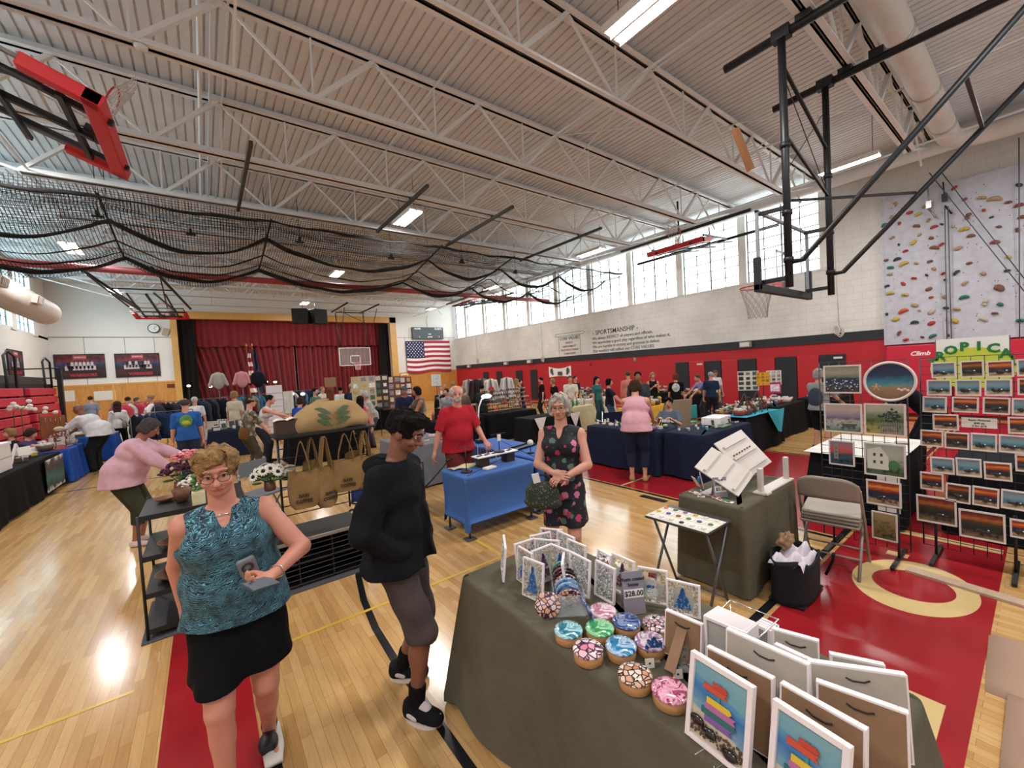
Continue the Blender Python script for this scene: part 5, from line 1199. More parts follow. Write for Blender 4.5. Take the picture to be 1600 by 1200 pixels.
b = MB(); [b.ball((.06+.02*k, -.01, -.07-.01*(k % 2)), (.014, .006, .012), n=7) for k in range(4)]; b.build('shells', mat('shellpink', 'c8a8a0', .6), r)
def R4(x0, y0, x1, y1): return (1400+x0/4, 560+y0/4, 1400+x1/4, 560+y1/4)
ROWS = [[(220, 20, 380, 125, 'beach'), (400, 10, 555, 122, 'darkset'), (565, 10, 740, 120, 'sunset'), (755, 0, 830, 115, 'beach')],
        [(190, 130, 350, 235, 'beach'), (368, 128, 535, 238, 'beach'), (550, 125, 728, 238, 'beach'), (758, 120, 850, 232, 'darkset')],
        [(163, 235, 318, 340, 'beach'), (345, 238, 518, 340, 'sunset'), (537, 240, 715, 352, 'darkset'), (719, 245, 850, 360, 'beach')],
        [(228, 345, 395, 450, 'sunset'), (697, 362, 850, 475, 'sunset')],
        [(150, 445, 298, 552, 'sunset'), (300, 458, 460, 568, 'darkset'), (463, 465, 633, 583, 'beach'), (637, 475, 830, 595, 'beach')],
        [(215, 615, 370, 722, 'beach'), (374, 620, 540, 740, 'beach'), (548, 645, 730, 765, 'sunset'), (745, 595, 850, 710, 'sunset')],
        [(150, 710, 300, 825, 'sunset')],
        [(307, 780, 467, 902, 'darkset'), (472, 800, 645, 928, 'sunset'), (650, 822, 850, 950, 'beach')],
        [(125, 858, 383, 1035, 'darkset'), (388, 950, 688, 1138, 'darkset'), (710, 1005, 870, 1128, 'sunset')]]
KN = {'beach': 'blue grey beach', 'sunset': 'orange sunset', 'darkset': 'dark red sunset'}
for i, row in enumerate(ROWS):
    for j, (a, b_, c, d, k) in enumerate(row):
        hang(*R4(a, b_, c, d), G2, k, 'white-framed %s picture, %s from left in %s row of right grid' % (KN[k], ORD[j], ORD[i]), g2, rot=((i*7+j*5) % 5-2)*.012)
x, y, z = AX(*((1400+519/4, 560+403/4)), G2); r = thing('price_sign', 'white handwritten card reading Resin Pictures $40 or 2 for $75 on the right grid', 'sign', (G2, y, z)); r.rotation_euler = (0, 0, -PI/2)
b = MB(); b.box((0, -.002, 0), (.20, .003, .085)); b.build('card', mat('paper'), r)
for t, zz in (('Resin Pictures', .022), ('$40 ea', -.004), ('2 for $75', -.028)): text_mesh(t, .022, mat('sign_ink'), r, 'lettering', (0, -.005, zz), RB, ext=.0005, bold=.0005, shear=.2)
b = MB(); a0 = FL(1418, 891); a1 = FL(1640, 958); b.bar((a0[0], a0[1], .012), (a1[0], a1[1], .012), .11, .02); tag(b.build('wooden_plank', mat('plank_pale', 'b39a84', .6, var=.1, vscale=14)), 'long pale wooden plank on the floor under the right grid', 'plank')
b = MB(); b.grid(lambda u, v: (3.35+1.0*u, -.6+.83*v+.04*u, .004+.01*math.sin(u*5)*v), 10, 6); o = tag(b.build('cardboard_sheet', mat('cardboard', 'a38470', .85)), 'flattened brown cardboard on the floor at the right edge, farther piece', 'cardboard'); so = o.modifiers.new('t', 'SOLIDIFY'); so.thickness = .005
b = MB(); b.grid(lambda u, v: (2.75+.62*u, -.6+.75*v, .012+.02*v*u), 8, 6); o = tag(b.build('cardboard_sheet', mat('cardboard')), 'flattened brown cardboard at the lower right corner with black tape', 'cardboard'); so = o.modifiers.new('t', 'SOLIDIFY'); so.thickness = .005
q = MB(); q.box((3.0, .03, .035), (.16, .1, .006)); q.box((2.9, -.03, .037), (.1, .08, .006)); q.build('black_tape', black, o)
covered_table('black table with a white runner behind the left grid', 5.75, 1.0, 7.1, 1.75, blackc, seed=31)
b = MB(); b.bb((5.7, .95, .75), (7.15, 1.8, .756)); b.bb((5.690, .95, .2), (5.697, 1.13, .756)); tag(b.build('table_runner', whitec), 'white cloth laid over the black table behind the left grid', 'cloth')
covered_table('black table standing behind the right grid of small pictures', 6.0, -1.0, 7.3, .62, blackc, seed=33)
rr = random.Random(8)
for k in range(7):
    x = 5.85+.15*k; b = MB(); b.box((0, 0, .012), (.1, .14, .02), (0, 0, rr.uniform(0, 2))); o = tag(b.build('booklet', mat('paper') if k % 2 else greyb), 'small %s booklet on the white-covered table behind the left grid, %s from the camera' % ('white' if k % 2 else 'grey', ORD[k]), 'booklet', 'booklets behind the grid'); o.location = (x, 1.1+.08*(k % 3), .757)
# ================================================================ PEOPLE
def V(*a): return np.array(a, dtype=float)
def rotx(a): c, s = math.cos(a), math.sin(a); return np.array([[1, 0, 0], [0, c, -s], [0, s, c]])
def roty(a): c, s = math.cos(a), math.sin(a); return np.array([[c, 0, s], [0, 1, 0], [-s, 0, c]])
def rotz(a): c, s = math.cos(a), math.sin(a); return np.array([[c, -s, 0], [s, c, 0], [0, 0, 1]])
def nrm(v): return v/(np.linalg.norm(v)+1e-9)
class SDF:
    def __init__(s): s.p = []
    def cap(s, a, b, ra, rb=None, k=.02, sub=False): s.p.append(('c', np.array(a, float), np.array(b, float), ra, ra if rb is None else rb, k, sub)); return s
    def ell(s, c, r, R=None, k=.02, sub=False): s.p.append(('e', np.array(c, float), np.array(r, float), np.eye(3) if R is None else R, 0, k, sub)); return s
    def cut(s, pt, n, k=.004): s.p.append(('p', np.array(pt, float), nrm(np.array(n, float)), 0, 0, k, True)); return s
    def mesh(s, name, vox, wob=None):
        lo = np.full(3, 1e9); hi = -lo
        for q in s.p:
            if q[6]: continue
            if q[0] == 'c': r = max(q[3], q[4]); lo = np.minimum(lo, np.minimum(q[1], q[2])-r); hi = np.maximum(hi, np.maximum(q[1], q[2])+r)
            else: r = np.max(q[2]); lo = np.minimum(lo, q[1]-r); hi = np.maximum(hi, q[1]+r)
        lo -= vox*2.5; hi += vox*2.5
        n = np.maximum(((hi-lo)/vox).astype(int)+1, 4)
        ax = [lo[i]+vox*np.arange(n[i]) for i in range(3)]
        f = np.full(n, .5, dtype=np.float32)
        for q in s.p:
            kind = q[0]; k = max(q[5], 1e-4)
            if kind == 'p': sl = (slice(None),)*3
            else:
                m_ = k+vox*3
                if kind == 'c': r = max(q[3], q[4]); a = np.minimum(q[1], q[2])-r-m_; b = np.maximum(q[1], q[2])+r+m_
                else: r = np.max(q[2]); a = q[1]-r-m_; b = q[1]+r+m_
                i0 = np.clip(((a-lo)/vox).astype(int), 0, n); i1 = np.clip(((b-lo)/vox).astype(int)+2, 0, n)
                if np.any(i1 <= i0): continue
                sl = tuple(slice(i0[i], i1[i]) for i in range(3))
            X = ax[0][sl[0]][:, None, None]; Y = ax[1][sl[1]][None, :, None]; Z = ax[2][sl[2]][None, None, :]
            if kind == 'c':
                d = q[2]-q[1]; L2 = max(d.dot(d), 1e-9); x, y, z = X-q[1][0], Y-q[1][1], Z-q[1][2]
                t = np.clip((x*d[0]+y*d[1]+z*d[2])/L2, 0, 1)
                g = np.sqrt((x-t*d[0])**2+(y-t*d[1])**2+(z-t*d[2])**2)-(q[3]+(q[4]-q[3])*t)
            elif kind == 'e':
                R = q[3]; x, y, z = X-q[1][0], Y-q[1][1], Z-q[1][2]
                u = (R[0, 0]*x+R[1, 0]*y+R[2, 0]*z)/q[2][0]; v = (R[0, 1]*x+R[1, 1]*y+R[2, 1]*z)/q[2][1]; w_ = (R[0, 2]*x+R[1, 2]*y+R[2, 2]*z)/q[2][2]
                k0 = np.sqrt(u*u+v*v+w_*w_); k1 = np.sqrt((u/q[2][0])**2+(v/q[2][1])**2+(w_/q[2][2])**2)+1e-9; g = k0*(k0-1)/k1
            else: g = (X-q[1][0])*q[2][0]+(Y-q[1][1])*q[2][1]+(Z-q[1][2])*q[2][2]
            F0 = f[sl]
            if q[6]:
                g2 = g if kind == 'p' else -g; h = np.clip(.5+.5*(F0-g2)/k, 0, 1); f[sl] = g2+(F0-g2)*h+k*h*(1-h)
            else:
                h = np.clip(.5+.5*(F0-g)/k, 0, 1); f[sl] = F0+(g-F0)*h-k*h*(1-h)
        ins = f < 0
        if not ins.any(): return None
        # surface nets
        c = np.zeros(np.array(n)-1, dtype=np.int8)
        for i in (0, 1):
            for j in (0, 1):
                for k in (0, 1): c += ins[i:n[0]-1+i, j:n[1]-1+j, k:n[2]-1+k]
        act = (c > 0) & (c < 8); idx = np.full(act.shape, -1, dtype=np.int64); ids = np.argwhere(act); idx[act] = np.arange(len(ids))
        acc = np.zeros((len(ids), 3)); cnt = np.zeros(len(ids)); I, J, K = ids.T
        for axn in range(3):
            o1, o2 = [(1, 2), (0, 2), (0, 1)][axn]
            for a in (0, 1):
                for b in (0, 1):
                    off = np.zeros(3, int); off[o1] = a; off[o2] = b; e = off.copy(); e[axn] = 1
                    f0 = f[I+off[0], J+off[1], K+off[2]]; f1 = f[I+e[0], J+e[1], K+e[2]]; m_ = (f0 < 0) != (f1 < 0)
                    t = np.where(m_, f0/(f0-f1+1e-12*(f0 == f1)), 0); p = np.tile(off.astype(float), (len(ids), 1)); p[:, axn] = t
                    acc[m_] += p[m_]; cnt[m_] += 1
        vs = lo+vox*(ids+acc/cnt[:, None])
        quads = []
        for axn in range(3):
            o1, o2 = [(1, 2), (2, 0), (0, 1)][axn]
            s0 = [slice(0, n[0]), slice(0, n[1]), slice(0, n[2])]; s1 = list(s0)
            s0[axn] = slice(0, n[axn]-1); s1[axn] = slice(1, n[axn]); A = ins[tuple(s0)]; B = ins[tuple(s1)]
            E = np.argwhere(A != B); 
            ok = (E[:, o1] > 0) & (E[:, o2] > 0) & (E[:, o1] < n[o1]-1) & (E[:, o2] < n[o2]-1); E = E[ok]
            def at(d1, d2):
                Q = E.copy(); Q[:, o1] -= d1; Q[:, o2] -= d2; return idx[Q[:, 0], Q[:, 1], Q[:, 2]]
            q = np.stack([at(1, 1), at(0, 1), at(0, 0), at(1, 0)], 1); fl = A[E[:, 0], E[:, 1], E[:, 2]]
            q[~fl] = q[~fl][:, ::-1]; quads.append(q)
        Q = np.concatenate(quads); Q = Q[(Q >= 0).all(1)]
        if wob is not None: vs = wob(vs)
        me = bpy.data.meshes.new(name); me.vertices.add(len(vs)); me.vertices.foreach_set('co', vs.astype(np.float32).ravel())
        me.loops.add(len(Q)*4); me.loops.foreach_set('vertex_index', Q.astype(np.int32).ravel()); me.polygons.add(len(Q))
        me.polygons.foreach_set('loop_start', np.arange(0, len(Q)*4, 4, dtype=np.int32)); me.polygons.foreach_set('use_smooth', np.ones(len(Q), dtype=bool)); me.update(calc_edges=True)
        return me
    def obj(s, name, M_, par, vox, wob=None):
        me = s.mesh(name, vox, wob)
        if me is None: return None
        me.materials.append(M_); o = bpy.data.objects.new(name, me); COL.objects.link(o); o.parent = par; return o
def ik(a, t, l1, l2, hint):
    d = t-a; L = np.linalg.norm(d); L = min(L, (l1+l2)*.999); u = nrm(d); t = a+u*L
    x = (l1*l1-l2*l2+L*L)/(2*L); h = math.sqrt(max(l1*l1-x*x, 0)); hv = hint-u*hint.dot(u); hv = nrm(hv); return a+u*x+hv*h, t
SK = {'fair': mat('skin_fair', 'c98f78', .5, var=.05, vscale=9), 'pink': mat('skin_pink', 'c4846e', .5, var=.06, vscale=12), 'tan': mat('skin_tan', '9a6248', .5, var=.05, vscale=9), 'brown': mat('skin_brown', '80523e', .5, var=.05)}
HR = {'blond': '9c7a50', 'brown': '3c281e', 'black': '14100f', 'grey': 'a8a29a', 'dgrey': '4e4844', 'red': '6e3a22', 'white': 'cfcac4', 'silver': 'bdb4a8'}
def hairM(k): return mat('hair_'+k, HR[k], .75, var=.35, vscale=45, bump=.9, bscale=140, spec=.2)
def fab(k): 
    if k in _M: return _M[k]
    return mat('fabric_'+k, k, .9, var=.08, vscale=12, bump=.2, bscale=40, sheen=0, spec=.15)
def wobble(amp, sc, seed=0):
    r_ = np.random.RandomState(seed); D = r_.randn(5, 3)*sc; P = r_.rand(5)*6; A = r_.randn(5, 3)
    D2 = r_.randn(5, 3)*sc*3.2
    def f(v):
        o = np.zeros_like(v)
        if sc > 50:
            for d, p, a in zip(D2, P, A): o += np.sin(v@d+p)[:, None]*a*.30
        for d, p, a in zip(D, P, A): o += np.sin(v@d+p)[:, None]*a
        return v+o*amp/2.5
    return f
def person(label, x, y, rz, H_=1.7, g=1.0, lean=0.0, head=(0, 0), hands=None, feet=None, skin='fair', hair='short', hc='brown', top='7a7a7a', sleeve=.45, neck='crew', tophem=None, bottom='2a2a30', blen=1.0, kind='pants', shoe='1c1c1e', vox=.022, detail=0, sit=False, belly=0, side=0, elbow=None, sex='m', extra=None, group=None, cap=None, hold=None, loose=0, twist=0, handdir=None, z0=0, apron=None, fold=1.0):
    r = thing('person', label, 'person', (x, y, z0), rz, group); h = H_
    def S_(v): return v*h
    pel = V(0, -.10*math.sin(lean)*1.4 if not sit else 0, .525)
    if sit: pel = V(0, 0, .53/1.0*.55+.0)
    Rl = rotz(twist)@roty(side)@rotx(-lean)
    def up(v): return pel+Rl@v
    chest = up(V(0, 0, .195)); shc = up(V(0, -.004, .285)); nb = up(V(0, -.004, .305)); sw = .104 if sex == 'm' else .094
    sh = [up(V(-sw*g**.25, -.004, .262)), up(V(sw*g**.25, -.004, .262))]
    Rh = Rl@rotx(lean*.75)@rotz(head[1])@rotx(-head[0]); hd = nb+nrm(Rl@V(0, .12, 1)+Rh@V(0, .1, 1))*.052+Rh@V(0, .012, .048)
    if hands is None: hands = [V(-.15, .03, .44), V(.15, .03, .44)]
    hands = [np.array(q, float) for q in hands]; feet = feet or [V(-.06, 0, 0), V(.06, 0, 0)]; feet = [np.array(q, float) for q in feet]
    eh = elbow or [V(-.45, -1, -.3), V(.45, -1, -.3)]; eh = [np.array(q, float) for q in eh]
    al = []
    for i in (0, 1): e, wr = ik(sh[i], hands[i], .168, .145, eh[i]); al.append((sh[i], e, wr))
    hips = [pel+V(-.05, 0, -.02), pel+V(.05, 0, -.02)]; lg = []
    for i in (0, 1):
        ank = feet[i]+V(0, 0, .045); kn, an = ik(hips[i], ank, .245, .24, V((i-.5)*.15, 1, 0)); lg.append((hips[i], kn, ank))
    fdir = []
    for i in (0, 1):
        a = feet[i][3] if len(feet[i]) > 3 else (.18 if i else -.18)*-1
        fdir.append(V(math.sin(-a) if False else math.sin((.2 if i else -.2)), math.cos(.2), 0))
    # body
    b = SDF(); fr = 1 if vox < .011 else 0; m_ = lambda v: max(v*h, vox*.62)
    tw = g**.7
    b.ell(S_(up(V(0, .0, .20))), S_(np.array([.098*tw, .062*g, .10])), Rl, k=.03); b.ell(S_(up(V(0, 0, .09))), S_(np.array([.080*g, .058*g, .09])), Rl, k=.03); b.ell(S_(pel), S_(np.array([.090*g, .066*g, .065])), k=.03)
    b.ell(S_(up(V(0, -.005, .258))), S_(np.array([.092 if sex == 'm' else .084, .040, .03])), Rl, k=.03)
    for q_ in sh: b.cap(S_(nb-Rl@V(0, 0, .012)), S_(q_), .022*h, .026*h, k=.025)
    if sex == 'f': [b.ell(S_(up(V(s*.042, .05*g, .205))), S_(np.array([.038*g, .035*g, .038*g])), Rl, k=.02) for s in (-1, 1)]
    if belly: b.ell(S_(up(V(0, .012, .08))), S_(np.array([.085*g, .060+belly, .10])), Rl, k=.06)
    b.cap(S_(nb-nrm(Rl@V(0, 0, 1))*.03), S_(hd-Rh@V(0, .012, .03)), .034*h*(g**.35), .031*h*(g**.35), k=.015)
    # head
    b.ell(S_(hd+Rh@V(0, -.006, .012)), S_(V(.0435, .054, .052)), Rh, k=.01); b.ell(S_(hd+Rh@V(0, .014, -.022)), S_(V(.034*g**.3, .038, .040)), Rh, k=.012); b.ell(S_(hd+Rh@V(0, .034, -.047)), S_(V(.017, .014, .014)), Rh, k=.012)
    if vox < .03:
        b.cap(S_(hd+Rh@V(0, .050, .006)), S_(hd+Rh@V(0, .063, -.018)), m_(.005), m_(.0095), k=.005); [b.ell(S_(hd+Rh@V(s*.0435, -.004, -.006)), S_(V(.006, .013, .019)), Rh, k=.004) for s in (-1, 1)]
    if fr:
        b.ell(S_(hd+Rh@V(0, .046, .018)), S_(V(.032, .010, .008)), Rh, k=.008); [b.ell(S_(hd+Rh@V(s*.018, .0565, .004)), S_(V(.011, .008, .008)), Rh, k=.006, sub=True) for s in (-1, 1)]
        [b.ell(S_(hd+Rh@V(s*.024, .036, -.018)), S_(V(.014, .014, .013)), Rh, k=.01) for s in (-1, 1)]
        [b.cap(S_(hd+Rh@V(s*.006, .0555, -.020)), S_(hd+Rh@V(s*.0085, .054, -.021)), .0045*h, k=.003) for s in (-1, 1)]
        b.cap(S_(hd+Rh@V(-.012, .0485, -.0335)), S_(hd+Rh@V(.012, .0485, -.0335)), .0045*h, k=.004); b.cap(S_(hd+Rh@V(-.010, .047, -.0385)), S_(hd+Rh@V(.010, .047, -.0385)), .0045*h, k=.004)
    for i, (s_, e, w_) in enumerate(al):
        ga = g**.6
        b.ell(S_(s_), S_(V(.030*ga, .030*ga, .030*ga)), k=.02); b.cap(S_(s_), S_(e), m_(.028*ga), m_(.023*ga), k=.02); b.cap(S_(e), S_(w_), m_(.0245*ga), m_(.0145), k=.008)
        hdv = nrm(w_-e) if handdir is None or handdir[i] is None else nrm(np.array(handdir[i][0], float))
        nz = V(0, 0, -1) if handdir is None or handdir[i] is None else np.array(handdir[i][1], float)
        if abs(hdv.dot(nz)) > .9: nz = V((1 if i == 0 else -1), .2, 0)
        nz = nrm(nz-hdv*nz.dot(hdv)); sd = np.cross(hdv, nz); Rm = np.stack([sd, hdv, nz], 1)   # nz = palm normal
        pc = w_+hdv*.030; b.cap(S_(w_), S_(pc), m_(.014), m_(.016), k=.008); b.ell(S_(pc), S_(V(.0235, .030, .0105))*(1 if fr else 1.15), Rm, k=.008)
        for f_ in range(4):
            o_ = (f_-1.5)*.0118; L1 = [.024, .028, .026, .020][f_]; st = w_+hdv*.052+sd*o_; c1 = .45+.1*f_; mid = st+nrm(hdv*math.cos(c1)+nz*math.sin(c1)+sd*o_*3)*L1; c2 = c1+.8; en = mid+nrm(hdv*math.cos(c2)+nz*math.sin(c2))*L1*.85
            b.cap(S_(st), S_(mid), m_(.0056), m_(.0052), k=.002); b.cap(S_(mid), S_(en), m_(.0052), m_(.0044), k=.002)
        ts = (-1 if i == 0 else 1)*-1
        t0 = w_+hdv*.014+sd*.016*ts*(1); t1 = t0+nrm(hdv*.6+sd*ts*.7+nz*.35)*.028; t2 = t1+nrm(hdv*.95+sd*ts*.1+nz*.35)*.020
        b.cap(S_(t0), S_(t1), m_(.0075), m_(.0062), k=.005); b.cap(S_(t1), S_(t2), m_(.0062), m_(.005), k=.002)
    for i, (a, k_, n_) in enumerate(lg):
        b.cap(S_(a), S_(k_), .050*h*g**.8, .033*h*g**.5, k=.02); b.cap(S_(k_), S_(n_), .032*h*g**.5, .0185*h, k=.012)
        b.ell(S_(k_*.68+n_*.32+V(0, -.010, 0)), S_(V(.029*g**.4, .030*g**.4, .055)), k=.015)
        b.cap(S_(n_), S_(n_+V(0, -.015, -.02)), .019*h, .02*h, k=.01); b.cap(S_(n_+V(0, -.012, -.028)), S_(n_+fdir[i]*.085+V(0, 0, -.033)), .02*h, .013*h, k=.012)
    body = b.obj('body', SK[skin], r, vox)
    wz = wobble((.006 if vox < .012 else .004)*fold, 22, int(abs(x)*97+abs(y)*31) % 999)
    # top garment
    if top:
        e_ = .008+loose*.012; t = SDF()
        t.ell(S_(up(V(0, .0, .20))), S_(np.array([.098*tw+e_, .062*g+e_, .105])), Rl, k=.03); t.ell(S_(up(V(0, 0, .09))), S_(np.array([.080*g+e_*1.6, .058*g+e_*1.6, .10])), Rl, k=.03)
        t.ell(S_(up(V(0, -.005, .258))), S_(np.array([(.092 if sex == 'm' else .084)+.004, .040+e_, .033])), Rl, k=.03)
        for q_ in sh: t.cap(S_(nb-Rl@V(0, 0, .012)), S_(q_), (.022+.006)*h, (.026+.007)*h, k=.025)
        if sex == 'f': [t.ell(S_(up(V(s*.042, .05*g, .205))), S_(np.array([.038*g, .035*g, .038*g])+e_), Rl, k=.03) for s in (-1, 1)]
        if belly: t.ell(S_(up(V(0, .012, .08))), S_(np.array([.085*g, .060+belly, .10])+e_), Rl, k=.06)
        th = tophem if tophem is not None else .49
        hemR = 1 if kind != 'dress' else 1
        t.cap(S_(pel+V(0, 0, .05)), S_(V(pel[0], pel[1], th-.02)), (.072*g+e_)*h, (.076*g+e_+loose*.01)*h, k=.03)
        for s in (-1, 1): t.cap(S_(pel+V(s*.028*g, 0, .05)), S_(V(pel[0]+s*.034*g, pel[1], th-.02)), (.062*g+e_)*h, (.066*g+e_+loose*.012)*h, k=.03)
        if not sit: t.cut(S_(V(0, 0, th)), V(0, 0, -1))
        ga = g**.6
        for i, (s_, e2, w_) in enumerate(al):
            if sleeve > 0:
                tot = .168+.145; L = sleeve*tot; r0 = .030*ga+.006+loose*.004; r1 = .0245*ga+.008+loose*.007
                if L <= .168: q = s_+(e2-s_)*(L/.168); t.cap(S_(s_), S_(q+nrm(e2-s_)*.02), m_(r0), m_(r1), k=.02)
                else: t.cap(S_(s_), S_(e2), m_(r0), m_(r1), k=.02); q = e2+(w_-e2)*((L-.168)/.145); t.cap(S_(e2), S_(q), m_(r1), m_(.0175+.008+loose*.003), k=.012)
        if sleeve > 0 and sleeve < .54 and vox < .03:
            for i, (s_, e2, w_) in enumerate(al):
                q = s_+(e2-s_)*(sleeve*.313/.168)
                # cut only near the arm
                t.ell(S_(q+nrm(e2-s_)*.045), S_(V(.052*ga, .052*ga, .045)), np.stack([nrm(np.cross(nrm(e2-s_), V(.3, 1, .2))), nrm(np.cross(nrm(e2-s_), nrm(np.cross(nrm(e2-s_), V(.3, 1, .2))))), nrm(e2-s_)], 1), k=.003, sub=True)
        if neck == 'v': t.cap(S_(nb+Rl@V(0, .05*g, -.0)), S_(nb+Rl@V(0, .085*g, -.075)), .034*h, .006*h, k=.004, sub=True)
        t.ell(S_(nb+Rl@V(0, .012, .014)), S_(V(.046 if neck != 'v' else .052, .046, .026)), Rl, k=.004, sub=True)
        if sleeve == 0:
            for i, (s_, e2, w_) in enumerate(al):
                o_ = Rl@V((-1 if i == 0 else 1)*.022, 0, -.012); t.ell(S_(s_+o_), S_(V(.036*ga, .07, .056)), Rl, k=.003, sub=True)
        if apron == 'jacket': t.cap(S_(up(V(0, .115, .30))), S_(up(V(0, .128, -.06))), .030*h, .046*h, k=.004, sub=True)
        Mt = fab(top)
        t.obj('dress' if kind == 'dress' else ('jacket' if apron == 'jacket' else 'shirt'), Mt, r, vox, wz)
    # lower garment
    lo_ = SDF(); e_ = .006+(.006 if loose else 0)
    if kind in ('pants', 'shorts'):
        lo_.ell(S_(pel), S_(np.array([.090*g+e_, .066*g+e_, .07])), k=.03)
        for i, (a, k_, n_) in enumerate(lg):
            tot = .245+.24; L = blen*tot
            if L <= .245: q = a+(k_-a)*L/.245; lo_.cap(S_(a), S_(q), (.052*g**.8+e_)*h, (.042*g**.6+e_*2)*h, k=.02); cutp = q; cd = nrm(k_-a)
            else: lo_.cap(S_(a), S_(k_), (.052*g**.8+e_)*h, (.036*g**.5+e_)*h, k=.02); q = k_+(n_-k_)*(L-.245)/.24; lo_.cap(S_(k_), S_(q), (.036*g**.5+e_)*h, (.030+e_)*h, k=.015); cutp = q; cd = nrm(n_-k_)
            if blen < .97: lo_.ell(S_(cutp+cd*.05), S_(V(.065, .065, .05)), k=.003, sub=True)
        lo_.cut(S_(pel+V(0, 0, .06)), V(0, 0, 1))
    else:
        hz = blen   # hem height fraction
        for s in (-1, 0, 1): lo_.cap(S_(pel+V(s*.03*g, 0, .0)), S_(V(pel[0]+s*.042*g+(feet[0][0]+feet[1][0])*.2, pel[1]+.3*(feet[0][1]+feet[1][1])/2, hz)), (.066*g)*h, (.072*g)*h, k=.03)
        for a, k_, n_ in lg:
            q = k_+(n_-k_)*max(0, (k_[2]-hz+.02)/max(k_[2]-n_[2], .01)); lo_.cap(S_(a), S_(k_), .062*h*g**.7, .050*h*g**.5, k=.04); lo_.cap(S_(k_), S_(q), .050*h*g**.5, .050*h*g**.5, k=.04)
        lo_.cut(S_(V(0, 0, hz)), V(0, 0, -1)); lo_.cut(S_(pel+V(0, 0, .07)), V(0, 0, 1))
    if kind in ('skirt', 'dress'):
        pass
    lo_.obj({'pants': 'trousers', 'shorts': 'shorts', 'skirt': 'skirt', 'dress': 'dress_skirt'}[kind], fab(bottom), r, vox, wz)
    if shoe:
        for i, (a, k_, n_) in enumerate(lg):
            s_ = SDF(); s_.cap(S_(n_+V(0, -.012, -.024)), S_(n_+fdir[i]*.088+V(0, 0, -.031)), .026*h, .0185*h, k=.012); s_.cap(S_(n_+V(0, -.005, -.005)), S_(n_+V(0, -.012, -.024)), .024*h, .026*h, k=.012); s_.cut(V(0, 0, .004), V(0, 0, -1)); s_.cut(S_(n_+V(0, 0, .004)), V(0, 0, 1))
            s_.obj('shoe', fab(shoe), r, min(vox, .018))
    # hair
    if hair != 'bald':
        q = SDF(); hv = vox if vox > .012 else vox
        q.ell(S_(hd+Rh@V(0, -.012, .020)), S_(V(.0505, .058, .052)), Rh, k=.01)
        if hair in ('curly', 'bob', 'long', 'tousled'): q.ell(S_(hd+Rh@V(0, -.010, .026)), S_(V(.056, .060, .052)), Rh, k=.01)
        if hair == 'curly' or hair == 'bob': [q.ell(S_(hd+Rh@V(s*.044, -.010, -.010)), S_(V(.020, .034, .040 if hair == 'bob' else .036)), Rh, k=.015) for s in (-1, 1)]; q.ell(S_(hd+Rh@V(0, -.045, -.015)), S_(V(.045, .026, .045)), Rh, k=.015)
        if hair == 'long': [q.cap(S_(hd+Rh@V(s*.030, -.03, 0)), S_(hd+Rh@V(s*.034, -.045, -.10)+Rl@V(0, -.01, -.03)), .030*h, .020*h, k=.015) for s in (-1, 0, 1)]
        if hair == 'pony': q.cap(S_(hd+Rh@V(0, -.055, .03)), S_(hd+Rh@V(0, -.085, -.07)), .016*h, .010*h, k=.01)
        if hair == 'bun': q.ell(S_(hd+Rh@V(0, -.055, .045)), S_(V(.024, .022, .022)), k=.008)
        if hair == 'tousled': q.ell(S_(hd+Rh@V(.006, .022, .052)), S_(V(.046, .036, .026)), Rh, k=.012)
        q.ell(S_(hd+Rh@V(0, .058, -.010 if hair != 'bob' else -.008)), S_(V(.036, .040, .046)), Rh, k=.006, sub=True)
        if hair in ('short', 'tousled', 'balding', 'crop'): q.cut(S_(hd+Rh@V(0, 0, -.022)), Rh@V(0, .35, -1)); [q.ell(S_(hd+Rh@V(s*.055, .006, -.012)), S_(V(.012, .018, .022)), Rh, k=.004, sub=True) for s in (-1, 1)]
        if hair == 'balding': q.ell(S_(hd+Rh@V(0, .012, .065)), S_(V(.045, .06, .042)), Rh, k=.006, sub=True)
        amp = {'curly': .012, 'tousled': .012, 'bob': .006}.get(hair, .003)
        q.obj('hair', hairM(hc), r, min(vox, .018) if vox > .012 else vox, wobble(amp if vox < .03 else .006, 70 if hair != 'tousled' else 60, 3))
    if cap:
        q = SDF(); q.ell(S_(hd+Rh@V(0, -.008, .026)), S_(V(.050, .059, .042)), Rh, k=.008); q.cut(S_(hd+Rh@V(0, 0, .016)), Rh@V(0, -.15, -1)); q.obj('cap', fab(cap), r, min(vox, .016))
        b2 = MB(); c_ = hd+Rh@V(0, .058, .018); b2.ball(tuple(c_*h), (.038*h, .040*h, .005*h), n=12, M=Matrix(Rh.tolist())); b2.build('cap_brim', fab(cap), r)
    if vox < .016 or detail:
        for s in (-1, 1):
            eb = MB(); eb.ball(tuple((hd+Rh@V(s*.018, .0455, .003))*h), .0066*h, n=12); e_o = eb.build('eye', mat('eye_white', 'b8aca4', .4), r)
            eb = MB(); eb.ball(tuple((hd+Rh@V(s*.018, .0505, .0022))*h), (.0042*h, .0024*h, .0042*h), n=10, M=Matrix(Rh.tolist())); eb.build('iris', mat('iris', '2a211c', .2), e_o)
            eb = MB(); eb.tube([tuple((hd+Rh@V(s*(.009+.020*t), .0585-.010*t*t, .0165+.003*math.sin(PI*t)))*h) for t in (0, .25, .5, .75, 1)], [.0012*h, .0022*h, .0022*h, .0018*h, .001*h], 5); eb.build('eyebrow', hairM(hc if hc not in ('silver', 'white') else 'grey'), r)
            eb = MB(); eb.tube([tuple((hd+Rh@V(s*(.010+.017*t), .0555-.006*t*t, .0055+.0045*math.sin(PI*t)))*h) for t in (0, .25, .5, .75, 1)], (.0034 if head[0] > .3 else .0018)*h, 5); eb.build('eyelid', SK[skin], r)
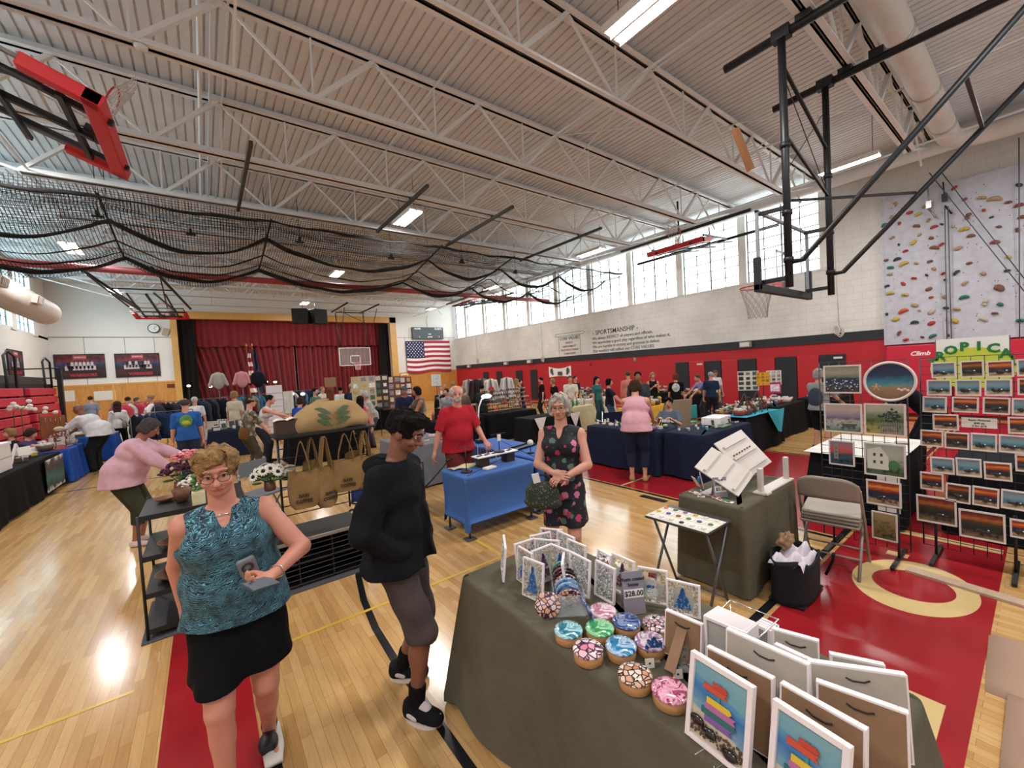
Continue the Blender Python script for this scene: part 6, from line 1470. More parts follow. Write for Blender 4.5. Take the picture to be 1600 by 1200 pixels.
        lp = MB(); lp.tube([tuple((hd+Rh@V(.0165*t, .0535-.006*t*t, -.036+.001*abs(t)))*h) for t in (-1, -.5, 0, .5, 1)], [.001*h, .0026*h, .0032*h, .0026*h, .001*h], 6); lp.build('lips', mat('lips', '9a5448' if skin != 'brown' else '5a302a', .5), r)
    if extra: extra(r, h, dict(hd=hd, Rh=Rh, up=up, Rl=Rl, al=al, lg=lg, pel=pel, nb=nb, S=S_, sh=sh, fdir=fdir))
    return r
def glasses(r, h, k, M_=None, w_=.0145, hh=.0105):
    hd, Rh = k['hd'], k['Rh']; gl = MB()
    for s in (-1, 1):
        gl.tube([tuple((hd+Rh@V(s*.0185+w_*math.cos(t), .0625, -.001+hh*math.sin(t)))*h) for t in [2*PI*i/16 for i in range(16)]], .0009*h, 5, closed=True)
        gl.tube([tuple((hd+Rh@V(s*.033, .0615, .003))*h), tuple((hd+Rh@V(s*.045, .03, .004))*h), tuple((hd+Rh@V(s*.047, -.004, .002))*h)], .0009*h, 5)
    gl.tube([tuple((hd+Rh@V(-.005, .064, .002))*h), tuple((hd+Rh@V(.005, .064, .002))*h)], .0009*h, 5); gl.build('glasses', M_ or mat('glasses_dark', '2a2426', .3), r)
# patterned cloths
g = NT('turquoise_print', .8); wv = g.wave(24, 9, g.mapping((1.2, 1, 1.6), (0, .5, 0)), 'DIAGONAL', 3); n = g.noise(26, 2); k_ = g.ramp(g.math('ADD', g.math('MULTIPLY', wv, .8), g.math('MULTIPLY', g.noise(9, 3), .35)), [(.32, '10202e'), (.42, '1f6a8a'), (.55, '36a0b4'), (.66, 'a8cccb'), (.78, '1a4a60')]); g.col(g.mix(1, k_, g.ramp(n, [(.3, '909090'), (.6, 'ffffff')]), 'MULTIPLY'))
def floral_mat(name, base, cols, sc=13, thr=.30):
    g = NT(name, .8); d = g.noise(40, 3); co = g.n('VectorMath', operation='ADD'); g.l(g.co, co.inputs[0]); sc_ = g.n('VectorMath', operation='SCALE'); g.l(g.n('TexNoise').outputs['Color'], sc_.inputs[0]); sc_.inputs['Scale'].default_value = .02; g.l(sc_.outputs[0], co.inputs[1])
    f = g.vor(sc, co.outputs[0]); pid = g.vor(sc, co.outputs[0], 'F1', 'Color'); s_ = g.sep(pid); pet = g.math('ADD', f, g.math('MULTIPLY', g.math('SUBTRACT', g.noise(55, 2), .5), .35))
    fc = g.ramp(s_[0], [(0, cols[0]), (.4, cols[1]), (.7, cols[2])], 'CONSTANT'); m = g.ramp(pet, [(thr, 'ffffff'), (thr+.03, '000000')]); m2 = g.ramp(g.math('ADD', g.vor(sc*1.9, co.outputs[0]), g.math('MULTIPLY', d, .2)), [(.28, 'ffffff'), (.32, '000000')])
    c = g.mix(m2, base, cols[3]); c = g.mix(m, c, fc); g.col(c); return g.M
floral_mat('floral_print', '14161f', ['b83a5e', 'c4708a', '5a7264', '2f4c46'], 12, .36)
floral_mat('camo_print', '5a5648', ['8a8068', '3a3c34', 'a89a84', '6e6a54'], 14, .5)
floral_mat('bag_green_print', '2a3226', ['5a6a44', '7a7a5c', '3c4c34', '18201a'], 60, .3)
def place(u, d): 
    r_ = ray(u, 600-0)*d/F; return r_[0], r_[1]
def facing(x, y, deg):
    n_ = math.hypot(x, y); fx, fy = -x/n_, -y/n_; a = math.radians(deg); c, s = math.cos(a), math.sin(a); gx, gy = fx*c-fy*s, fx*s+fy*c; return math.atan2(-gx, gy)
# --- turquoise woman ---------------------------------------------------
def ex1(r, h, k):
    glasses(r, h, k)
    a, e, w_ = k['al'][0]
    b = MB(); dv = Vector(w_-e).normalized(); c = Vector(w_)*h-dv*.02
    M3 = dv.to_track_quat('Z', 'Y').to_matrix(); b.tube([c+M3@Vector((.031*math.cos(t), .031*math.sin(t), 0)) for t in [2*PI*i/20 for i in range(20)]], .0028, 6, closed=True); b.build('bracelet', chrome, r)
    pc = (w_+nrm(w_-e)*.06)*h
    p = MB(); p.box((0, 0, 0), (.075, .15, .009)); ph = tag(p.build('smartphone', mat('phone_case', '35424c', .4), bevel=.004), 'dark smartphone held in the hand of the turquoise top woman', 'phone')
    M = r.matrix_basis; pw = M@Vector(tuple(pc+V(.0, .03, .027)*1)); ph.location = pw; ph.rotation_euler = (.3, -.35, r.rotation_euler.z-.85)
    f = MB(); f.box((0, 0, 0), (.075, .028, .12)); fan = f.build('neck_fan', mat('fan_grey', '6d7078', .45), r, bevel=.012); cpos = k['up'](V(-.045, .112, .135))*h; fan.location = tuple(cpos); fan.rotation_euler = (-.25, .22, .1)
    f = MB(); f.tube([(.022*math.cos(t), .016, .018+.022*math.sin(t)) for t in [2*PI*i/20 for i in range(20)]], .003, 5, closed=True); [f.box((.018*math.cos(a_), .0155, .018+.018*math.sin(a_)), (.012, .003, .004), (0, -a_, 0)) for a_ in [2*PI*i/10 for i in range(10)]]; f.build('fan_grille', mat('fan_dark', '2e3036', .5), fan)
    n_ = MB(); n_.tube([tuple(k['nb']*h+np.array([-.028, .085, -.035])), tuple(k['nb']*h+np.array([.028, .088, -.035]))], .004, 6); n_.build('neck_bar', chrome, r)
    [MB().ball(tuple((k['hd']+k['Rh']@V(s*.049, -.004, -.028))*h), .005, n=8).build('earring', chrome, r) for s in (-1, 1)]
    sn = MB(); sn.tube([tuple(k['up'](V(-.095, -.06, -.03))*h), tuple(k['up'](V(-.135, -.05, -.045))*h), tuple(k['up'](V(-.11, -.05, -.08))*h)], .006, 6); sn.build('bag_strap', black, r)
x, y = .06, 2.46
if not SKIP_MAIN:
    person('person in sleeveless turquoise patterned top and black skirt, walking with a phone', x, y, facing(x, y, -4), 1.66, g=1.17, lean=.04, side=.05, head=(.10, .0), skin='pink', hair='tousled', hc='blond', top='turquoise_print', sleeve=0, neck='v', tophem=.50, kind='skirt', bottom='0f0f12', blen=.335, shoe=None, vox=.0075, sex='f', belly=.03, hands=[(-.10, .19, .655), (.14, -.10, .50)], elbow=[(-1, -.6, -.5), (.5, -1, -.2)], feet=[(-.05, -.08, 0), (.05, .11, 0)], loose=.9, extra=ex1, handdir=[((.75, .62, .05), (0, .1, 1)), None])
    # sandals
    r = [o for o in COL.objects if o.name == 'person'][0]
    for sx, sy in ((-.05, -.08), (.05, .11)):
        b = MB(); b.grid(lambda u, v: ((sx+.008*(1 if sx > 0 else -1)+(.030-.008*abs(u-.6)*2)*(v-.5)*2)*1.66, (sy-.035+.155*u)*1.66, .012+.016*(1-u)), 14, 4); o = b.build('sandal_sole', mat('sole_white', 'd8d0c8', .5), r); so = o.modifiers.new('t', 'SOLIDIFY'); so.thickness = .022
        b = SDF(); b.ell(V((sx+.005)*1.66, (sy+.045)*1.66, .05), V(.047, .075, .038)); b.ell(V(sx*1.66, (sy-.012)*1.66, .085), V(.040, .048, .05)); b.ell(V(sx*1.66, (sy+.105)*1.66, .04), V(.05, .05, .05), k=.004, sub=True); b.cut(V(0, 0, .025), V(0, 0, -1)); b.cut(V(0, 0, .115), V(0, 0, 1)); b.obj('sandal_strap', black, r, .007)
# --- young man ----------------------------------------------------------
def ex2(r, h, k):
    S_ = k['S']; q = SDF(); up = k['up']
    # hood
    q.ell(S_(up(V(0, -.062, .285))), S_(V(.075, .040, .035)), k['Rl'], k=.02); q.cap(S_(up(V(-.065, -.03, .295))), S_(up(V(-.035, .05, .27))), .018*h, .014*h); q.cap(S_(up(V(.065, -.03, .295))), S_(up(V(.035, .05, .27))), .018*h, .014*h)
    q.obj('hood', fab('16161a'), r, .009, wobble(.006, 30))
    q = SDF(); q.ell(S_(up(V(0, .0, .20))), S_(V(.088, .066, .10)), k['Rl'], k=.03); q.ell(S_(up(V(0, 0, .08))), S_(V(.078, .066, .11)), k['Rl'], k=.03); q.ell(S_(k['nb']+V(0, .012, .014)), S_(V(.046, .046, .026)), k=.004, sub=True); q.obj('inner_shirt', fab('6a6662'), r, .01)
    for s, (a, kn, an) in zip((-1, 1), k['lg']):
        q = SDF(); q.cap(S_(an+V(0, 0, -.02)), S_(an+(kn-an)*.30), .026*h, .028*h); q.cut(S_(an+(kn-an)*.30), nrm(kn-an)); q.obj('sock', fab('141416'), r, .008)
        f = k['fdir'][0 if s < 0 else 1]; side_ = np.cross(f, V(0, 0, 1))
        def P(t, o_, z): return S_(an+f*t+side_*o_+V(0, 0, z))
        b = MB(); N = 28; prof = []
        for i in range(N):
            a_ = 2*PI*i/N; prof.append((-.012+.060*math.cos(a_)*1.05+.033, .031*math.sin(a_)*(1+.1*math.cos(a_))))
        vs = [P(t, o_, -.044) for t, o_ in prof]+[P(t, o_, -.030) for t, o_ in prof]
        b.add(vs, [tuple(range(N))[::-1], tuple(range(N, 2*N))]+[(i, (i+1) % N, N+(i+1) % N, N+i) for i in range(N)], 0, False); b.build('shoe_sole', mat('sole_white'), r)
        q = SDF(); q.cap(P(-.014, 0, -.012), P(.074, 0, -.024), .030*h, .027*h, k=.01); q.cap(P(-.014, 0, .008), P(-.014, 0, -.012), .028*h, .03*h, k=.01); q.cut(P(0, 0, -.030), V(0, 0, -1)); q.cut(P(0, 0, .014), V(0, 0, 1)); q.obj('shoe_upper', fab('1c1a1d'), r, .008)
        q = SDF(); q.ell(P(.074, 0, -.012), S_(V(.020, .022, .014)), k=.01); q.cap(P(.006, 0, .012), P(.045, 0, -.002), .015*h, .016*h, k=.01); q.cap(P(-.008, .024, -.012), P(.015, .024, -.02), .010*h, .009*h); q.cap(P(-.008, -.024, -.012), P(.015, -.024, -.02), .010*h, .009*h); q.obj('shoe_panel', mat('shoe_pinkwhite', 'cdbfc0', .5), r, .007)
        b = MB(); [b.tube([P(.008+.009*j, -.017, .010-.004*j), P(.012+.009*j, 0, .026-.0045*j), P(.008+.009*j, .017, .010-.004*j)], .0035, 5) for j in range(6)]; b.build('laces', mat('laces', 'b8a8a2', .7), r)
x, y = .87, 2.36
if not SKIP_MAIN:
    person('young person in black hooded jacket and brown shorts looking down', x, y, facing(x, y, 62), 1.76, g=.95, lean=.03, head=(.42, .05), skin='brown', hair='tousled', hc='black', top='16161a', sleeve=1.0, tophem=.48, kind='shorts', bottom='4a403e', blen=.51, shoe=None, vox=.0085, hands=[(-.085, .05, .545), (.085, .05, .545)], elbow=[(-1, -.8, -.2), (1, -.8, -.2)], feet=[(-.075, -.07, 0), (.085, .06, 0)], loose=1.9, fold=2.2, extra=ex2, apron='jacket', handdir=[((.6, -.1, -.4), (0, 0, 1)), ((-.6, -.1, -.4), (0, 0, 1))])
# --- floral dress person -----------------------------------------------
def ex3(r, h, k):
    glasses(r, h, k)
    b = MB()
    w1 = k['al'][1][2]*h+V(.10, 0, 0)
    q = SDF(); q.ell(w1+V(.0, .02, -.18), V(.15, .07, .12)); q.ell(w1+V(0, .02, -.25), V(.17, .075, .06)); q.cut(w1+V(0, 0, -.075), V(0, 0, 1))
    M = r.matrix_basis; bag = thing('handbag', 'dark green patterned handbag hanging from the hand of the floral dress person', 'handbag', r.location, r.rotation_euler.z); q.obj('bag_body', _M['bag_green_print'], bag, .012)
    b.tube([w1+V(-.09, .02, -.10), w1+V(-.05, .01, -.02), w1+V(.05, .01, -.02), w1+V(.09, .02, -.10)], .009, 6); b.build('bag_handle', black, bag)
    c = MB(); c.box(w1+V(.03, .075, -.03), (.06, .01, .08), (0, .2, .3)); tag(c.build('paper_slip', mat('paper')), 'white slip of paper in the hands of the floral dress person', 'paper').matrix_basis = r.matrix_basis
x, y = 2.55, 2.68
if not SKIP_MAIN:
    person('person with curly silver hair and sleeveless dark floral dress beyond the sage table', x, y, facing(x, y, -14), 1.70, g=1.05, lean=.0, head=(.02, .08), skin='fair', hair='curly', hc='silver', top='floral_print', sleeve=0, neck='v', tophem=.46, kind='dress', bottom='floral_print', blen=.32, shoe='b8a898', vox=.0095, sex='f', hands=[(-.05, .16, .60), (.01, .17, .62)], elbow=[(-1, -.7, -.3), (1, -.6, -.3)], loose=.3, extra=ex3, handdir=[((.6, .7, 0), (0, -.5, -1)), ((-.8, .5, 0), (0, -1, -.3))])
# --- red shirt person ---------------------------------------------------
x, y, _ = AD(712, 620, 5.75)
if not SKIP_MAIN:
    person('balding person with white beard in red t-shirt and dark red shorts', x, y, facing(x, y, 25), 1.78, g=1.12, lean=.10, head=(.05, -.35), skin='pink', hair='balding', hc='white', top='a8242f', sleeve=.42, tophem=.47, kind='shorts', bottom='5a2424', blen=.5, shoe='4a4a4c', vox=.012, belly=.03, hands=[(-.16, .15, .54), (.22, .0, .45)], feet=[(-.07, -.12, 0), (.07, .10, 0)], loose=.9, extra=lambda r, h, k: (lambda q: (q.ell(k['S'](k['hd']+k['Rh']@V(0, .034, -.036)), k['S'](V(.030, .024, .024)), k['Rh']), q.ell(k['S'](k['hd']+k['Rh']@V(0, .058, -.022)), k['S'](V(.018, .006, .005)), k['Rh']), q.obj('beard', hairM('white'), r, .009, wobble(.004, 80))))(SDF()))
# --- pink shirt person bending at the shelf --------------------------------
x, y = -.80, 7.05
def ex5(r, h, k):
    w_ = k['al'][0][2]*h; p = MB(); p.box(w_+V(.0, .09, .03), (.075, .15, .01), (.2, 0, .2)); o = tag(p.build('smartphone', mat('phone_grey', '6a6c70', .3)), 'grey smartphone held by the pink shirt person at the shelf', 'phone'); o.matrix_basis = r.matrix_basis
    q = SDF(); [q.cap(k['S'](k['nb']+k['Rl']@V(s*.035, .0, .0)), k['S'](k['nb']+k['Rl']@V(s*.012, .055, -.03)), .014*h, .010*h) for s in (-1, 1)]; q.obj('collar', fab('c9a0ab'), r, .012)
if not SKIP_MAIN:
    person('person in pale pink shirt and olive trousers bending towards the dark shelf rack', x, y, facing(x, y, 72), 1.66, g=1.30, lean=.42, head=(.45, .0), skin='tan', hair='bob', hc='dgrey', top='c9a0ab', sleeve=.95, tophem=.47, kind='shorts', bottom='3a3a2c', blen=.72, shoe='c8b8b0', vox=.012, sex='f', belly=.02, hands=[(-.08, .34, .60), (.12, .30, .54)], elbow=[(-.3, -.3, -1), (.6, -.2, -1)], loose=1.6, extra=ex5)
# ================================================================ CROWD
CR = [  # u, vtop, depth, face, label, kwargs
 (8, 641, 9.3, -60, 'seated blond person in dark clothes at the far left behind the white box', dict(sit=True, hair='bob', hc='blond', top='26282c', bottom='1c1c20', sex='f')),
 (34, 650, 9.2, 60, 'seated brown-haired person in purple with bare arms writing at the left table', dict(sit=True, hair='bob', hc='brown', top='4a3a5c', sleeve=.3, bottom='2a2a30', sex='f', hands=[(-.06, .28, .46), (.08, .30, .46)], head=(.5, 0))),
 (138, 629, 10.2, -120, 'person in a white sports jersey bending over the left tables', dict(lean=.62, hair='bald', skin='brown', top='cfcaca', sleeve=.6, bottom='1f1f24', g=1.35, loose=1.5, hands=[(-.1, .35, .5), (.1, .36, .5)])),
 (180, 627, 12.8, 170, 'person in white top and black trousers with a grey shoulder bag', dict(hair='long', hc='brown', top='cfcbc8', sleeve=.8, bottom='121214', sex='f', bag='6e6a66')),
 (193, 620, 15.5, 150, 'person in black shirt leaning over a far left table', dict(lean=.4, hc='brown', top='1c1c1e', bottom='2a2a2e')),
 (211, 621, 15.0, 60, 'person in dark jacket beside the white tops on the left', dict(hc='dgrey', top='2a2426', bottom='1f1f22')),
 (233, 617, 13.6, -80, 'blond person in white clothes reading beside the clothes rack', dict(hair='bun', hc='blond', top='d8cfc8', bottom='d8d4cc', sex='f', hands=[(-.06, .22, .62), (.06, .22, .6)])),
 (139, 619, 18.0, 160, 'grey-capped person beyond the jersey wearer', dict(cap='8a8580', top='7a8090', bottom='33363f')),
 (286, 622, 8.6, 178, 'person from behind in a blue t-shirt with a round green print and jeans', dict(H=None, hair='balding', hc='dgrey', top='2c5a9c', bottom='2c3a50', g=1.15, vox=.016, printc=('5f8a44', 'a8b84a'))),
 (301, 620, 12.5, 170, 'white-haired person in a white shirt near the dark table', dict(hair='short', hc='white', top='d8d6d2', bottom='5a5348', lean=.15)),
 (364, 611, 12.5, 150, 'blond person in a cream top behind the camouflage shirt', dict(hair='bob', hc='blond', top='c8b8a0', bottom='6a6a70', sex='f')),
 (383, 620, 8.5, 110, 'capped person in a camouflage patterned shirt with a brown bag', dict(cap='8a7a60', top='camo_print', bottom='4a4438', lean=.15, vox=.018, hands=[(-.1, .25, .55), (.12, .2, .5)], bag='6e4a2c')),
 (408, 617, 10.0, 70, 'black-haired person in a white tank top reaching over a table', dict(hair='bun', hc='black', top='cfc4c0', sleeve=0, bottom='2a2c34', sex='f', lean=.45, vox=.018, hands=[(-.1, .38, .52), (.1, .42, .62)])),
 (462, 621, 10.5, 140, 'brown-haired person in bright blue behind the canvas bag', dict(hair='bob', hc='brown', top='2448a4', bottom='22242c', sex='f', lean=.35)),
 (491, 606, 13.5, 50, 'person in green top with tied dark hair left of the pony-tailed one', dict(hair='bun', hc='black', top='5a7060', bottom='2a2a2e', sex='f')),
 (503, 604, 16.5, 40, 'person in pale clothes far behind the canvas bag', dict(hc='blond', top='c4bcae', bottom='3a3a40', sex='f')),
 (515, 605, 11.0, 175, 'person with long brown hair and mint green top, seen from behind', dict(hair='long', hc='red', top='9ab8a4', bottom='3a3c44', sex='f')),
 (531, 604, 15.0, 160, 'dark-haired person in a white top with black strap', dict(hc='black', top='d4d0ce', bottom='2a2a2e')),
 (549, 599, 13.8, 175, 'grey-haired person in navy jacket with a backpack', dict(hc='grey', top='22283a', sleeve=1, bottom='2c2c34', backpack='2c3448')),
 (561, 622, 9.8, 165, 'person with long dark hair in a hot pink top', dict(hair='long', hc='black', top='c8406c', sleeve=0, bottom='1e1e22', sex='f', vox=.018)),
 (576, 611, 11.3, -70, 'older grey-haired person leaning to the left in a grey blouse', dict(hair='bob', hc='grey', top='aaa4a0', sleeve=.6, bottom='4a4a54', sex='f', lean=.35)),
 (631, 603, 10.8, 5, 'smiling person in navy sweatshirt, cap and glasses', dict(cap='4a4e5a', top='1f263c', sleeve=.5, bottom='22242c', vox=.016, skin='tan', hands=[(-.12, .18, .6), (.15, .1, .5)])),
 (651, 604, 9.4, -70, 'black-haired person in olive tank top and grey trousers looking left', dict(hair='bob', hc='black', top='4f4a3c', sleeve=0, bottom='4a5258', sex='f', skin='tan', vox=.016, hands=[(-.08, .22, .6), (.1, .24, .6)])),
 (640, 602, 14.5, 170, 'person in black behind the navy sweatshirt', dict(hc='black', top='141416', bottom='1a1a1e')),
 (708, 596, 15.0, 160, 'blond person near the flag end of the hall', dict(hair='long', hc='blond', top='b8a8a0', bottom='3a3a44', sex='f')),
 (722, 604, 11.7, 170, 'light-haired person just right of the red shirt', dict(hair='bob', hc='blond', top='6a5a50', bottom='2a2c30', sex='f')),
 (697, 611, 11.5, -30, 'dark-haired seated person left of the red shirt', dict(hc='brown', top='8a8890', bottom='33343a')),
 (752, 600, 11.9, 150, 'person in dark green jacket in front of the hanging robes', dict(hc='black', top='26302c', bottom='3c4450')),
 (803, 592, 13.8, 130, 'blond person in a tan top leaning over the sunglasses', dict(hair='long', hc='blond', top='b89a7c', sleeve=.2, bottom='cfc8bc', sex='f', lean=.3)),
 (812, 594, 16.0, 60, 'dark-haired person behind the blond one at the sunglasses', dict(hc='black', top='1c1c20', bottom='22242a')),
 (846, 589, 15.5, -75, 'person in black t-shirt facing left before the red wall', dict(hc='black', top='17181b', bottom='1d1e22')),
 (867, 591, 14.2, -60, 'person with curly blond hair and black top', dict(hair='curly', hc='blond', top='1d1a1c', bottom='2a2a30', sex='f', lean=.25)),
 (891, 587, 13.4, 10, 'person in cream shirt counting something behind a table', dict(hc='dgrey', top='cfcab8', bottom='4a4a44', g=1.2, hands=[(-.08, .2, .6), (.08, .2, .6)])),
 (899, 587, 15.8, 40, 'dark-clothed person behind the cream shirt', dict(hc='brown', top='26282c', bottom='1f2024')),
 (932, 588, 13.2, 50, 'long dark-haired person in a teal top', dict(hair='long', hc='black', top='2f6a6a', bottom='2a4a50', sex='f')),
 (951, 592, 11.4, 80, 'dark-haired person in navy top and jeans looking right', dict(hair='bob', hc='black', top='1a1d28', bottom='3a4c68', sex='f', hands=[(-.1, .22, .55), (.1, .24, .55)])),
 (982, 580, 13.2, 175, 'grey-haired person in a coral pink shirt, from behind', dict(hc='dgrey', top='cc7a6c', sleeve=.9, bottom='3a3c48', g=1.15)),
 (997, 580, 9.6, 5, 'person with short dark hair in a dark grey t-shirt facing the camera', dict(hc='black', top='3f4248', bottom='22242a', skin='tan', vox=.016, g=1.1)),
 (1020, 582, 13.4, 15, 'blond person in black tank top with folded hands', dict(hair='bob', hc='blond', top='1c1a1e', sleeve=0, bottom='3a4458', sex='f', hands=[(-.04, .16, .72), (.04, .16, .7)])),
 (1056, 589, 12.4, 178, 'red-haired person in black printed t-shirt, from behind', dict(hair='bob', hc='red', top='141416', bottom='1f2026', printc=('c8c8c4', '8ab0a8'))),
 (1099, 588, 12.6, -60, 'person in a lavender shirt bending over a far table', dict(lean=.55, hc='dgrey', top='8a88b8', bottom='3c3f4c', hands=[(-.1, .35, .5), (.1, .36, .5)])),
 (1111, 584, 12.2, 178, 'person in a navy polo shirt, from behind', dict(hc='grey', top='1f2f48', bottom='20222a')),
 (1118, 580, 13.8, 30, 'capped person in white beyond the navy polo', dict(cap='5a5048', top='cfccc8', bottom='5a5a5c')),
]
nL = []
for u, vt, d, fc, lab, kw in CR:
    kw = dict(kw); kw.pop('H', None); pr = kw.pop('printc', None); bag = kw.pop('bag', None); bp = kw.pop('backpack', None)
    top_z = AD(u, vt, d)[2]; x, y, _ = AD(u, 600, d); sit = kw.get('sit')
    ln = kw.get('lean', 0)
    if sit: Hh = 1.66
    else: Hh = min(1.88, max(1.52, top_z/(.53+.47*math.cos(ln*.75))))
    kw.setdefault('vox', .024 if d > 12 else .020)
    if sit: kw['feet'] = [(-.08, .26, 0), (.08, .26, 0)]
    def ex(r, h, k, pr=pr, bag=bag, bp=bp):
        if pr:
            b = MB(); c = k['up'](V(0, -.078*1.15, .20))*h
            b.lathe([(0, 0), (.10, 0)], tuple(c), 20, M=Matrix.Rotation(PI/2, 3, 'X')@Matrix.Rotation(0, 3, 'X')); b.ball(tuple(c+V(0, .0, 0)), (.11, .012, .13), n=16); b.build('shirt_print', mat('print_'+pr[0], pr[0], .8, var=.4, vscale=14), r)
            b = MB(); b.ball(tuple(c+V(.0, -.006, -.03)), (.075, .012, .05), n=12); b.build('shirt_print', mat('print_'+pr[1], pr[1], .8, var=.3, vscale=18), r)
        if bag:
            s = SDF(); s.ell(k['pel']*h+V(.14, -.10, .05), V(.05, .12, .13)); s.obj('shoulder_bag', fab(bag), r, .02)
            b = MB(); b.tube([tuple(k['pel']*h+V(.15, -.1, .15)), tuple(k['sh'][0]*h+V(0, -.09, .03))], .012, 5); b.build('bag_strap', fab(bag), r)
        if bp: s = SDF(); s.ell(k['up'](V(0, -.11, .17))*h, V(.15, .10, .24)); s.obj('backpack', fab(bp), r, .02)
    r = person(lab, x, y, facing(x, y, fc), Hh, extra=ex, **kw)
    if sit:
        b = thing('folding_chair', 'dark folding chair under the %s' % ' '.join(lab.split()[:3]), 'chair', (x, y, 0), r.rotation_euler.z)
        q = MB(); q.box((0, -.02, .34), (.42, .42, .03)); q.build('seat', black, b)
        for sx in (-1, 1):
            for sy in (-1, 1): q = MB(); q.tube([(sx*.2, -.02+sy*.2, 0), (sx*.19, -.02+sy*.17, .34)], .012, 6); q.build('leg', black, b)
# closer ones with own care
x, y, _ = AD(991, 600, 6.62)
person('person in a pink sleeveless blouse and navy cropped trousers leaning over the navy table', x, y, facing(x, y, 176), 1.68, g=1.22, lean=.30, head=(.25, 0), skin='fair', hair='bob', hc='brown', top='cc98a2', sleeve=0, tophem=.50, kind='pants', bottom='262a40', blen=.80, shoe='b08a5c', vox=.014, sex='f', hands=[(-.12, .26, .50), (.16, .30, .52)], loose=1.2)
x, y, _ = AD(1044, 600, 7.9)
person('dark-haired child in a grey t-shirt sitting behind the navy table', x, y, facing(x, y, -15), 1.46, g=.95, skin='fair', hair='tousled', hc='black', top='5a6674', sleeve=.45, bottom='22242a', vox=.014, sit=True, feet=[(-.07, .26, 0), (.07, .26, 0)], hands=[(-.08, .20, .50), (.08, .20, .50)], z0=.10, detail=1,
       extra=lambda r, h, k: text_mesh('HERSHEY', .075, mat('logo_white'), r, 'lettering', tuple(k['up'](V(0, .083, .17))*h), (PI/2, 0, PI), bold=.004))
x, y, _ = AD(990, 600, 8.6)
person('dark-haired person in pink top just behind the leaning pink blouse', x, y, facing(x, y, 10), 1.6, skin='fair', hair='bob', hc='brown', top='c8909a', bottom='3a3a44', vox=.02, sex='f', z0=-.16)
x, y, _ = AD(1279, 600, 8.05)
person('person in grey cap, grey shirt and long black shorts near the right wall', x, y, facing(x, y, 150), 1.60, g=1.0, skin='fair', hair='bob', hc='grey', top='8c8a88', sleeve=.4, kind='shorts', bottom='15151a', blen=.60, shoe='4a4440', vox=.015, sex='f', cap='8a8274', loose=.8, hands=[(-.1, .22, .6), (.12, .22, .58)],
       extra=lambda r, h, k: (lambda s: (s.ell(k['up'](V(0, -.07, .12))*h, V(.14, .06, .2)), s.obj('grey_vest_bag', fab('3c4450'), r, .018)))(SDF()))
x, y, _ = AD(1432, 600, 6.4)
person('person dressed in black bending behind the oval painting', x, y, facing(x, y, -75), 1.72, g=1.15, lean=.85, skin='fair', hair='short', hc='black', top='17181d', sleeve=.5, bottom='1a1a20', vox=.018, hands=[(-.1, .38, .50), (.1, .30, .48)])
# ================================================================ WAGON, BLUE TABLES
bt1 = covered_table('front blue stretch-covered table with a white jewelry riser on top', 2.28, 4.02, 3.33, 4.62, spandex, hem=.10, stretch=True, seed=3, corner=.05)
bt2 = covered_table('second blue stretch-covered table behind the first, running away from the camera', 3.42, 4.10, 4.10, 6.0, mat('cloth_blue_stretch2', '2c57a0', .75, var=.03, vscale=4), hem=.10, stretch=True, seed=5, corner=.05)
r = thing('jewelry_riser', 'white topped dark riser with earring cards on the front blue table', 'riser', (2.93, 4.33, .745))
b = MB(); b.box((0, 0, .13), (.62, .17, .012)); b.build('riser_top', whf, r)
for s in (-1, 1): b = MB(); b.box((s*.2, 0, .06), (.13, .13, .12)); b.build('riser_box', mat('riser_brown', '2c211d', .5), r, bevel=.004)
rr = random.Random(4)
for i in range(10): b = MB(); b.box((0, 0, .004), (.035, .05, .004)); b.tube([(-.01, 0, .008), (0, .01, .012), (.01, 0, .008)], .003, 5); o = tag(b.build('earring_card', black), 'dark earring card on the white riser, %s from the left' % ORD[i], 'earrings', 'earrings on the riser'); o.location = (2.66+.058*i, 4.33+.03*(i % 2-.5), .745+.137)
def jstand(lab, x, y, z, h, base=.07, bar=True, ball=False):
    r = thing('jewelry_stand', lab, 'jewelry stand', (x, y, z)); b = MB(); b.lathe([(0, 0), (base, 0), (base, .015), (base*.6, .022), (0, .022)], n=20); b.build('base', black, r)
    b = MB(); b.tube([(0, 0, .02), (0, 0, h)], .006, 8); b.build('pole', black, r)
    if bar: b = MB(); b.tube([(-.12, 0, h), (.12, 0, h)], .005, 6); b.build('crossbar', black, r)
    if ball: b = MB(); b.ball((0, 0, h+.03), .045, n=14); b.build('display_ball', whitec, r)
    return r
x, y = FL(748, 735, .745); jstand('black stand with round base at the left end of the front blue table', 2.44, 4.24, .745, .30)
jstand('black stand carrying a white tag on the white riser', 3.0, 4.33, .745+.137, .24); b = MB(); b.box((0, 0, 0), (.055, .003, .085)); o = tag(b.build('price_tag', mat('paper')), 'white hanging tag on the black riser stand', 'tag'); o.location = (3.0, 4.322, .745+.137+.19)
jstand('short black stand with a pale ball on the second blue table', 3.62, 4.45, .745, .12, .05, False, True)
b = MB(); [b.bb((-.28, -.09, 0), (.28, .09, .012)), b.bb((-.28, -.09, 0), (-.27, .09, .03)), b.bb((.27, -.09, 0), (.28, .09, .03)), b.bb((-.28, .08, 0), (.28, .09, .03)), b.bb((-.28, -.09, 0), (.28, -.08, .03))]; o = tag(b.build('black_tray', black), 'long shallow black tray on the second blue table', 'tray'); o.location = (3.75, 4.85, .746); o.rotation_euler = (0, 0, .25)
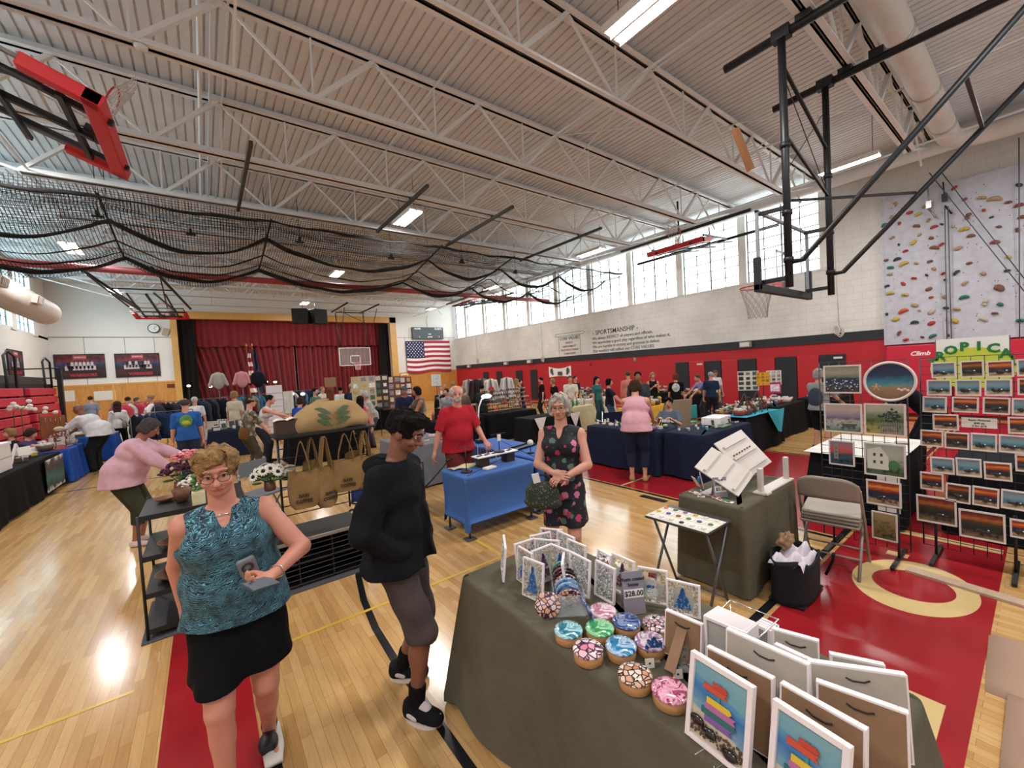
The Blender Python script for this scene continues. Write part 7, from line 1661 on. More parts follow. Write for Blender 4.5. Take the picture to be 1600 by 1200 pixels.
b = MB(); b.grid(lambda u, v: ((u-.5)*.34, (v-.5)*.14, .012+.012*math.sin(u*7+v*3)), 12, 6); o = tag(b.build('folded_cloth', creamc), 'beige folded cloth lying at the left end of the front blue table', 'cloth'); so = o.modifiers.new('t', 'SOLIDIFY'); so.thickness = .012; o.location = (2.52, 4.47, .752)
b = MB(); b.box((0, 0, .012), (.16, .09, .02), (0, 0, .2)); o = tag(b.build('notebook', mat('paper')), 'white notebook in front of the riser on the blue table', 'notebook'); o.location = (2.72, 4.16, .747)
for i in range(14):
    b = MB(); b.bb((-.004, -.012, -.30), (.0, .012, .06)); o = tag(b.build('necklace_strip', [mat('strip_a', 'b8b0a8', .4), mat('strip_b', '4a4a54', .4), mat('strip_c', '7a5a4a', .4)][i % 3]), 'hanging necklace strip on the side of the second blue table, %s from the near end' % ORD[i], 'necklace', 'necklace strips'); o.location = (3.405, 4.75+.085*i, .70)
r = thing('ring_lamp', 'curved white strip lamp on a dark base on the second blue table', 'lamp', (3.62, 5.78, .745)); b = MB(); b.bb((-.06, -.06, 0), (.06, .06, .06)); b.build('base', black, r)
b = MB(); b.tube([(0, 0, .05), (0, 0, .45), (.02, 0, .6), (.08, 0, .72), (.16, 0, .76)], .013, 8); b.build('neck', whf, r); b = MB(); b.ball((.17, -.02, .77), (.10, .05, .035), n=14); b.build('lamp_head', mat('lamp_white', 'ffffff', .5, emit='f4fbff', es=9), r)
# wagon
r = thing('folding_wagon', 'dark folding wagon with blue fabric sides and black spoked wheels', 'wagon', (1.90, 5.5, 0), .55)
b = MB(); b.bb((-.22, -.42, .28), (.22, .42, .30)); [b.bb((s*.22-.006, -.42, .30), (s*.22+.006, .42, .56)) for s in (-1, 1)]; [b.bb((-.22, s*.42-.006, .30), (.22, s*.42+.006, .56)) for s in (-1, 1)]; b.build('fabric_tub', mat('wagon_blue', '1f3a7a', .8), r)
b = MB(); [b.tube([(sx*.24, sy*.44, .22), (sx*.24, sy*.44, .74)], .012, 6) for sx in (-1, 1) for sy in (-1, 1)]; [b.tube([(sx*.24, -.44, z), (sx*.24, .44, z)], .010, 6) for sx in (-1, 1) for z in (.26, .60, .74)]; [b.tube([(-.24, sy*.44, z), (.24, sy*.44, z)], .010, 6) for sy in (-1, 1) for z in (.26, .74)]; b.build('frame', black, r)
for sx in (-1, 1):
    for sy in (-1, 1):
        b = MB(); Mx = Matrix.Rotation(PI/2, 3, 'Y'); b.tube([Vector((sx*.27, sy*.36, .10))+Mx@Vector((.09*math.cos(t), .09*math.sin(t), 0)) for t in [2*PI*i/20 for i in range(20)]], .014, 7, closed=True); [b.bar(Vector((sx*.27, sy*.36, .10)), Vector((sx*.27, sy*.36, .10))+Mx@Vector((.085*math.cos(t), .085*math.sin(t), 0)), .012) for t in [2*PI*i/6 for i in range(6)]]; b.build('wheel', black, r)
b = MB(); b.tube([(0, -.44, .3), (0.05, -.75, .6), (.1, -.95, .82)], .010, 6); b.tube([(.02, -.95, .82), (.18, -.95, .82)], .014, 6); b.build('pull_handle', black, r)
b = MB(); b.grid(lambda u, v: ((u-.5)*.42, (v-.5)*.8, .60+.03*math.sin(u*8+v*5)+.02*math.sin(v*17)), 12, 18); o = tag(b.build('packed_cloth', mat('cloth_silver', '9a9a9c', .5)), 'grey and white cloth packed on top of the wagon', 'cloth'); so = o.modifiers.new('t', 'SOLIDIFY'); so.thickness = .05; o.location = (1.90, 5.5, .03); o.rotation_euler = (0, 0, .55)
# ================================================================ TABLES ACROSS THE HALL
T = {}
def TB(key, lab, x0, y0, x1, y1, M_, **kw): T[key] = (x0, y0, x1, y1); covered_table(lab, x0, y0, x1, y1, M_, seed=len(T)*3+1, **kw)
TB('grey', 'grey cloth table behind the wagon', 2.62, 6.5, 3.6, 7.8, greyc)
TB('navyA', 'navy cloth table running away from the camera before the leaning pink blouse', 5.98, 4.0, 6.65, 5.55, navy, flare=.04)
TB('navyB', 'navy cloth table with pleated corner carrying a white crate', 6.1, 3.25, 7.75, 3.93, navy, pleat=11, flare=.04)
TB('tealT', 'black cloth table with a turquoise cloth hanging over its corner', 8.25, 3.55, 9.95, 4.35, blackc)
TB('blackB', 'black cloth table between the turquoise one and the right wall', 10.2, 3.7, 11.9, 4.5, blackc)
TB('blackC', 'black cloth table standing beside the right wall pads', 12.3, 3.2, 13.9, 4.0, blackc)
TB('sunA', 'long black table of sunglasses in the middle of the hall', 6.1, 9.15, 7.75, 9.9, blackc)
TB('sunB', 'black table of sunglasses with a white corner cloth hanging down', 6.05, 7.3, 7.6, 8.0, blackc)
TB('midA', 'black table left of the long sunglasses table', 4.5, 9.15, 5.9, 9.8, blackc)
TB('yel', 'yellow cloth table behind the dark haired person', 8.7, 6.35, 10.2, 6.95, yellowc)
TB('cream', 'cream cloth table right of the sunglasses', 7.95, 8.3, 9.3, 9.0, creamc)
TB('wht', 'white cloth table beyond the yellow one', 10.5, 9.7, 12.0, 10.35, whitec)
TB('farR', 'black table near the right wall below the bending lavender shirt', 12.0, 7.0, 13.4, 7.55, blackc)
TB('farR2', 'dark table by the right wall beyond the lavender shirt', 12.6, 8.6, 14.4, 9.3, blackc)
TB('farR3', 'maroon cloth table before the red wall under the white banner', 12.4, 12.2, 14.2, 12.9, maroonc)
TB('leftA', 'black cloth table with a printed landscape panel at the far left', -3.45, 9.2, -2.62, 13.1, blackc)
TB('leftB', 'royal blue cloth table, the nearer of two on the left', -3.3, 13.25, -2.5, 14.6, royal, pleat=14, amp=.03)
TB('leftC', 'royal blue cloth table, the farther of two on the left', -3.1, 16.4, -2.2, 17.4, royal, pleat=14, amp=.03)
TB('leftD', 'white cloth table far left in front of the oak panels', -4.0, 19.0, -2.2, 19.7, whitec)
TB('ctrA', 'dark navy table right of the blue t-shirt', .0, 13.6, .95, 14.4, navy)
TB('ctrB', 'black table under the reaching tank top', 1.5, 10.6, 3.1, 11.4, blackc)
TB('ctrC', 'black table beyond the canvas bag', 2.2, 13.1, 3.7, 13.8, blackc)
TB('ctrD', 'dark table below the wooden art boards', 4.6, 15.0, 6.6, 15.8, blackc)
TB('ctrE', 'black table of jewelry left of the robes', 6.3, 12.2, 7.9, 12.9, blackc)
TB('farC', 'grey table near the stage', 6.8, 19.5, 9.0, 20.2, greyc)
TB('farD', 'black table near the foot of the flag', 10.2, 20.0, 12.4, 20.7, blackc)
TB('farE', 'white table in front of the stage at the left', -.6, 18.6, 1.6, 19.3, whitec)
# turquoise cloth on corner, white corner cloth
b = MB(); b.grid(lambda u, v: (8.2+1.5*u, 3.50+.65*v, .760+.003*math.sin(u*20)), 12, 6); b.add([(9.1, 3.47, .762), (9.98, 3.49, .762), (9.62, 3.425, .30), (9.45, 3.42, .33)], [(0, 1, 2, 3)], 0); o = tag(b.build('turquoise_cloth', tealc), 'turquoise cloth laid over the black table with one corner hanging', 'cloth'); so = o.modifiers.new('t', 'SOLIDIFY'); so.thickness = .006
for i, (x, y, lab) in enumerate(((6.05, 7.26, 'white cloth corner with a tassel hanging from the sunglasses table'), (7.2, 7.26, 'second white cloth corner hanging from the sunglasses table near the silver hair'))):
    b = MB(); b.add([(x-.0, y-.03, .77), (x+.35, y-.045, .77), (x+.17, y-.055, .38)], [(0, 1, 2)]); b.tube([(x+.17, y-.055, .38), (x+.17, y-.055, .30)], .008, 5); o = tag(b.build('corner_cloth', whitec), lab, 'cloth'); so = o.modifiers.new('t', 'SOLIDIFY'); so.thickness = .004
# printed panel on left table
b = MB(); b.bb((-2.555, 11.75, .08), (-2.545, 12.95, .70)); g = NT('landscape_print', .7); x_ = g.sep(); g.col(g.ramp(g.math('ADD', x_[2], g.math('MULTIPLY', g.noise(5, 5), .5)), [(.35, 'c8c4bc'), (.42, '2c2e34'), (.6, '3f6a66'), (.75, '3c3438'), (.9, '5a4a4a'), (1, 'd0ccc6')])); tag(b.build('printed_panel', g.M), 'printed landscape panel hanging on the front of the far left black table', 'panel')
# ---------------------------------------------------------------- goods
def proto(fn, mats_): b = MB(); fn(b); o = b.build('tmp', mats_); me = o.data; bpy.data.objects.remove(o); return me
def jar(b): b.lathe([(0, 0), (.032, 0), (.034, .01), (.034, .07), (.028, .078)], n=10); b.lathe([(.03, .074), (.032, .076), (.032, .092), (0, .094)], n=10, mi=1)
def bottle(b): b.lathe([(0, 0), (.03, 0), (.032, .02), (.032, .12), (.012, .16), (.012, .2), (0, .2)], n=10)
def boxy(b): b.bb((-.06, -.045, 0), (.06, .045, .07)); b.bb((-.062, -.047, .06), (.062, .047, .075), 1)
def sung(b):
    for s in (-1, 1): b.ball((s*.034, 0, .022), (.030, .008, .022), n=8); b.bar((s*.066, 0, .03), (s*.066, .10, .02), .004)
    b.bar((-.065, 0, .036), (.065, 0, .036), .006, mi=1)
def hat(b): b.lathe([(.13, 0), (.135, .006), (.07, .015), (.065, .06), (.05, .085), (0, .09)], n=12)
def fold(b):
    for k in range(3): b.box((0, 0, .012+.022*k), (.2, .15, .02), mi=k % 2)
def plant(b):
    b.lathe([(0, 0), (.035, 0), (.045, .07), (.04, .07)], n=10)
    rr_ = random.Random(2)
    for k in range(16):
        a = rr_.uniform(0, 6.3); t = rr_.uniform(0, .05); b.ball((t*math.cos(a), t*math.sin(a), .09+rr_.random()*.08), (.02, .02, .016), mi=1+(k % 3 == 0), n=5)
def easel(b): b.box((0, 0, .09), (.12, .006, .15), (-.2, 0, 0), 0); b.box((0, -.006, .09), (.1, .004, .13), (-.2, 0, 0), 1)
def tree_(b):
    b.lathe([(0, 0), (.05, 0), (.05, .01), (.01, .015)], n=10); b.tube([(0, 0, 0), (0, 0, .3)], .006, 5)
    for k in range(10): a = k*.63; b.tube([(0, 0, .15+.015*k), (.07*math.cos(a), .07*math.sin(a), .17+.015*k)], .003, 4); b.ball((.07*math.cos(a), .07*math.sin(a), .14+.015*k), .012, mi=1, n=5)
def soft(b): b.ball((0, 0, .05), (.06, .05, .05), n=8); b.ball((0, -.02, .12), (.04, .04, .035), n=8); [b.ball((s*.03, 0, .15), .015, n=5) for s in (-1, 1)]
def basket(b): b.lathe([(0, 0), (.08, 0), (.1, .09), (.095, .09), (.075, .01)], n=12); [b.ball((.04*math.cos(k), .04*math.sin(k*2), .09), .035, mi=1, n=6) for k in range(5)]
PAL = ['8a3a34', '3a5a8a', 'c8a24a', '4a7048', 'cfc8c0', '6a4a7a', 'c87a5c', '2a2a2e', 'a89a8a', '3f7f86', 'd8b8b8', '5a4434']
KD = {'jar': (jar, 'jar'), 'bottle': (bottle, 'bottle'), 'box': (boxy, 'box'), 'sunglasses': (sung, 'sunglasses'), 'hat': (hat, 'hat'), 'folded_cloth': (fold, 'cloth'), 'potted_flower': (plant, 'plant'), 'small_picture': (easel, 'picture'), 'jewelry_tree': (tree_, 'jewelry'), 'soft_toy': (soft, 'toy'), 'basket': (basket, 'basket')}
CN = {'8a3a34': 'red', '3a5a8a': 'blue', 'c8a24a': 'gold', '4a7048': 'green', 'cfc8c0': 'white', '6a4a7a': 'purple', 'c87a5c': 'coral', '2a2a2e': 'black', 'a89a8a': 'tan', '3f7f86': 'teal', 'd8b8b8': 'pink', '5a4434': 'brown'}
PM = {}
def goodsmesh(kind, c):
    if (kind, c) not in PM:
        second = mat('goods_pale', 'c4beb4', .5) if c != 'cfc8c0' else mat('goods_dark', '3a3634', .5)
        PM[(kind, c)] = proto(KD[kind][0], [mat('goods_'+c, c, .45), second, mat('goods_green', '4a6a3c', .7)])
    return PM[(kind, c)]
TN = {'grey': 'grey table behind the wagon', 'navyA': 'navy table running away', 'navyB': 'near navy table', 'tealT': 'turquoise-cloth table', 'blackB': 'black table left of the wall pads', 'blackC': 'black table beside the wall pads', 'sunA': 'long sunglasses table', 'sunB': 'nearer sunglasses table', 'midA': 'black table left of the sunglasses', 'yel': 'yellow table', 'cream': 'cream table', 'wht': 'far white table', 'farR': 'lavender shirt table', 'farR2': 'dark table by the right wall', 'farR3': 'maroon table', 'leftA': 'far left black table', 'leftB': 'nearer royal blue table', 'leftC': 'farther royal blue table', 'leftD': 'white table by the oak panels', 'ctrA': 'dark navy table', 'ctrB': 'tank top table', 'ctrC': 'table beyond the canvas bag', 'ctrD': 'table below the art boards', 'ctrE': 'black jewelry table', 'farC': 'grey table near the stage', 'farD': 'table under the flag', 'farE': 'white table before the stage'}
def goods(key, kinds, nx, ny, seed, pal=None, sc=1.0, z0=.748, rows=None, jitter=.5):
    x0, y0, x1, y1 = T[key]; rr = random.Random(seed); x0 += .08; x1 -= .08; y0 += .08; y1 -= .08; used = {}
    for i in range(nx):
        for j in range(ny):
            k = rr.choice(kinds); c = rr.choice(pal or PAL); used.setdefault((k, c), 0); used[(k, c)] += 1
            o = bpy.data.objects.new(k, goodsmesh(k, c)); COL.objects.link(o)
            o.location = (x0+(x1-x0)*(i+.5+rr.uniform(-.5, .5)*jitter*.6)/nx, y0+(y1-y0)*(j+.5+rr.uniform(-.5, .5)*jitter*.6)/ny, z0); o.rotation_euler = (0, 0, rr.uniform(-.6, .6)); s = sc*rr.uniform(.85, 1.2); o.scale = (s, s, s)
            col_ = '%s from the left' % ordw(i) if (x1-x0) > (y1-y0) else '%s going away' % ordw(i)
            tag(o, '%s %s, %s in %s row on the %s' % (CN[c], k.replace('_', ' '), ordw(i), ordw(j), TN[key]), KD[k][1], 'goods on the '+TN[key])
BR = ['cfc8c0', 'a89a8a', '5a4434', '2a2a2e', '8a3a34', 'c8a24a']
goods('navyA', ['basket', 'soft_toy', 'box'], 3, 9, 1, ['6a4a7a', 'cfc8c0', '4a7048', 'd8b8b8'], .55)
goods('navyB', ['sunglasses', 'jar', 'small_picture'], 6, 3, 2, ['2a2a2e', 'd8b8b8', '3f7f86', 'cfc8c0'], .6)
goods('tealT', ['potted_flower', 'basket', 'soft_toy', 'jar'], 10, 3, 3, BR, 1.1, z0=.765)
goods('blackB', ['folded_cloth', 'basket', 'jar', 'small_picture'], 8, 2, 4, None, 1)
goods('blackC', ['folded_cloth', 'box', 'jar'], 7, 2, 5, ['3f7f86', 'cfc8c0', '2a2a2e', '8a3a34'], 1)
goods('midA', ['jar', 'bottle', 'potted_flower', 'small_picture'], 8, 2, 8, BR, 1.1)
goods('yel', ['potted_flower', 'basket', 'soft_toy'], 6, 2, 9, ['c8a24a', 'c87a5c', '5a4434'], 1.4)
goods('cream', ['jar', 'bottle', 'box'], 7, 2, 10, ['cfc8c0', 'a89a8a', '4a7048'], 1.1)
goods('wht', ['jar', 'bottle', 'box', 'potted_flower'], 8, 2, 11, None, 1.2)
goods('farR', ['potted_flower', 'basket', 'soft_toy', 'box'], 9, 2, 12, BR, 1.2)
goods('farR2', ['potted_flower', 'jar', 'box'], 8, 2, 13, BR, 1.2)
goods('farR3', ['potted_flower', 'jar', 'box', 'hat'], 8, 2, 14, None, 1.2)
goods('leftA', ['small_picture', 'box', 'jar'], 2, 7, 15, BR, 1.1)
goods('leftB', ['jar', 'basket', 'hat', 'jewelry_tree'], 3, 5, 16, ['8a3a34', 'a89a8a', '5a4434', 'cfc8c0'], 1.2)
goods('leftC', ['jar', 'hat', 'jewelry_tree', 'box'], 4, 4, 17, BR, 1.2)
goods('leftD', ['potted_flower', 'box', 'small_picture', 'folded_cloth'], 9, 2, 18, None, 1.5)
goods('ctrA', ['small_picture', 'jar', 'box'], 4, 3, 19, ['cfc8c0', '2a2a2e'], 1.3)
goods('ctrB', ['potted_flower', 'basket', 'soft_toy', 'jar'], 8, 3, 20, ['cfc8c0', 'a89a8a', 'd8b8b8', '2a2a2e'], 1.3)
goods('ctrC', ['small_picture', 'bottle', 'potted_flower', 'jewelry_tree'], 9, 2, 21, BR, 1.4)
goods('ctrD', ['small_picture', 'bottle', 'jar', 'potted_flower'], 9, 2, 22, BR, 1.4)
goods('ctrE', ['jewelry_tree', 'jar', 'small_picture', 'hat'], 9, 3, 23, BR+['cfc8c0'], 1.5)
goods('farC', ['potted_flower', 'box', 'jewelry_tree', 'small_picture'], 9, 2, 24, None, 1.8)
goods('farD', ['potted_flower', 'box', 'jewelry_tree', 'small_picture'], 9, 2, 25, None, 1.8)
goods('farE', ['potted_flower', 'box', 'hat', 'folded_cloth'], 9, 2, 26, None, 1.7)
goods('grey', ['folded_cloth', 'box'], 3, 3, 27, ['d8b8b8', 'cfc8c0', '8a3a34'], .7)
# tiered sunglasses racks
def sunrack(key, lab, x0, y, n, rows, seed, h0=.80):
    W_ = .072*n*1.22; r = thing('sunglasses_rack', lab, 'rack', (x0, y, .748)); b = MB()
    for k in range(rows): b.bar((0, .12*k*.6, .10+.12*k), (W_, .12*k*.6, .10+.12*k), .012)
    b.build('rack_bar', black, r)
    for s in (0, W_/2, W_): b = MB(); b.bar((s, 0, 0), (s, .12*rows*.6, .02+.12*rows), .014); b.build('rack_post', black, r)
    rr = random.Random(seed)
    for k in range(rows):
        for i in range(n):
            c = rr.choice(['2a2a2e', '2a2a2e', '6a4a7a', 'a89a8a', '5a4434', 'cfc8c0', '8a3a34']); o = bpy.data.objects.new('sunglasses', goodsmesh('sunglasses', c)); COL.objects.link(o); o.location = (x0+W_*(i+.5)/n, y+.12*k*.6-.02, .748+.11+.12*k); o.scale = (.95, .95, 1.1)
            tag(o, '%s sunglasses on the %s, %s from left in the %s tier' % (CN[c], {'sunA': 'long table rack', 'sunA2': 'right long table rack', 'sunB': 'nearer table rack'}[key], ordw(i), ordw(k)), 'sunglasses', 'sunglasses on the racks')
sunrack('sunA', 'black tiered sunglasses rack at the left of the long black table', 6.15, 9.3, 9, 5, 1)
sunrack('sunA2', 'black tiered sunglasses rack at the right of the long black table', 7.0, 9.3, 8, 5, 2)
sunrack('sunB', 'black tiered sunglasses rack on the nearer black table', 6.72, 7.45, 9, 3, 3)
# white crate and misc on navyB
r = thing('white_crate', 'white plastic crate with slots on the navy table', 'crate', (7.35, 3.66, .748), .1); b = MB(); b.bb((-.27, -.15, 0), (.27, .15, .012)); [b.bb((-.27, s*.15-.005, 0), (.27, s*.15+.005, .13)) for s in (-1, 1)]; [b.bb((s*.27-.005, -.15, 0), (s*.27+.005, .15, .13)) for s in (-1, 1)]; b.bb((-.26, -.14, .1), (.26, .14, .125)); b.build('crate_body', whf, r, bevel=.004)
b = MB(); [b.bb((.16+.04*k, -.157, .04), (.175+.04*k, -.1552, .10)) for k in range(3)]; b.build('slot', black, r)
b = MB(); b.box((0, 0, .012), (.34, .2, .02)); o = tag(b.build('green_tray', mat('goods_4a7048')), 'flat green tray in front of the white crate', 'tray'); o.location = (7.05, 3.42, .748)
# standing boards, teal chair, director chair, banners and robes
r = thing('director_chair', 'navy folding camp chair behind the navy table', 'chair', (7.15, 5.9, 0), 2.6)
b = MB(); b.box((0, .22, .78), (.5, .02, .22)); b.build('back_cloth', navy, r); b = MB(); b.box((0, 0, .46), (.5, .42, .03)); b.build('seat', navy, r)
for s in (-1, 1): b = MB(); b.tube([(s*.27, .24, .92), (s*.27, .22, .45), (s*.27, -.22, 0)], .013, 6); b.tube([(s*.27, -.22, .66), (s*.27, .22, .0)], .013, 6); b.build('side_frame', chrome, r); b = MB(); b.box((s*.27, -.02, .68), (.05, .42, .03)); b.build('armrest', black, r)
r = thing('camp_chair', 'tan canvas chair back standing behind the child', 'chair', (8.1, 5.0, 0), 2.75)
b = MB(); b.box((0, .2, .78), (.66, .03, .62), (-.15, 0, 0)); b.build('back_cloth', mat('canvas_tan', 'a08a70', .8), r); b = MB(); b.box((0, -.05, .42), (.6, .5, .03)); b.build('seat', mat('canvas_tan'), r)
for s in (-1, 1): b = MB(); b.tube([(s*.32, .25, 1.08), (s*.32, -.2, 0)], .014, 6); b.build('leg', black, r); b = MB(); b.tube([(s*.32, -.25, .42), (s*.32, .3, 0)], .014, 6); b.build('leg', black, r)
r = thing('teal_chair', 'small teal plastic chair beside the black turquoise-cloth table', 'chair', (8.75, 5.1, 0), 2.9)
b = MB(); b.box((0, .18, .74), (.42, .03, .30)); b.build('backrest', mat('teal_plastic', '3f9a9a', .4), r, bevel=.01); b = MB(); b.box((0, 0, .50), (.42, .4, .03)); b.build('seat', mat('teal_plastic'), r, bevel=.01)
for sx in (-1, 1):
    for sy in (-1, 1): b = MB(); b.tube([(sx*.18, sy*.17, 0), (sx*.17, sy*.15, .5)], .013, 6); b.build('leg', mat('teal_plastic'), r)
# A-frame jewelry racks on the turquoise table
for i, x in enumerate((8.65, 9.25)):
    r = thing('a_frame_rack', '%s brown A-frame rack of trinkets on the turquoise cloth' % ('left' if i == 0 else 'right'), 'rack', (x, 3.72, .765)); bm_ = mat('rack_brown', '4a2c20', .5)
    for s in (-1, 1): b = MB(); b.bar((-.14, s*.14, 0), (0, 0, .42), .018); b.build('leg', bm_, r); b = MB(); b.bar((.14, s*.14, 0), (0, 0, .42), .018); b.build('leg', bm_, r)
    for z in (.12, .24, .34): b = MB(); b.bar((-.1, -.06, z), (.1, -.06, z), .01); b.build('bar', bm_, r)
# picture boards near the right wall
def boardsign(lab, u, v, d, w_, h, M_, cells_=None, rz=None, z=None):
    x, y, zc = AD(u, v, d); r = thing('display_board', lab, 'board', (x, y, zc if z is None else z)); r.rotation_euler = (0, 0, facing(x, y, 0)+PI if rz is None else rz)
    b = MB(); b.box((0, 0, 0), (w_, .02, h)); b.build('board', M_, r)
    if cells_:
        nx, nz, cols = cells_; rr = random.Random(int(u))
        for i in range(nx):
            for j in range(nz):
                c = rr.choice(cols); b = MB(); b.box((w_*((i+.5)/nx-.5), -.014, h*((j+.5)/nz-.5)), (w_/nx*rr.uniform(.5, .8), .006, h/nz*rr.uniform(.5, .8))); b.build('pinned_picture', mat('pin_'+c, c, .6, var=.4, vscale=25), r)
    b = MB(); b.bar((0, .03, -r.location.z), (0, .02, h/2), .02); b.build('stand_bar', black, r)
    return r
boardsign('white board with rows of small pictures leaning near the right wall', 1169, 595, 11.6, .52, .55, mat('board_white', 'd4d0c8', .6), (3, 4, ['3a4a3c', '5a3a34', '2a2a2e', '4a5a6a', '7a6a5a']))
boardsign('yellow handwritten sheet by the right wall pads', 1192, 592, 11.4, .32, .36, mat('sheet_yellow', 'e0a828', .6), (3, 4, ['a87a1c', 'c8902a']))
boardsign('white scribbled paper beside the yellow sheet', 1209, 590, 11.5, .36, .40, mat('paper'), (3, 4, ['4a4a4c', '8a8a88', 'b0aca6']))
boardsign('magenta sheet with a white label under the scribbled paper', 1211, 606, 11.3, .28, .30, mat('sheet_magenta', 'b82c6c', .6), (1, 1, ['e8d8e0']))
for i, (u, v, d, w_, h, lab, c) in enumerate(((569, 612, 13.2, .75, 1.0, 'cream panel of small prints left of the wooden boards', 'b8a88a'), (592, 612, 13.4, .62, 1.1, 'dark board with green and tan prints', '3c2a20'), (612, 614, 13.6, .62, 1.1, 'wooden board covered with pale ornaments', '6e3a26'), (630, 612, 14.0, .6, 1.0, 'brown framed board with a dream catcher and white sheet', '6a3020'))):
    boardsign(lab, u, v, d, w_, h, mat('board_'+c, c, .6), (3, 5, ['c8c0b0', '3f5a4c', 'b89a6a', '8a8490', 'd8d4cc']))
boardsign('plain tan cardboard sign before the stage curtain', 516, 597, 16.5, .42, .38, mat('board_tan', '9a7a5c', .7))
boardsign('white notice on a stand under the flag', 682, 594, 15.0, .32, .42, mat('paper'), (1, 2, ['c8ccd4']))
for i, (u, v, d, c, lab) in enumerate(((744, 603, 12.7, '3a2c30', 'dark patterned robe on a hanger near the far wall'), (733, 606, 13.7, 'a8a09a', 'pale grey robe beside the dark robe'), (767, 600, 12.3, 'd4ccc4', 'white robe with a red emblem'), (792, 600, 13.4, 'cfcac4', 'white scarf covered with pins on a stand'), (754, 605, 14.4, '7a7a74', 'grey hanging coat between the robes'))):
    x, y, z = AD(u, v, d); r = thing('hanging_robe', lab, 'garment', (x, y, 0)); r.rotation_euler = (0, 0, facing(x, y, 0)+PI)
    b = MB(); b.grid(lambda a, v_: ((a-.5)*(.34+.28*(1-v_)), .05*math.sin(a*16)+.0, .95+.75*v_-.10*abs(a-.5)*v_), 16, 6); o = b.build('cloth', fab(c), r); so = o.modifiers.new('t', 'SOLIDIFY'); so.thickness = .02
    b = MB(); b.tube([(0, 0, 0), (0, 0, 1.72)], .012, 6); b.build('stand_pole', black, r); b = MB(); b.lathe([(.16, 0), (.14, .02), (0, .03)], n=14); b.build('base', black, r)
    if i == 2: b = MB(); b.ball((0, -.06, 1.38), (.09, .02, .09), n=8); b.build('emblem', hoopred, r)
# clothes racks before the stage
def crack(lab, x0, x1, y, cols, h=1.55, top=None):
    r = thing('clothes_rack', lab, 'clothes rack', (x0, y, 0)); W_ = x1-x0
    for s in (0, W_): b = MB(); b.tube([(s, 0, 0), (s, 0, h)], .014, 6); b.build('post', tableleg, r); b = MB(); b.bar((s, -.25, .02), (s, .25, .02), .03); b.build('foot', tableleg, r)
    b = MB(); b.tube([(0, 0, h), (W_, 0, h)], .014, 6); b.build('rail', tableleg, r); n = int(W_/.13); rr = random.Random(int(x0*10))
    for i in range(n):
        c = rr.choice(cols); b = MB(); w_ = rr.uniform(.4, .5); L = rr.uniform(.6, .8)
        b.grid(lambda u, v: (.02*math.sin(v*12), (u-.5)*w_*(1-.35*max(0, v-.85)/.15), -L+L*v-.10*abs(u-.5)*2*v), 6, 6); o = b.build('hanging_garment', fab(c)); so = o.modifiers.new('t', 'SOLIDIFY'); so.thickness = .035; o.location = (x0+.1+(W_-.2)*i/max(1, n-1), y, h-.02); o.rotation_euler = (0, 0, rr.uniform(.5, 1.1))
        tag(o, '%s garment hanging on the %s, %s from the left' % (GN.get(c, 'dark'), ' '.join(lab.split()[:4]), ordw(i)), 'garment', 'garments on racks')
GN = {'22304c': 'navy', '1c1e24': 'black', '3a4048': 'grey', 'a83040': 'red', 'c84a5a': 'pink', 'd0ccc6': 'white', '3f6a8a': 'blue', '7a8a88': 'sage', '7a2a2c': 'maroon', '5a7a9c': 'light blue'}
crack('red clothes rack at the left before the oak wall', -2.6, -1.2, 19.6, ['a83040', 'c84a5a', 'a83040', 'd0ccc6'])
crack('dark clothes rack left of the stage', -1.3, .6, 17.2, ['22304c', '1c1e24', '3a4048', '1c1e24'])
crack('mixed clothes rack before the red curtain', .5, 2.6, 18.4, ['7a8a88', '3f6a8a', '5a7a9c', '3a4048', '7a2a2c'])
crack('lower clothes rack by the blue shirt', -1.6, -.3, 14.6, ['22304c', '1c1e24'], 1.35)
crack('long clothes rack in front of the stage', 2.5, 4.2, 20.0, ['22304c', '5a7a9c', 'd0ccc6', '1c1e24'])
for u, v, lab, c in ((341, 594, 'pale shirt on a high hanger before the red curtain', 'a8a098'), (378, 592, 'pink and white shirt on a high hanger beside the flagpole', 'c88a90'), (403, 592, 'black shirt on a high hanger right of the flagpoles', '1c1e26')):
    x, y, z = AY(u, v, 18.3); r = thing('display_shirt', lab, 'shirt', (x, y, 0)); q = SDF(); q.ell(V(0, 0, z-.02), V(.2, .07, .32)); q.cap(V(-.13, 0, z+.18), V(-.26, 0, z-.18), .07, .06); q.cap(V(.13, 0, z+.18), V(.26, 0, z-.18), .07, .06); q.obj('shirt', fab(c), r, .03); b = MB(); b.tube([(0, 0, 0), (0, 0, z+.32)], .012, 6); b.build('stand_pole', tableleg, r)
r = thing('display_shelf', 'tall white gridded shelf panel before the stage curtain', 'shelf', AY(430, 630, 15.5)[:2]+(0,)); b = MB(); b.box((0, 0, 1.0), (.46, .04, 1.75)); b.tube([(0, 0, 0), (0, 0, .2)], .03, 6); b.build('panel', whf, r); b = MB(); [b.box((0, -.03, .3+.22*k), (.46, .02, .012)) for k in range(7)]; b.build('shelf_lines', greyb, r)
b = MB(); b.grid(lambda u, v: (.3*u, .02*math.sin(u*14), .9+.75*v), 10, 3); o = b.build('white_garment', whitec, r); o.location = (.25, 0, 0)
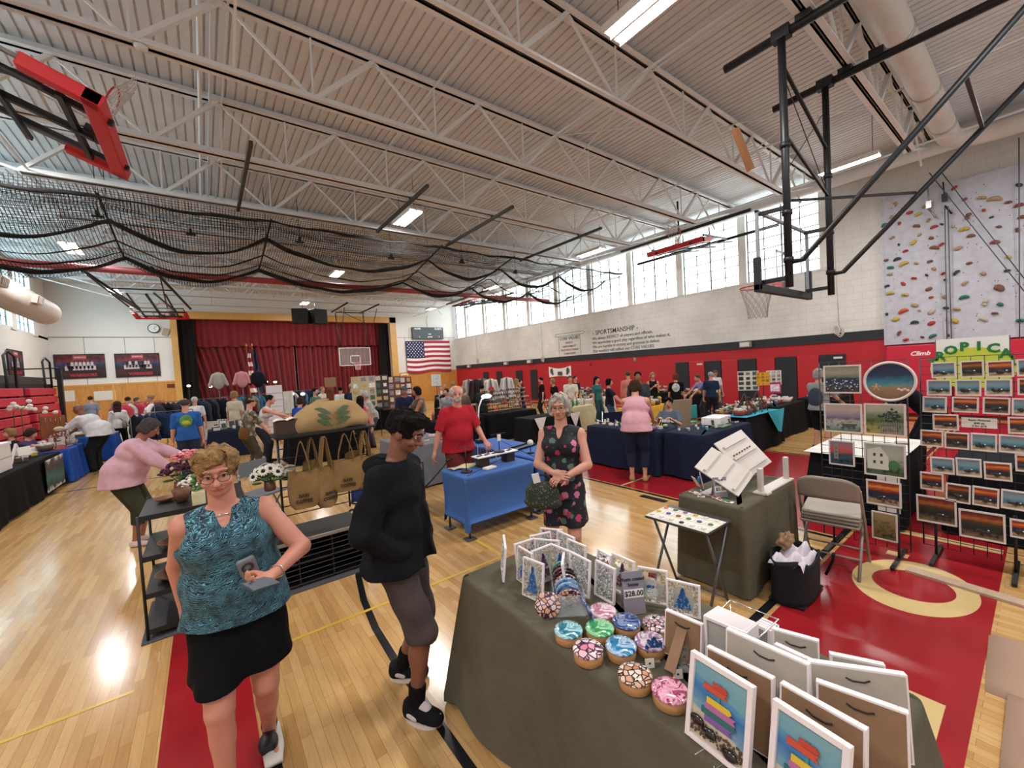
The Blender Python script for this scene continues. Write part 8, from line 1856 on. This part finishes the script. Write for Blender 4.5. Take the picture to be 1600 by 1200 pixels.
# clip lamps along the racks: small bright bulbs
for i, (u, v, d) in enumerate(((295, 604, 17.5), (329, 605, 17.8), (339, 602, 17.8), (403, 600, 17.5), (416, 598, 17.5), (430, 598, 17.5), (380, 602, 18), (456, 617, 14), (473, 617, 14))):
    x, y, z = AD(u, v, d); r = thing('clip_lamp', 'small bright clip lamp, %s from the left above the clothes racks' % ORD[i], 'lamp', (x, y, 0), group='clip lamps'); b = MB(); b.tube([(0, 0, 0), (0, 0, z)], .01, 5); b.build('pole', black, r); b = MB(); b.ball((0, 0, z+.03), (.07, .07, .05), n=8); b.build('bulb', mat('bulb_warm', 'fff0d0', .5, emit='fff0d8', es=5), r)
# left booth: white box, tree lamps, white sign stand
r = thing('white_storage_box', 'large white square box at the left edge of the picture', 'box', (-3.04, 10.35, .75)); b = MB(); b.bb((-.5, -.45, 0), (.32, .45, .42)); b.build('box_body', whf, r, bevel=.01); b = MB(); b.bb((-.51, -.46, .42), (.33, .46, .47)); b.build('box_lid', whf, r, bevel=.008)
b = MB(); b.bar((.325, -.40, .22), (.325, .45, .22), .008, .012); b.build('seam', greyb, r)
r = thing('sign_easel', 'small white A-shaped easel on the far left black table', 'easel', (-2.86, 11.6, .75), 1.1); b = MB(); [b.bar((s*.11, 0, 0), (0, 0, .36), .03, .02) for s in (-1, 1)]; b.bar((0, .14, 0), (0, 0, .34), .025, .02); b.build('easel_leg', whf, r)
b = MB(); b.box((.12, -.02, .2), (.26, .012, .16), (-.2, 0, 0)); b.build('card', mat('paper'), r)
for i, (u, v, d, c) in enumerate(((20, 638, 10.6, 5), (32, 634, 10.4, 7), (60, 640, 10.8, 4))):
    x, y, z = AD(u, v, d); r = thing('orchid_plant', 'white orchid flowers rising behind the left booth, %s from the left' % ORD[i], 'flowers', (x, y, 0)); b = MB(); b.tube([(0, 0, 0), (0, 0, z-.1), (.1, 0, z)], .01, 5); b.build('stem', mat('stem_green', '4a6a3a', .6), r); b = MB(); rr = random.Random(i); [b.ball((rr.uniform(-.2, .3), rr.uniform(-.1, .1), z+rr.uniform(-.12, .12)), (.06, .04, .05), n=7) for _ in range(c)]; b.build('petals', mat('petal_white', 'e8e4d8', .6), r)
r = thing('jewelry_display_board', 'orange-brown upright board with hanging jewelry in the left booth', 'board', AD(82, 655, 11.6)[:2]+(.0,)); r.rotation_euler = (0, 0, .5); b = MB(); b.box((0, 0, 1.08), (.5, .02, .62)); b.tube([(0, .02, 0), (0, .02, 1)], .015, 5); b.build('board', mat('board_orange', '8a4a24', .6), r); b = MB(); b.ball((.1, -.03, 1.0), (.12, .02, .07), n=10); b.build('pale_plate', creamc, r); b = MB(); [b.tube([(-.15+.1*k, -.02, 1.35), (-.15+.1*k, -.02, 1.12)], .006, 4) for k in range(4)]; b.build('necklaces', chrome, r)
# ================================================================ DARK SHELF UNIT WITH BAGS
bk = mat('shelf_black', '151416', .5); wire = black
b = MB(); b.bb((-.52, 4.2, 0), (1.25, 5.0, .012)); tag(b.build('floor_mat', mat('mat_grey', '4a474c', .9, var=.1), bevel=.003), 'grey edged dark mat on the floor under the black shelf unit', 'mat')
r = thing('shelf_rack', 'black open metal shelf rack with wooden bowls behind the turquoise top person', 'shelf', (-.12, 4.62, .012))
for sx in (-.36, .34):
    for sy in (-.38, .34): b = MB(); b.tube([(sx, sy, 0), (sx, sy, .97)], .011, 6); b.build('post', bk, r)
for z in (.05, .33, .62, .94): b = MB(); b.bb((-.36, -.38, z), (.34, .34, z+.015)); b.bb((-.36, -.385, z-.01), (.34, -.375, z+.03)); b.build('shelf_board', bk, r)
woodb = mat('bowl_wood', '6e4630', .5, var=.15, vscale=12)
def bowl(x, y, z, R_, h, lab, M_=None): b = MB(); b.lathe([(0, 0), (R_*.6, 0), (R_, h), (R_*.92, h), (R_*.5, h*.2), (0, h*.15)], n=20); o = tag(b.build('wooden_bowl', M_ or woodb), lab, 'bowl', 'bowls on the shelf rack'); o.location = (x, y, z)
bowl(-.28, 4.42, .66, .12, .035, 'shallow wooden bowl on the second shelf of the black rack'); bowl(-.22, 4.55, .975, .07, .11, 'dark wooden cup on top of the black rack'); bowl(-.05, 4.5, .66, .08, .1, 'round wooden bowl further right on the second shelf'); bowl(-.3, 4.5, .36, .14, .05, 'wide wooden bowl on the third shelf'); bowl(-.34, 4.7, .975, .08, .03, 'flat wooden dish on top of the rack')
def bouquet(name, lab, u, v, d, kind, cols, n, R_, pot='6a4a34', zb=.975, seed=0):
    x, y, z = AD(u, v, d); r = thing(name, lab, 'flowers', (x, y, zb)); hz = z-zb; b = MB(); b.lathe([(0, 0), (.05, 0), (.055, .02), (.05, min(.16, hz*.5)), (.045, min(.16, hz*.5))], n=14); b.build('vase', mat('vase_'+pot, pot, .3), r)
    rr = random.Random(seed); b = MB(); hd_ = []
    for k in range(n):
        a = k*2.4; q = R_*math.sqrt((k+.5)/n); p = Vector((q*math.cos(a), q*math.sin(a), hz+.06*(1-(q/R_)**2)+rr.uniform(-.02, .02))); hd_.append(p); b.tube([(0, 0, .05), p*.6+Vector((0, 0, hz*.2)), p], .004, 4)
    b.build('stems', mat('stem_green', '4a6a3a', .6), r)
    b = MB(); [b.ball(p*.8-Vector((0, 0, .04)), (.045, .03, .012), n=6) for p in hd_]; b.build('leaves', mat('leaf', '3a5a30', .7), r)
    for k, p in enumerate(hd_):
        if kind == 'daisy':
            nrm_ = Vector((p.x*1.2, p.y*1.2-.06, .10)).normalized(); M3 = nrm_.to_track_quat('Z', 'Y').to_matrix(); b = MB()
            for j in range(14): a = 2*PI*j/14; b.ball(p+M3@Vector((.036*math.cos(a), .036*math.sin(a), 0)), (.020, .008, .004), n=6, M=M3@Matrix.Rotation(a, 3, 'Z'))
            b.ball(p+M3@Vector((0, 0, .004)), (.017, .017, .009), n=10, M=M3, mi=1); b.build('blossom', [mat('petal_white', 'e8e4d8', .6), mat('seed_dark', '1c1210', .8)], r)
        else:
            b = MB(); c = cols[k % len(cols)]
            for j in range(26): a = rr.uniform(0, 6.3); t = math.acos(rr.uniform(-.3, 1)); q = .045; b.ball(p+Vector((q*math.sin(t)*math.cos(a), q*math.sin(t)*math.sin(a), q*math.cos(t)*.8)), (.019, .019, .010), n=5)
            b.build('blossom', mat('petal_'+c, c, .7), r)
bouquet('flower_bouquet', 'dark purple peonies on top of the black shelf rack', 281, 738, 3.95, 'p', ['3f1226', '4a1630'], 6, .13, seed=1)
bouquet('flower_bouquet', 'white peonies beside the dark purple ones', 312, 757, 3.95, 'p', ['ddd4c8', 'e8e0d4'], 6, .13, seed=2)
bouquet('flower_bouquet', 'pink roses behind the purple peonies', 298, 716, 4.05, 'p', ['d87a80', 'e8a8a8'], 6, .12, seed=3)
bouquet('flower_bouquet', 'bunch of white daisies with dark centres right of the turquoise top person', 420, 737, 4.15, 'daisy', [], 13, .17, seed=4, zb=.86)
bouquet('flower_bouquet', 'pale grey dried blossoms behind the burlap bags', 448, 742, 4.5, 'p', ['b8b0a0'], 4, .10, seed=6, zb=.88)
r = thing('succulent_bottle', 'green bottle brush plant in a cream pot on the rack', 'plant', (-.10, 4.32, .975)); b = MB(); b.bb((-.045, -.045, 0), (.045, .045, .11)); b.build('pot', creamc, r, bevel=.005); b = MB(); rr = random.Random(3); [b.ball((rr.uniform(-.03, .03), rr.uniform(-.03, .03), .12+rr.random()*.2), (.022, .022, .016), n=5) for _ in range(30)]; b.build('leaves', mat('leaf2', '4f7a3c', .6), r)
# black cube storage + grid wall with bags
r = thing('wire_cube_shelf', 'low black wire cube storage unit under the burlap bags', 'shelf', (.75, 4.55, .012))
b = MB(); b.bb((-.46, -.27, .42), (.46, .25, .44)); b.build('top_board', bk, r)
for i in range(4): b = MB(); x = -.45+.3*i; b.bb((x-.006, -.27, 0), (x+.006, .25, .42)); b.build('divider', bk, r)
for z in (.01, .21): b = MB(); b.bb((-.45, -.27, z), (.45, .25, z+.012)); b.build('shelf_board', bk, r)
b = MB(); [b.bar((-.45, -.28, .03+.05*k), (.45, -.28, .03+.05*k), .004) for k in range(8)]; b.build('front_wire', tableleg, r)
b = MB(); b.bb((-.45, .2, .02), (.45, .22, .41)); b.build('back_panel', bk, r)
b = MB(); b.bb((-.4, -.295, .425), (.44, -.272, .452)); b.build('edge_strip', mat('edge_pale', '8a8480', .3, .4), r)
r = thing('bag_rack', 'black wire rack from which the burlap bags hang', 'rack', (.98, 4.80, .012))
for x in (-.42, .50): b = MB(); b.tube([(x, 0, 0), (x, 0, 1.38)], .012, 6); b.build('post', bk, r)
for k in range(9): b = MB(); b.tube([(-.42, 0, .55+.1*k), (.50, 0, .55+.1*k)], .006, 5); b.build('wire_bar', bk, r)
b = MB(); b.bb((-.46, -.18, 1.375), (.54, .26, 1.395)); b.build('top_board', bk, r)
burl = mat('burlap', '8a6b42', .95, var=.12, vscale=10, bump=.6, bscale=160); burd = mat('burlap_print', '3a2c1c', .9)
def hangbag(lab, x, y, zt, zb, w_, rz, seed, txt=True):
    r = thing('burlap_tote', lab, 'bag', (x, y, zb), rz, 'hanging burlap bags'); h = (zt-zb)*.56; rr = random.Random(seed); p = rr.uniform(0, 6)
    b = MB(); N = 26
    def fn(u, v):
        a = 2*PI*u; ww = w_/2*(.86+.14*math.sin(PI*v)+.03*math.sin(a*3+p)); dd = .055*(1.25-.9*v)*(1+.25*math.sin(a*2+p+v*4)); return (ww*math.cos(a)*(1 if v > .06 else .8), dd*math.sin(a), h*v+.012*math.sin(a*2+p)*(v > .9))
    b.grid(fn, N, 10); b.poly([fn(i/N, 0) for i in range(N)]); b.build('bag_body', burl, r)
    for s in (-1, 1):
        b = MB(); hb = (zt-zb); pts = [(-w_*.24, s*.02, h-.03), (-w_*.2, s*.025, h+.08), (-w_*.05, s*.02, hb-.02), (0, s*.015, hb), (w_*.05, s*.02, hb-.02), (w_*.2, s*.025, h+.08), (w_*.24, s*.02, h-.03)]
        for a, c in zip(pts, pts[1:]): b.bar(a, c, .006, .035, up=(0, 1, 0))
        b.build('handle', burl, r)
    if txt:
        for k, t in enumerate(('BARI', 'COFFEE')): text_mesh(t, .045, burd, r, 'stencil', (0, -.062, h*.30-.055*k+.02), RB, ext=.0015, bold=.002)
hangbag('nearest large burlap tote bag hanging at the left end of the rack', .74, 4.62, 1.34, .66, .30, -.2, 1); hangbag('second burlap tote bag hanging on the rack, narrower with dark print', .96, 4.63, 1.36, .62, .24, .3, 2)
hangbag('wide burlap tote bag in the middle right of the rack', 1.17, 4.62, 1.36, .74, .34, -.15, 3); hangbag('burlap tote bag at the right end of the rack', 1.38, 4.64, 1.36, .72, .26, .2, 4); hangbag('slim burlap bag hanging behind the first two', .85, 4.70, 1.36, .80, .2, .1, 5, False); hangbag('slim burlap bag behind the right-hand bags', 1.28, 4.70, 1.37, .84, .2, -.2, 6, False)
r = thing('canvas_tote', 'large tan canvas bag with a green leaf print lying on top of the rack', 'bag', (1.10, 4.84, 1.408)); q = SDF(); q.ell(V(0, 0, .15), V(.35, .11, .15)); q.cap(V(-.30, 0, .08), V(.30, 0, .08), .10, .10, k=.06); q.cap(V(-.12, .0, .28), V(.12, 0, .28), .03, .03, k=.05); q.cap(V(-.12, 0, .32), V(0, 0, .34), .012); q.cut(V(0, 0, 0), V(0, 0, -1)); q.obj('bag_body', mat('canvas_bag', 'a5875c', .9, var=.08, vscale=8, bump=.4, bscale=90), r, .012, wobble(.012, 14, 4))
gl = mat('leaf_print', '4a6044', .9)
for s in (-1, 1):
    for k in range(3):
        b = MB(); c = Vector((s*(.02+.0*k), -.118, .05+.065*k)); pts = []
        def fn(u, v, s=s, k=k):
            t = u; x = s*(.015+.17*t); z = .045+.062*k+.07*math.sin(t*1.6)+(v-.5)*.05*math.sin(PI*min(1, t*1.02)); y = -.128+.06*t*t+.010*abs(v-.5)*2-.02*(.1 if z < .2 else 0); 
            zz = (z-.12)/.16; y = -.124*math.sqrt(max(.15, 1-(x/.40)**2-(max(0, z-.13)/.21)**2)) if True else y
            return (x, y-.006, z)
        b.grid(fn, 10, 3); b.build('leaf_print', gl, r)
r = thing('open_box', 'brown box with white paper on the left end of the rack top', 'box', (.66, 4.86, 1.408)); b = MB(); b.box((0, 0, .07), (.22, .16, .14)); b.build('box_body', mat('box_brown', '3f2a20', .6), r); b = MB(); b.grid(lambda u, v: ((u-.5)*.24, (v-.5)*.18, .145+.02*abs(math.sin(u*PI*2))), 12, 3); b.build('paper', mat('paper'), r)
r = thing('folding_chair', 'grey folding chair standing behind the black rack', 'chair', (.55, 6.6, 0), .5); b = MB(); b.box((0, 0, .45), (.42, .42, .025)); b.build('seat', mat('chair_grey', '7a8084', .4, .3), r); b = MB(); b.box((0, .2, .78), (.42, .02, .2)); b.build('backrest', mat('chair_grey'), r)
for s in (-1, 1): b = MB(); b.tube([(s*.2, .22, .9), (s*.2, .15, .45), (s*.2, -.2, 0)], .012, 6); b.build('leg', mat('chair_grey'), r); b = MB(); b.tube([(s*.19, -.15, .45), (s*.19, .22, 0)], .012, 6); b.build('leg', mat('chair_grey'), r)
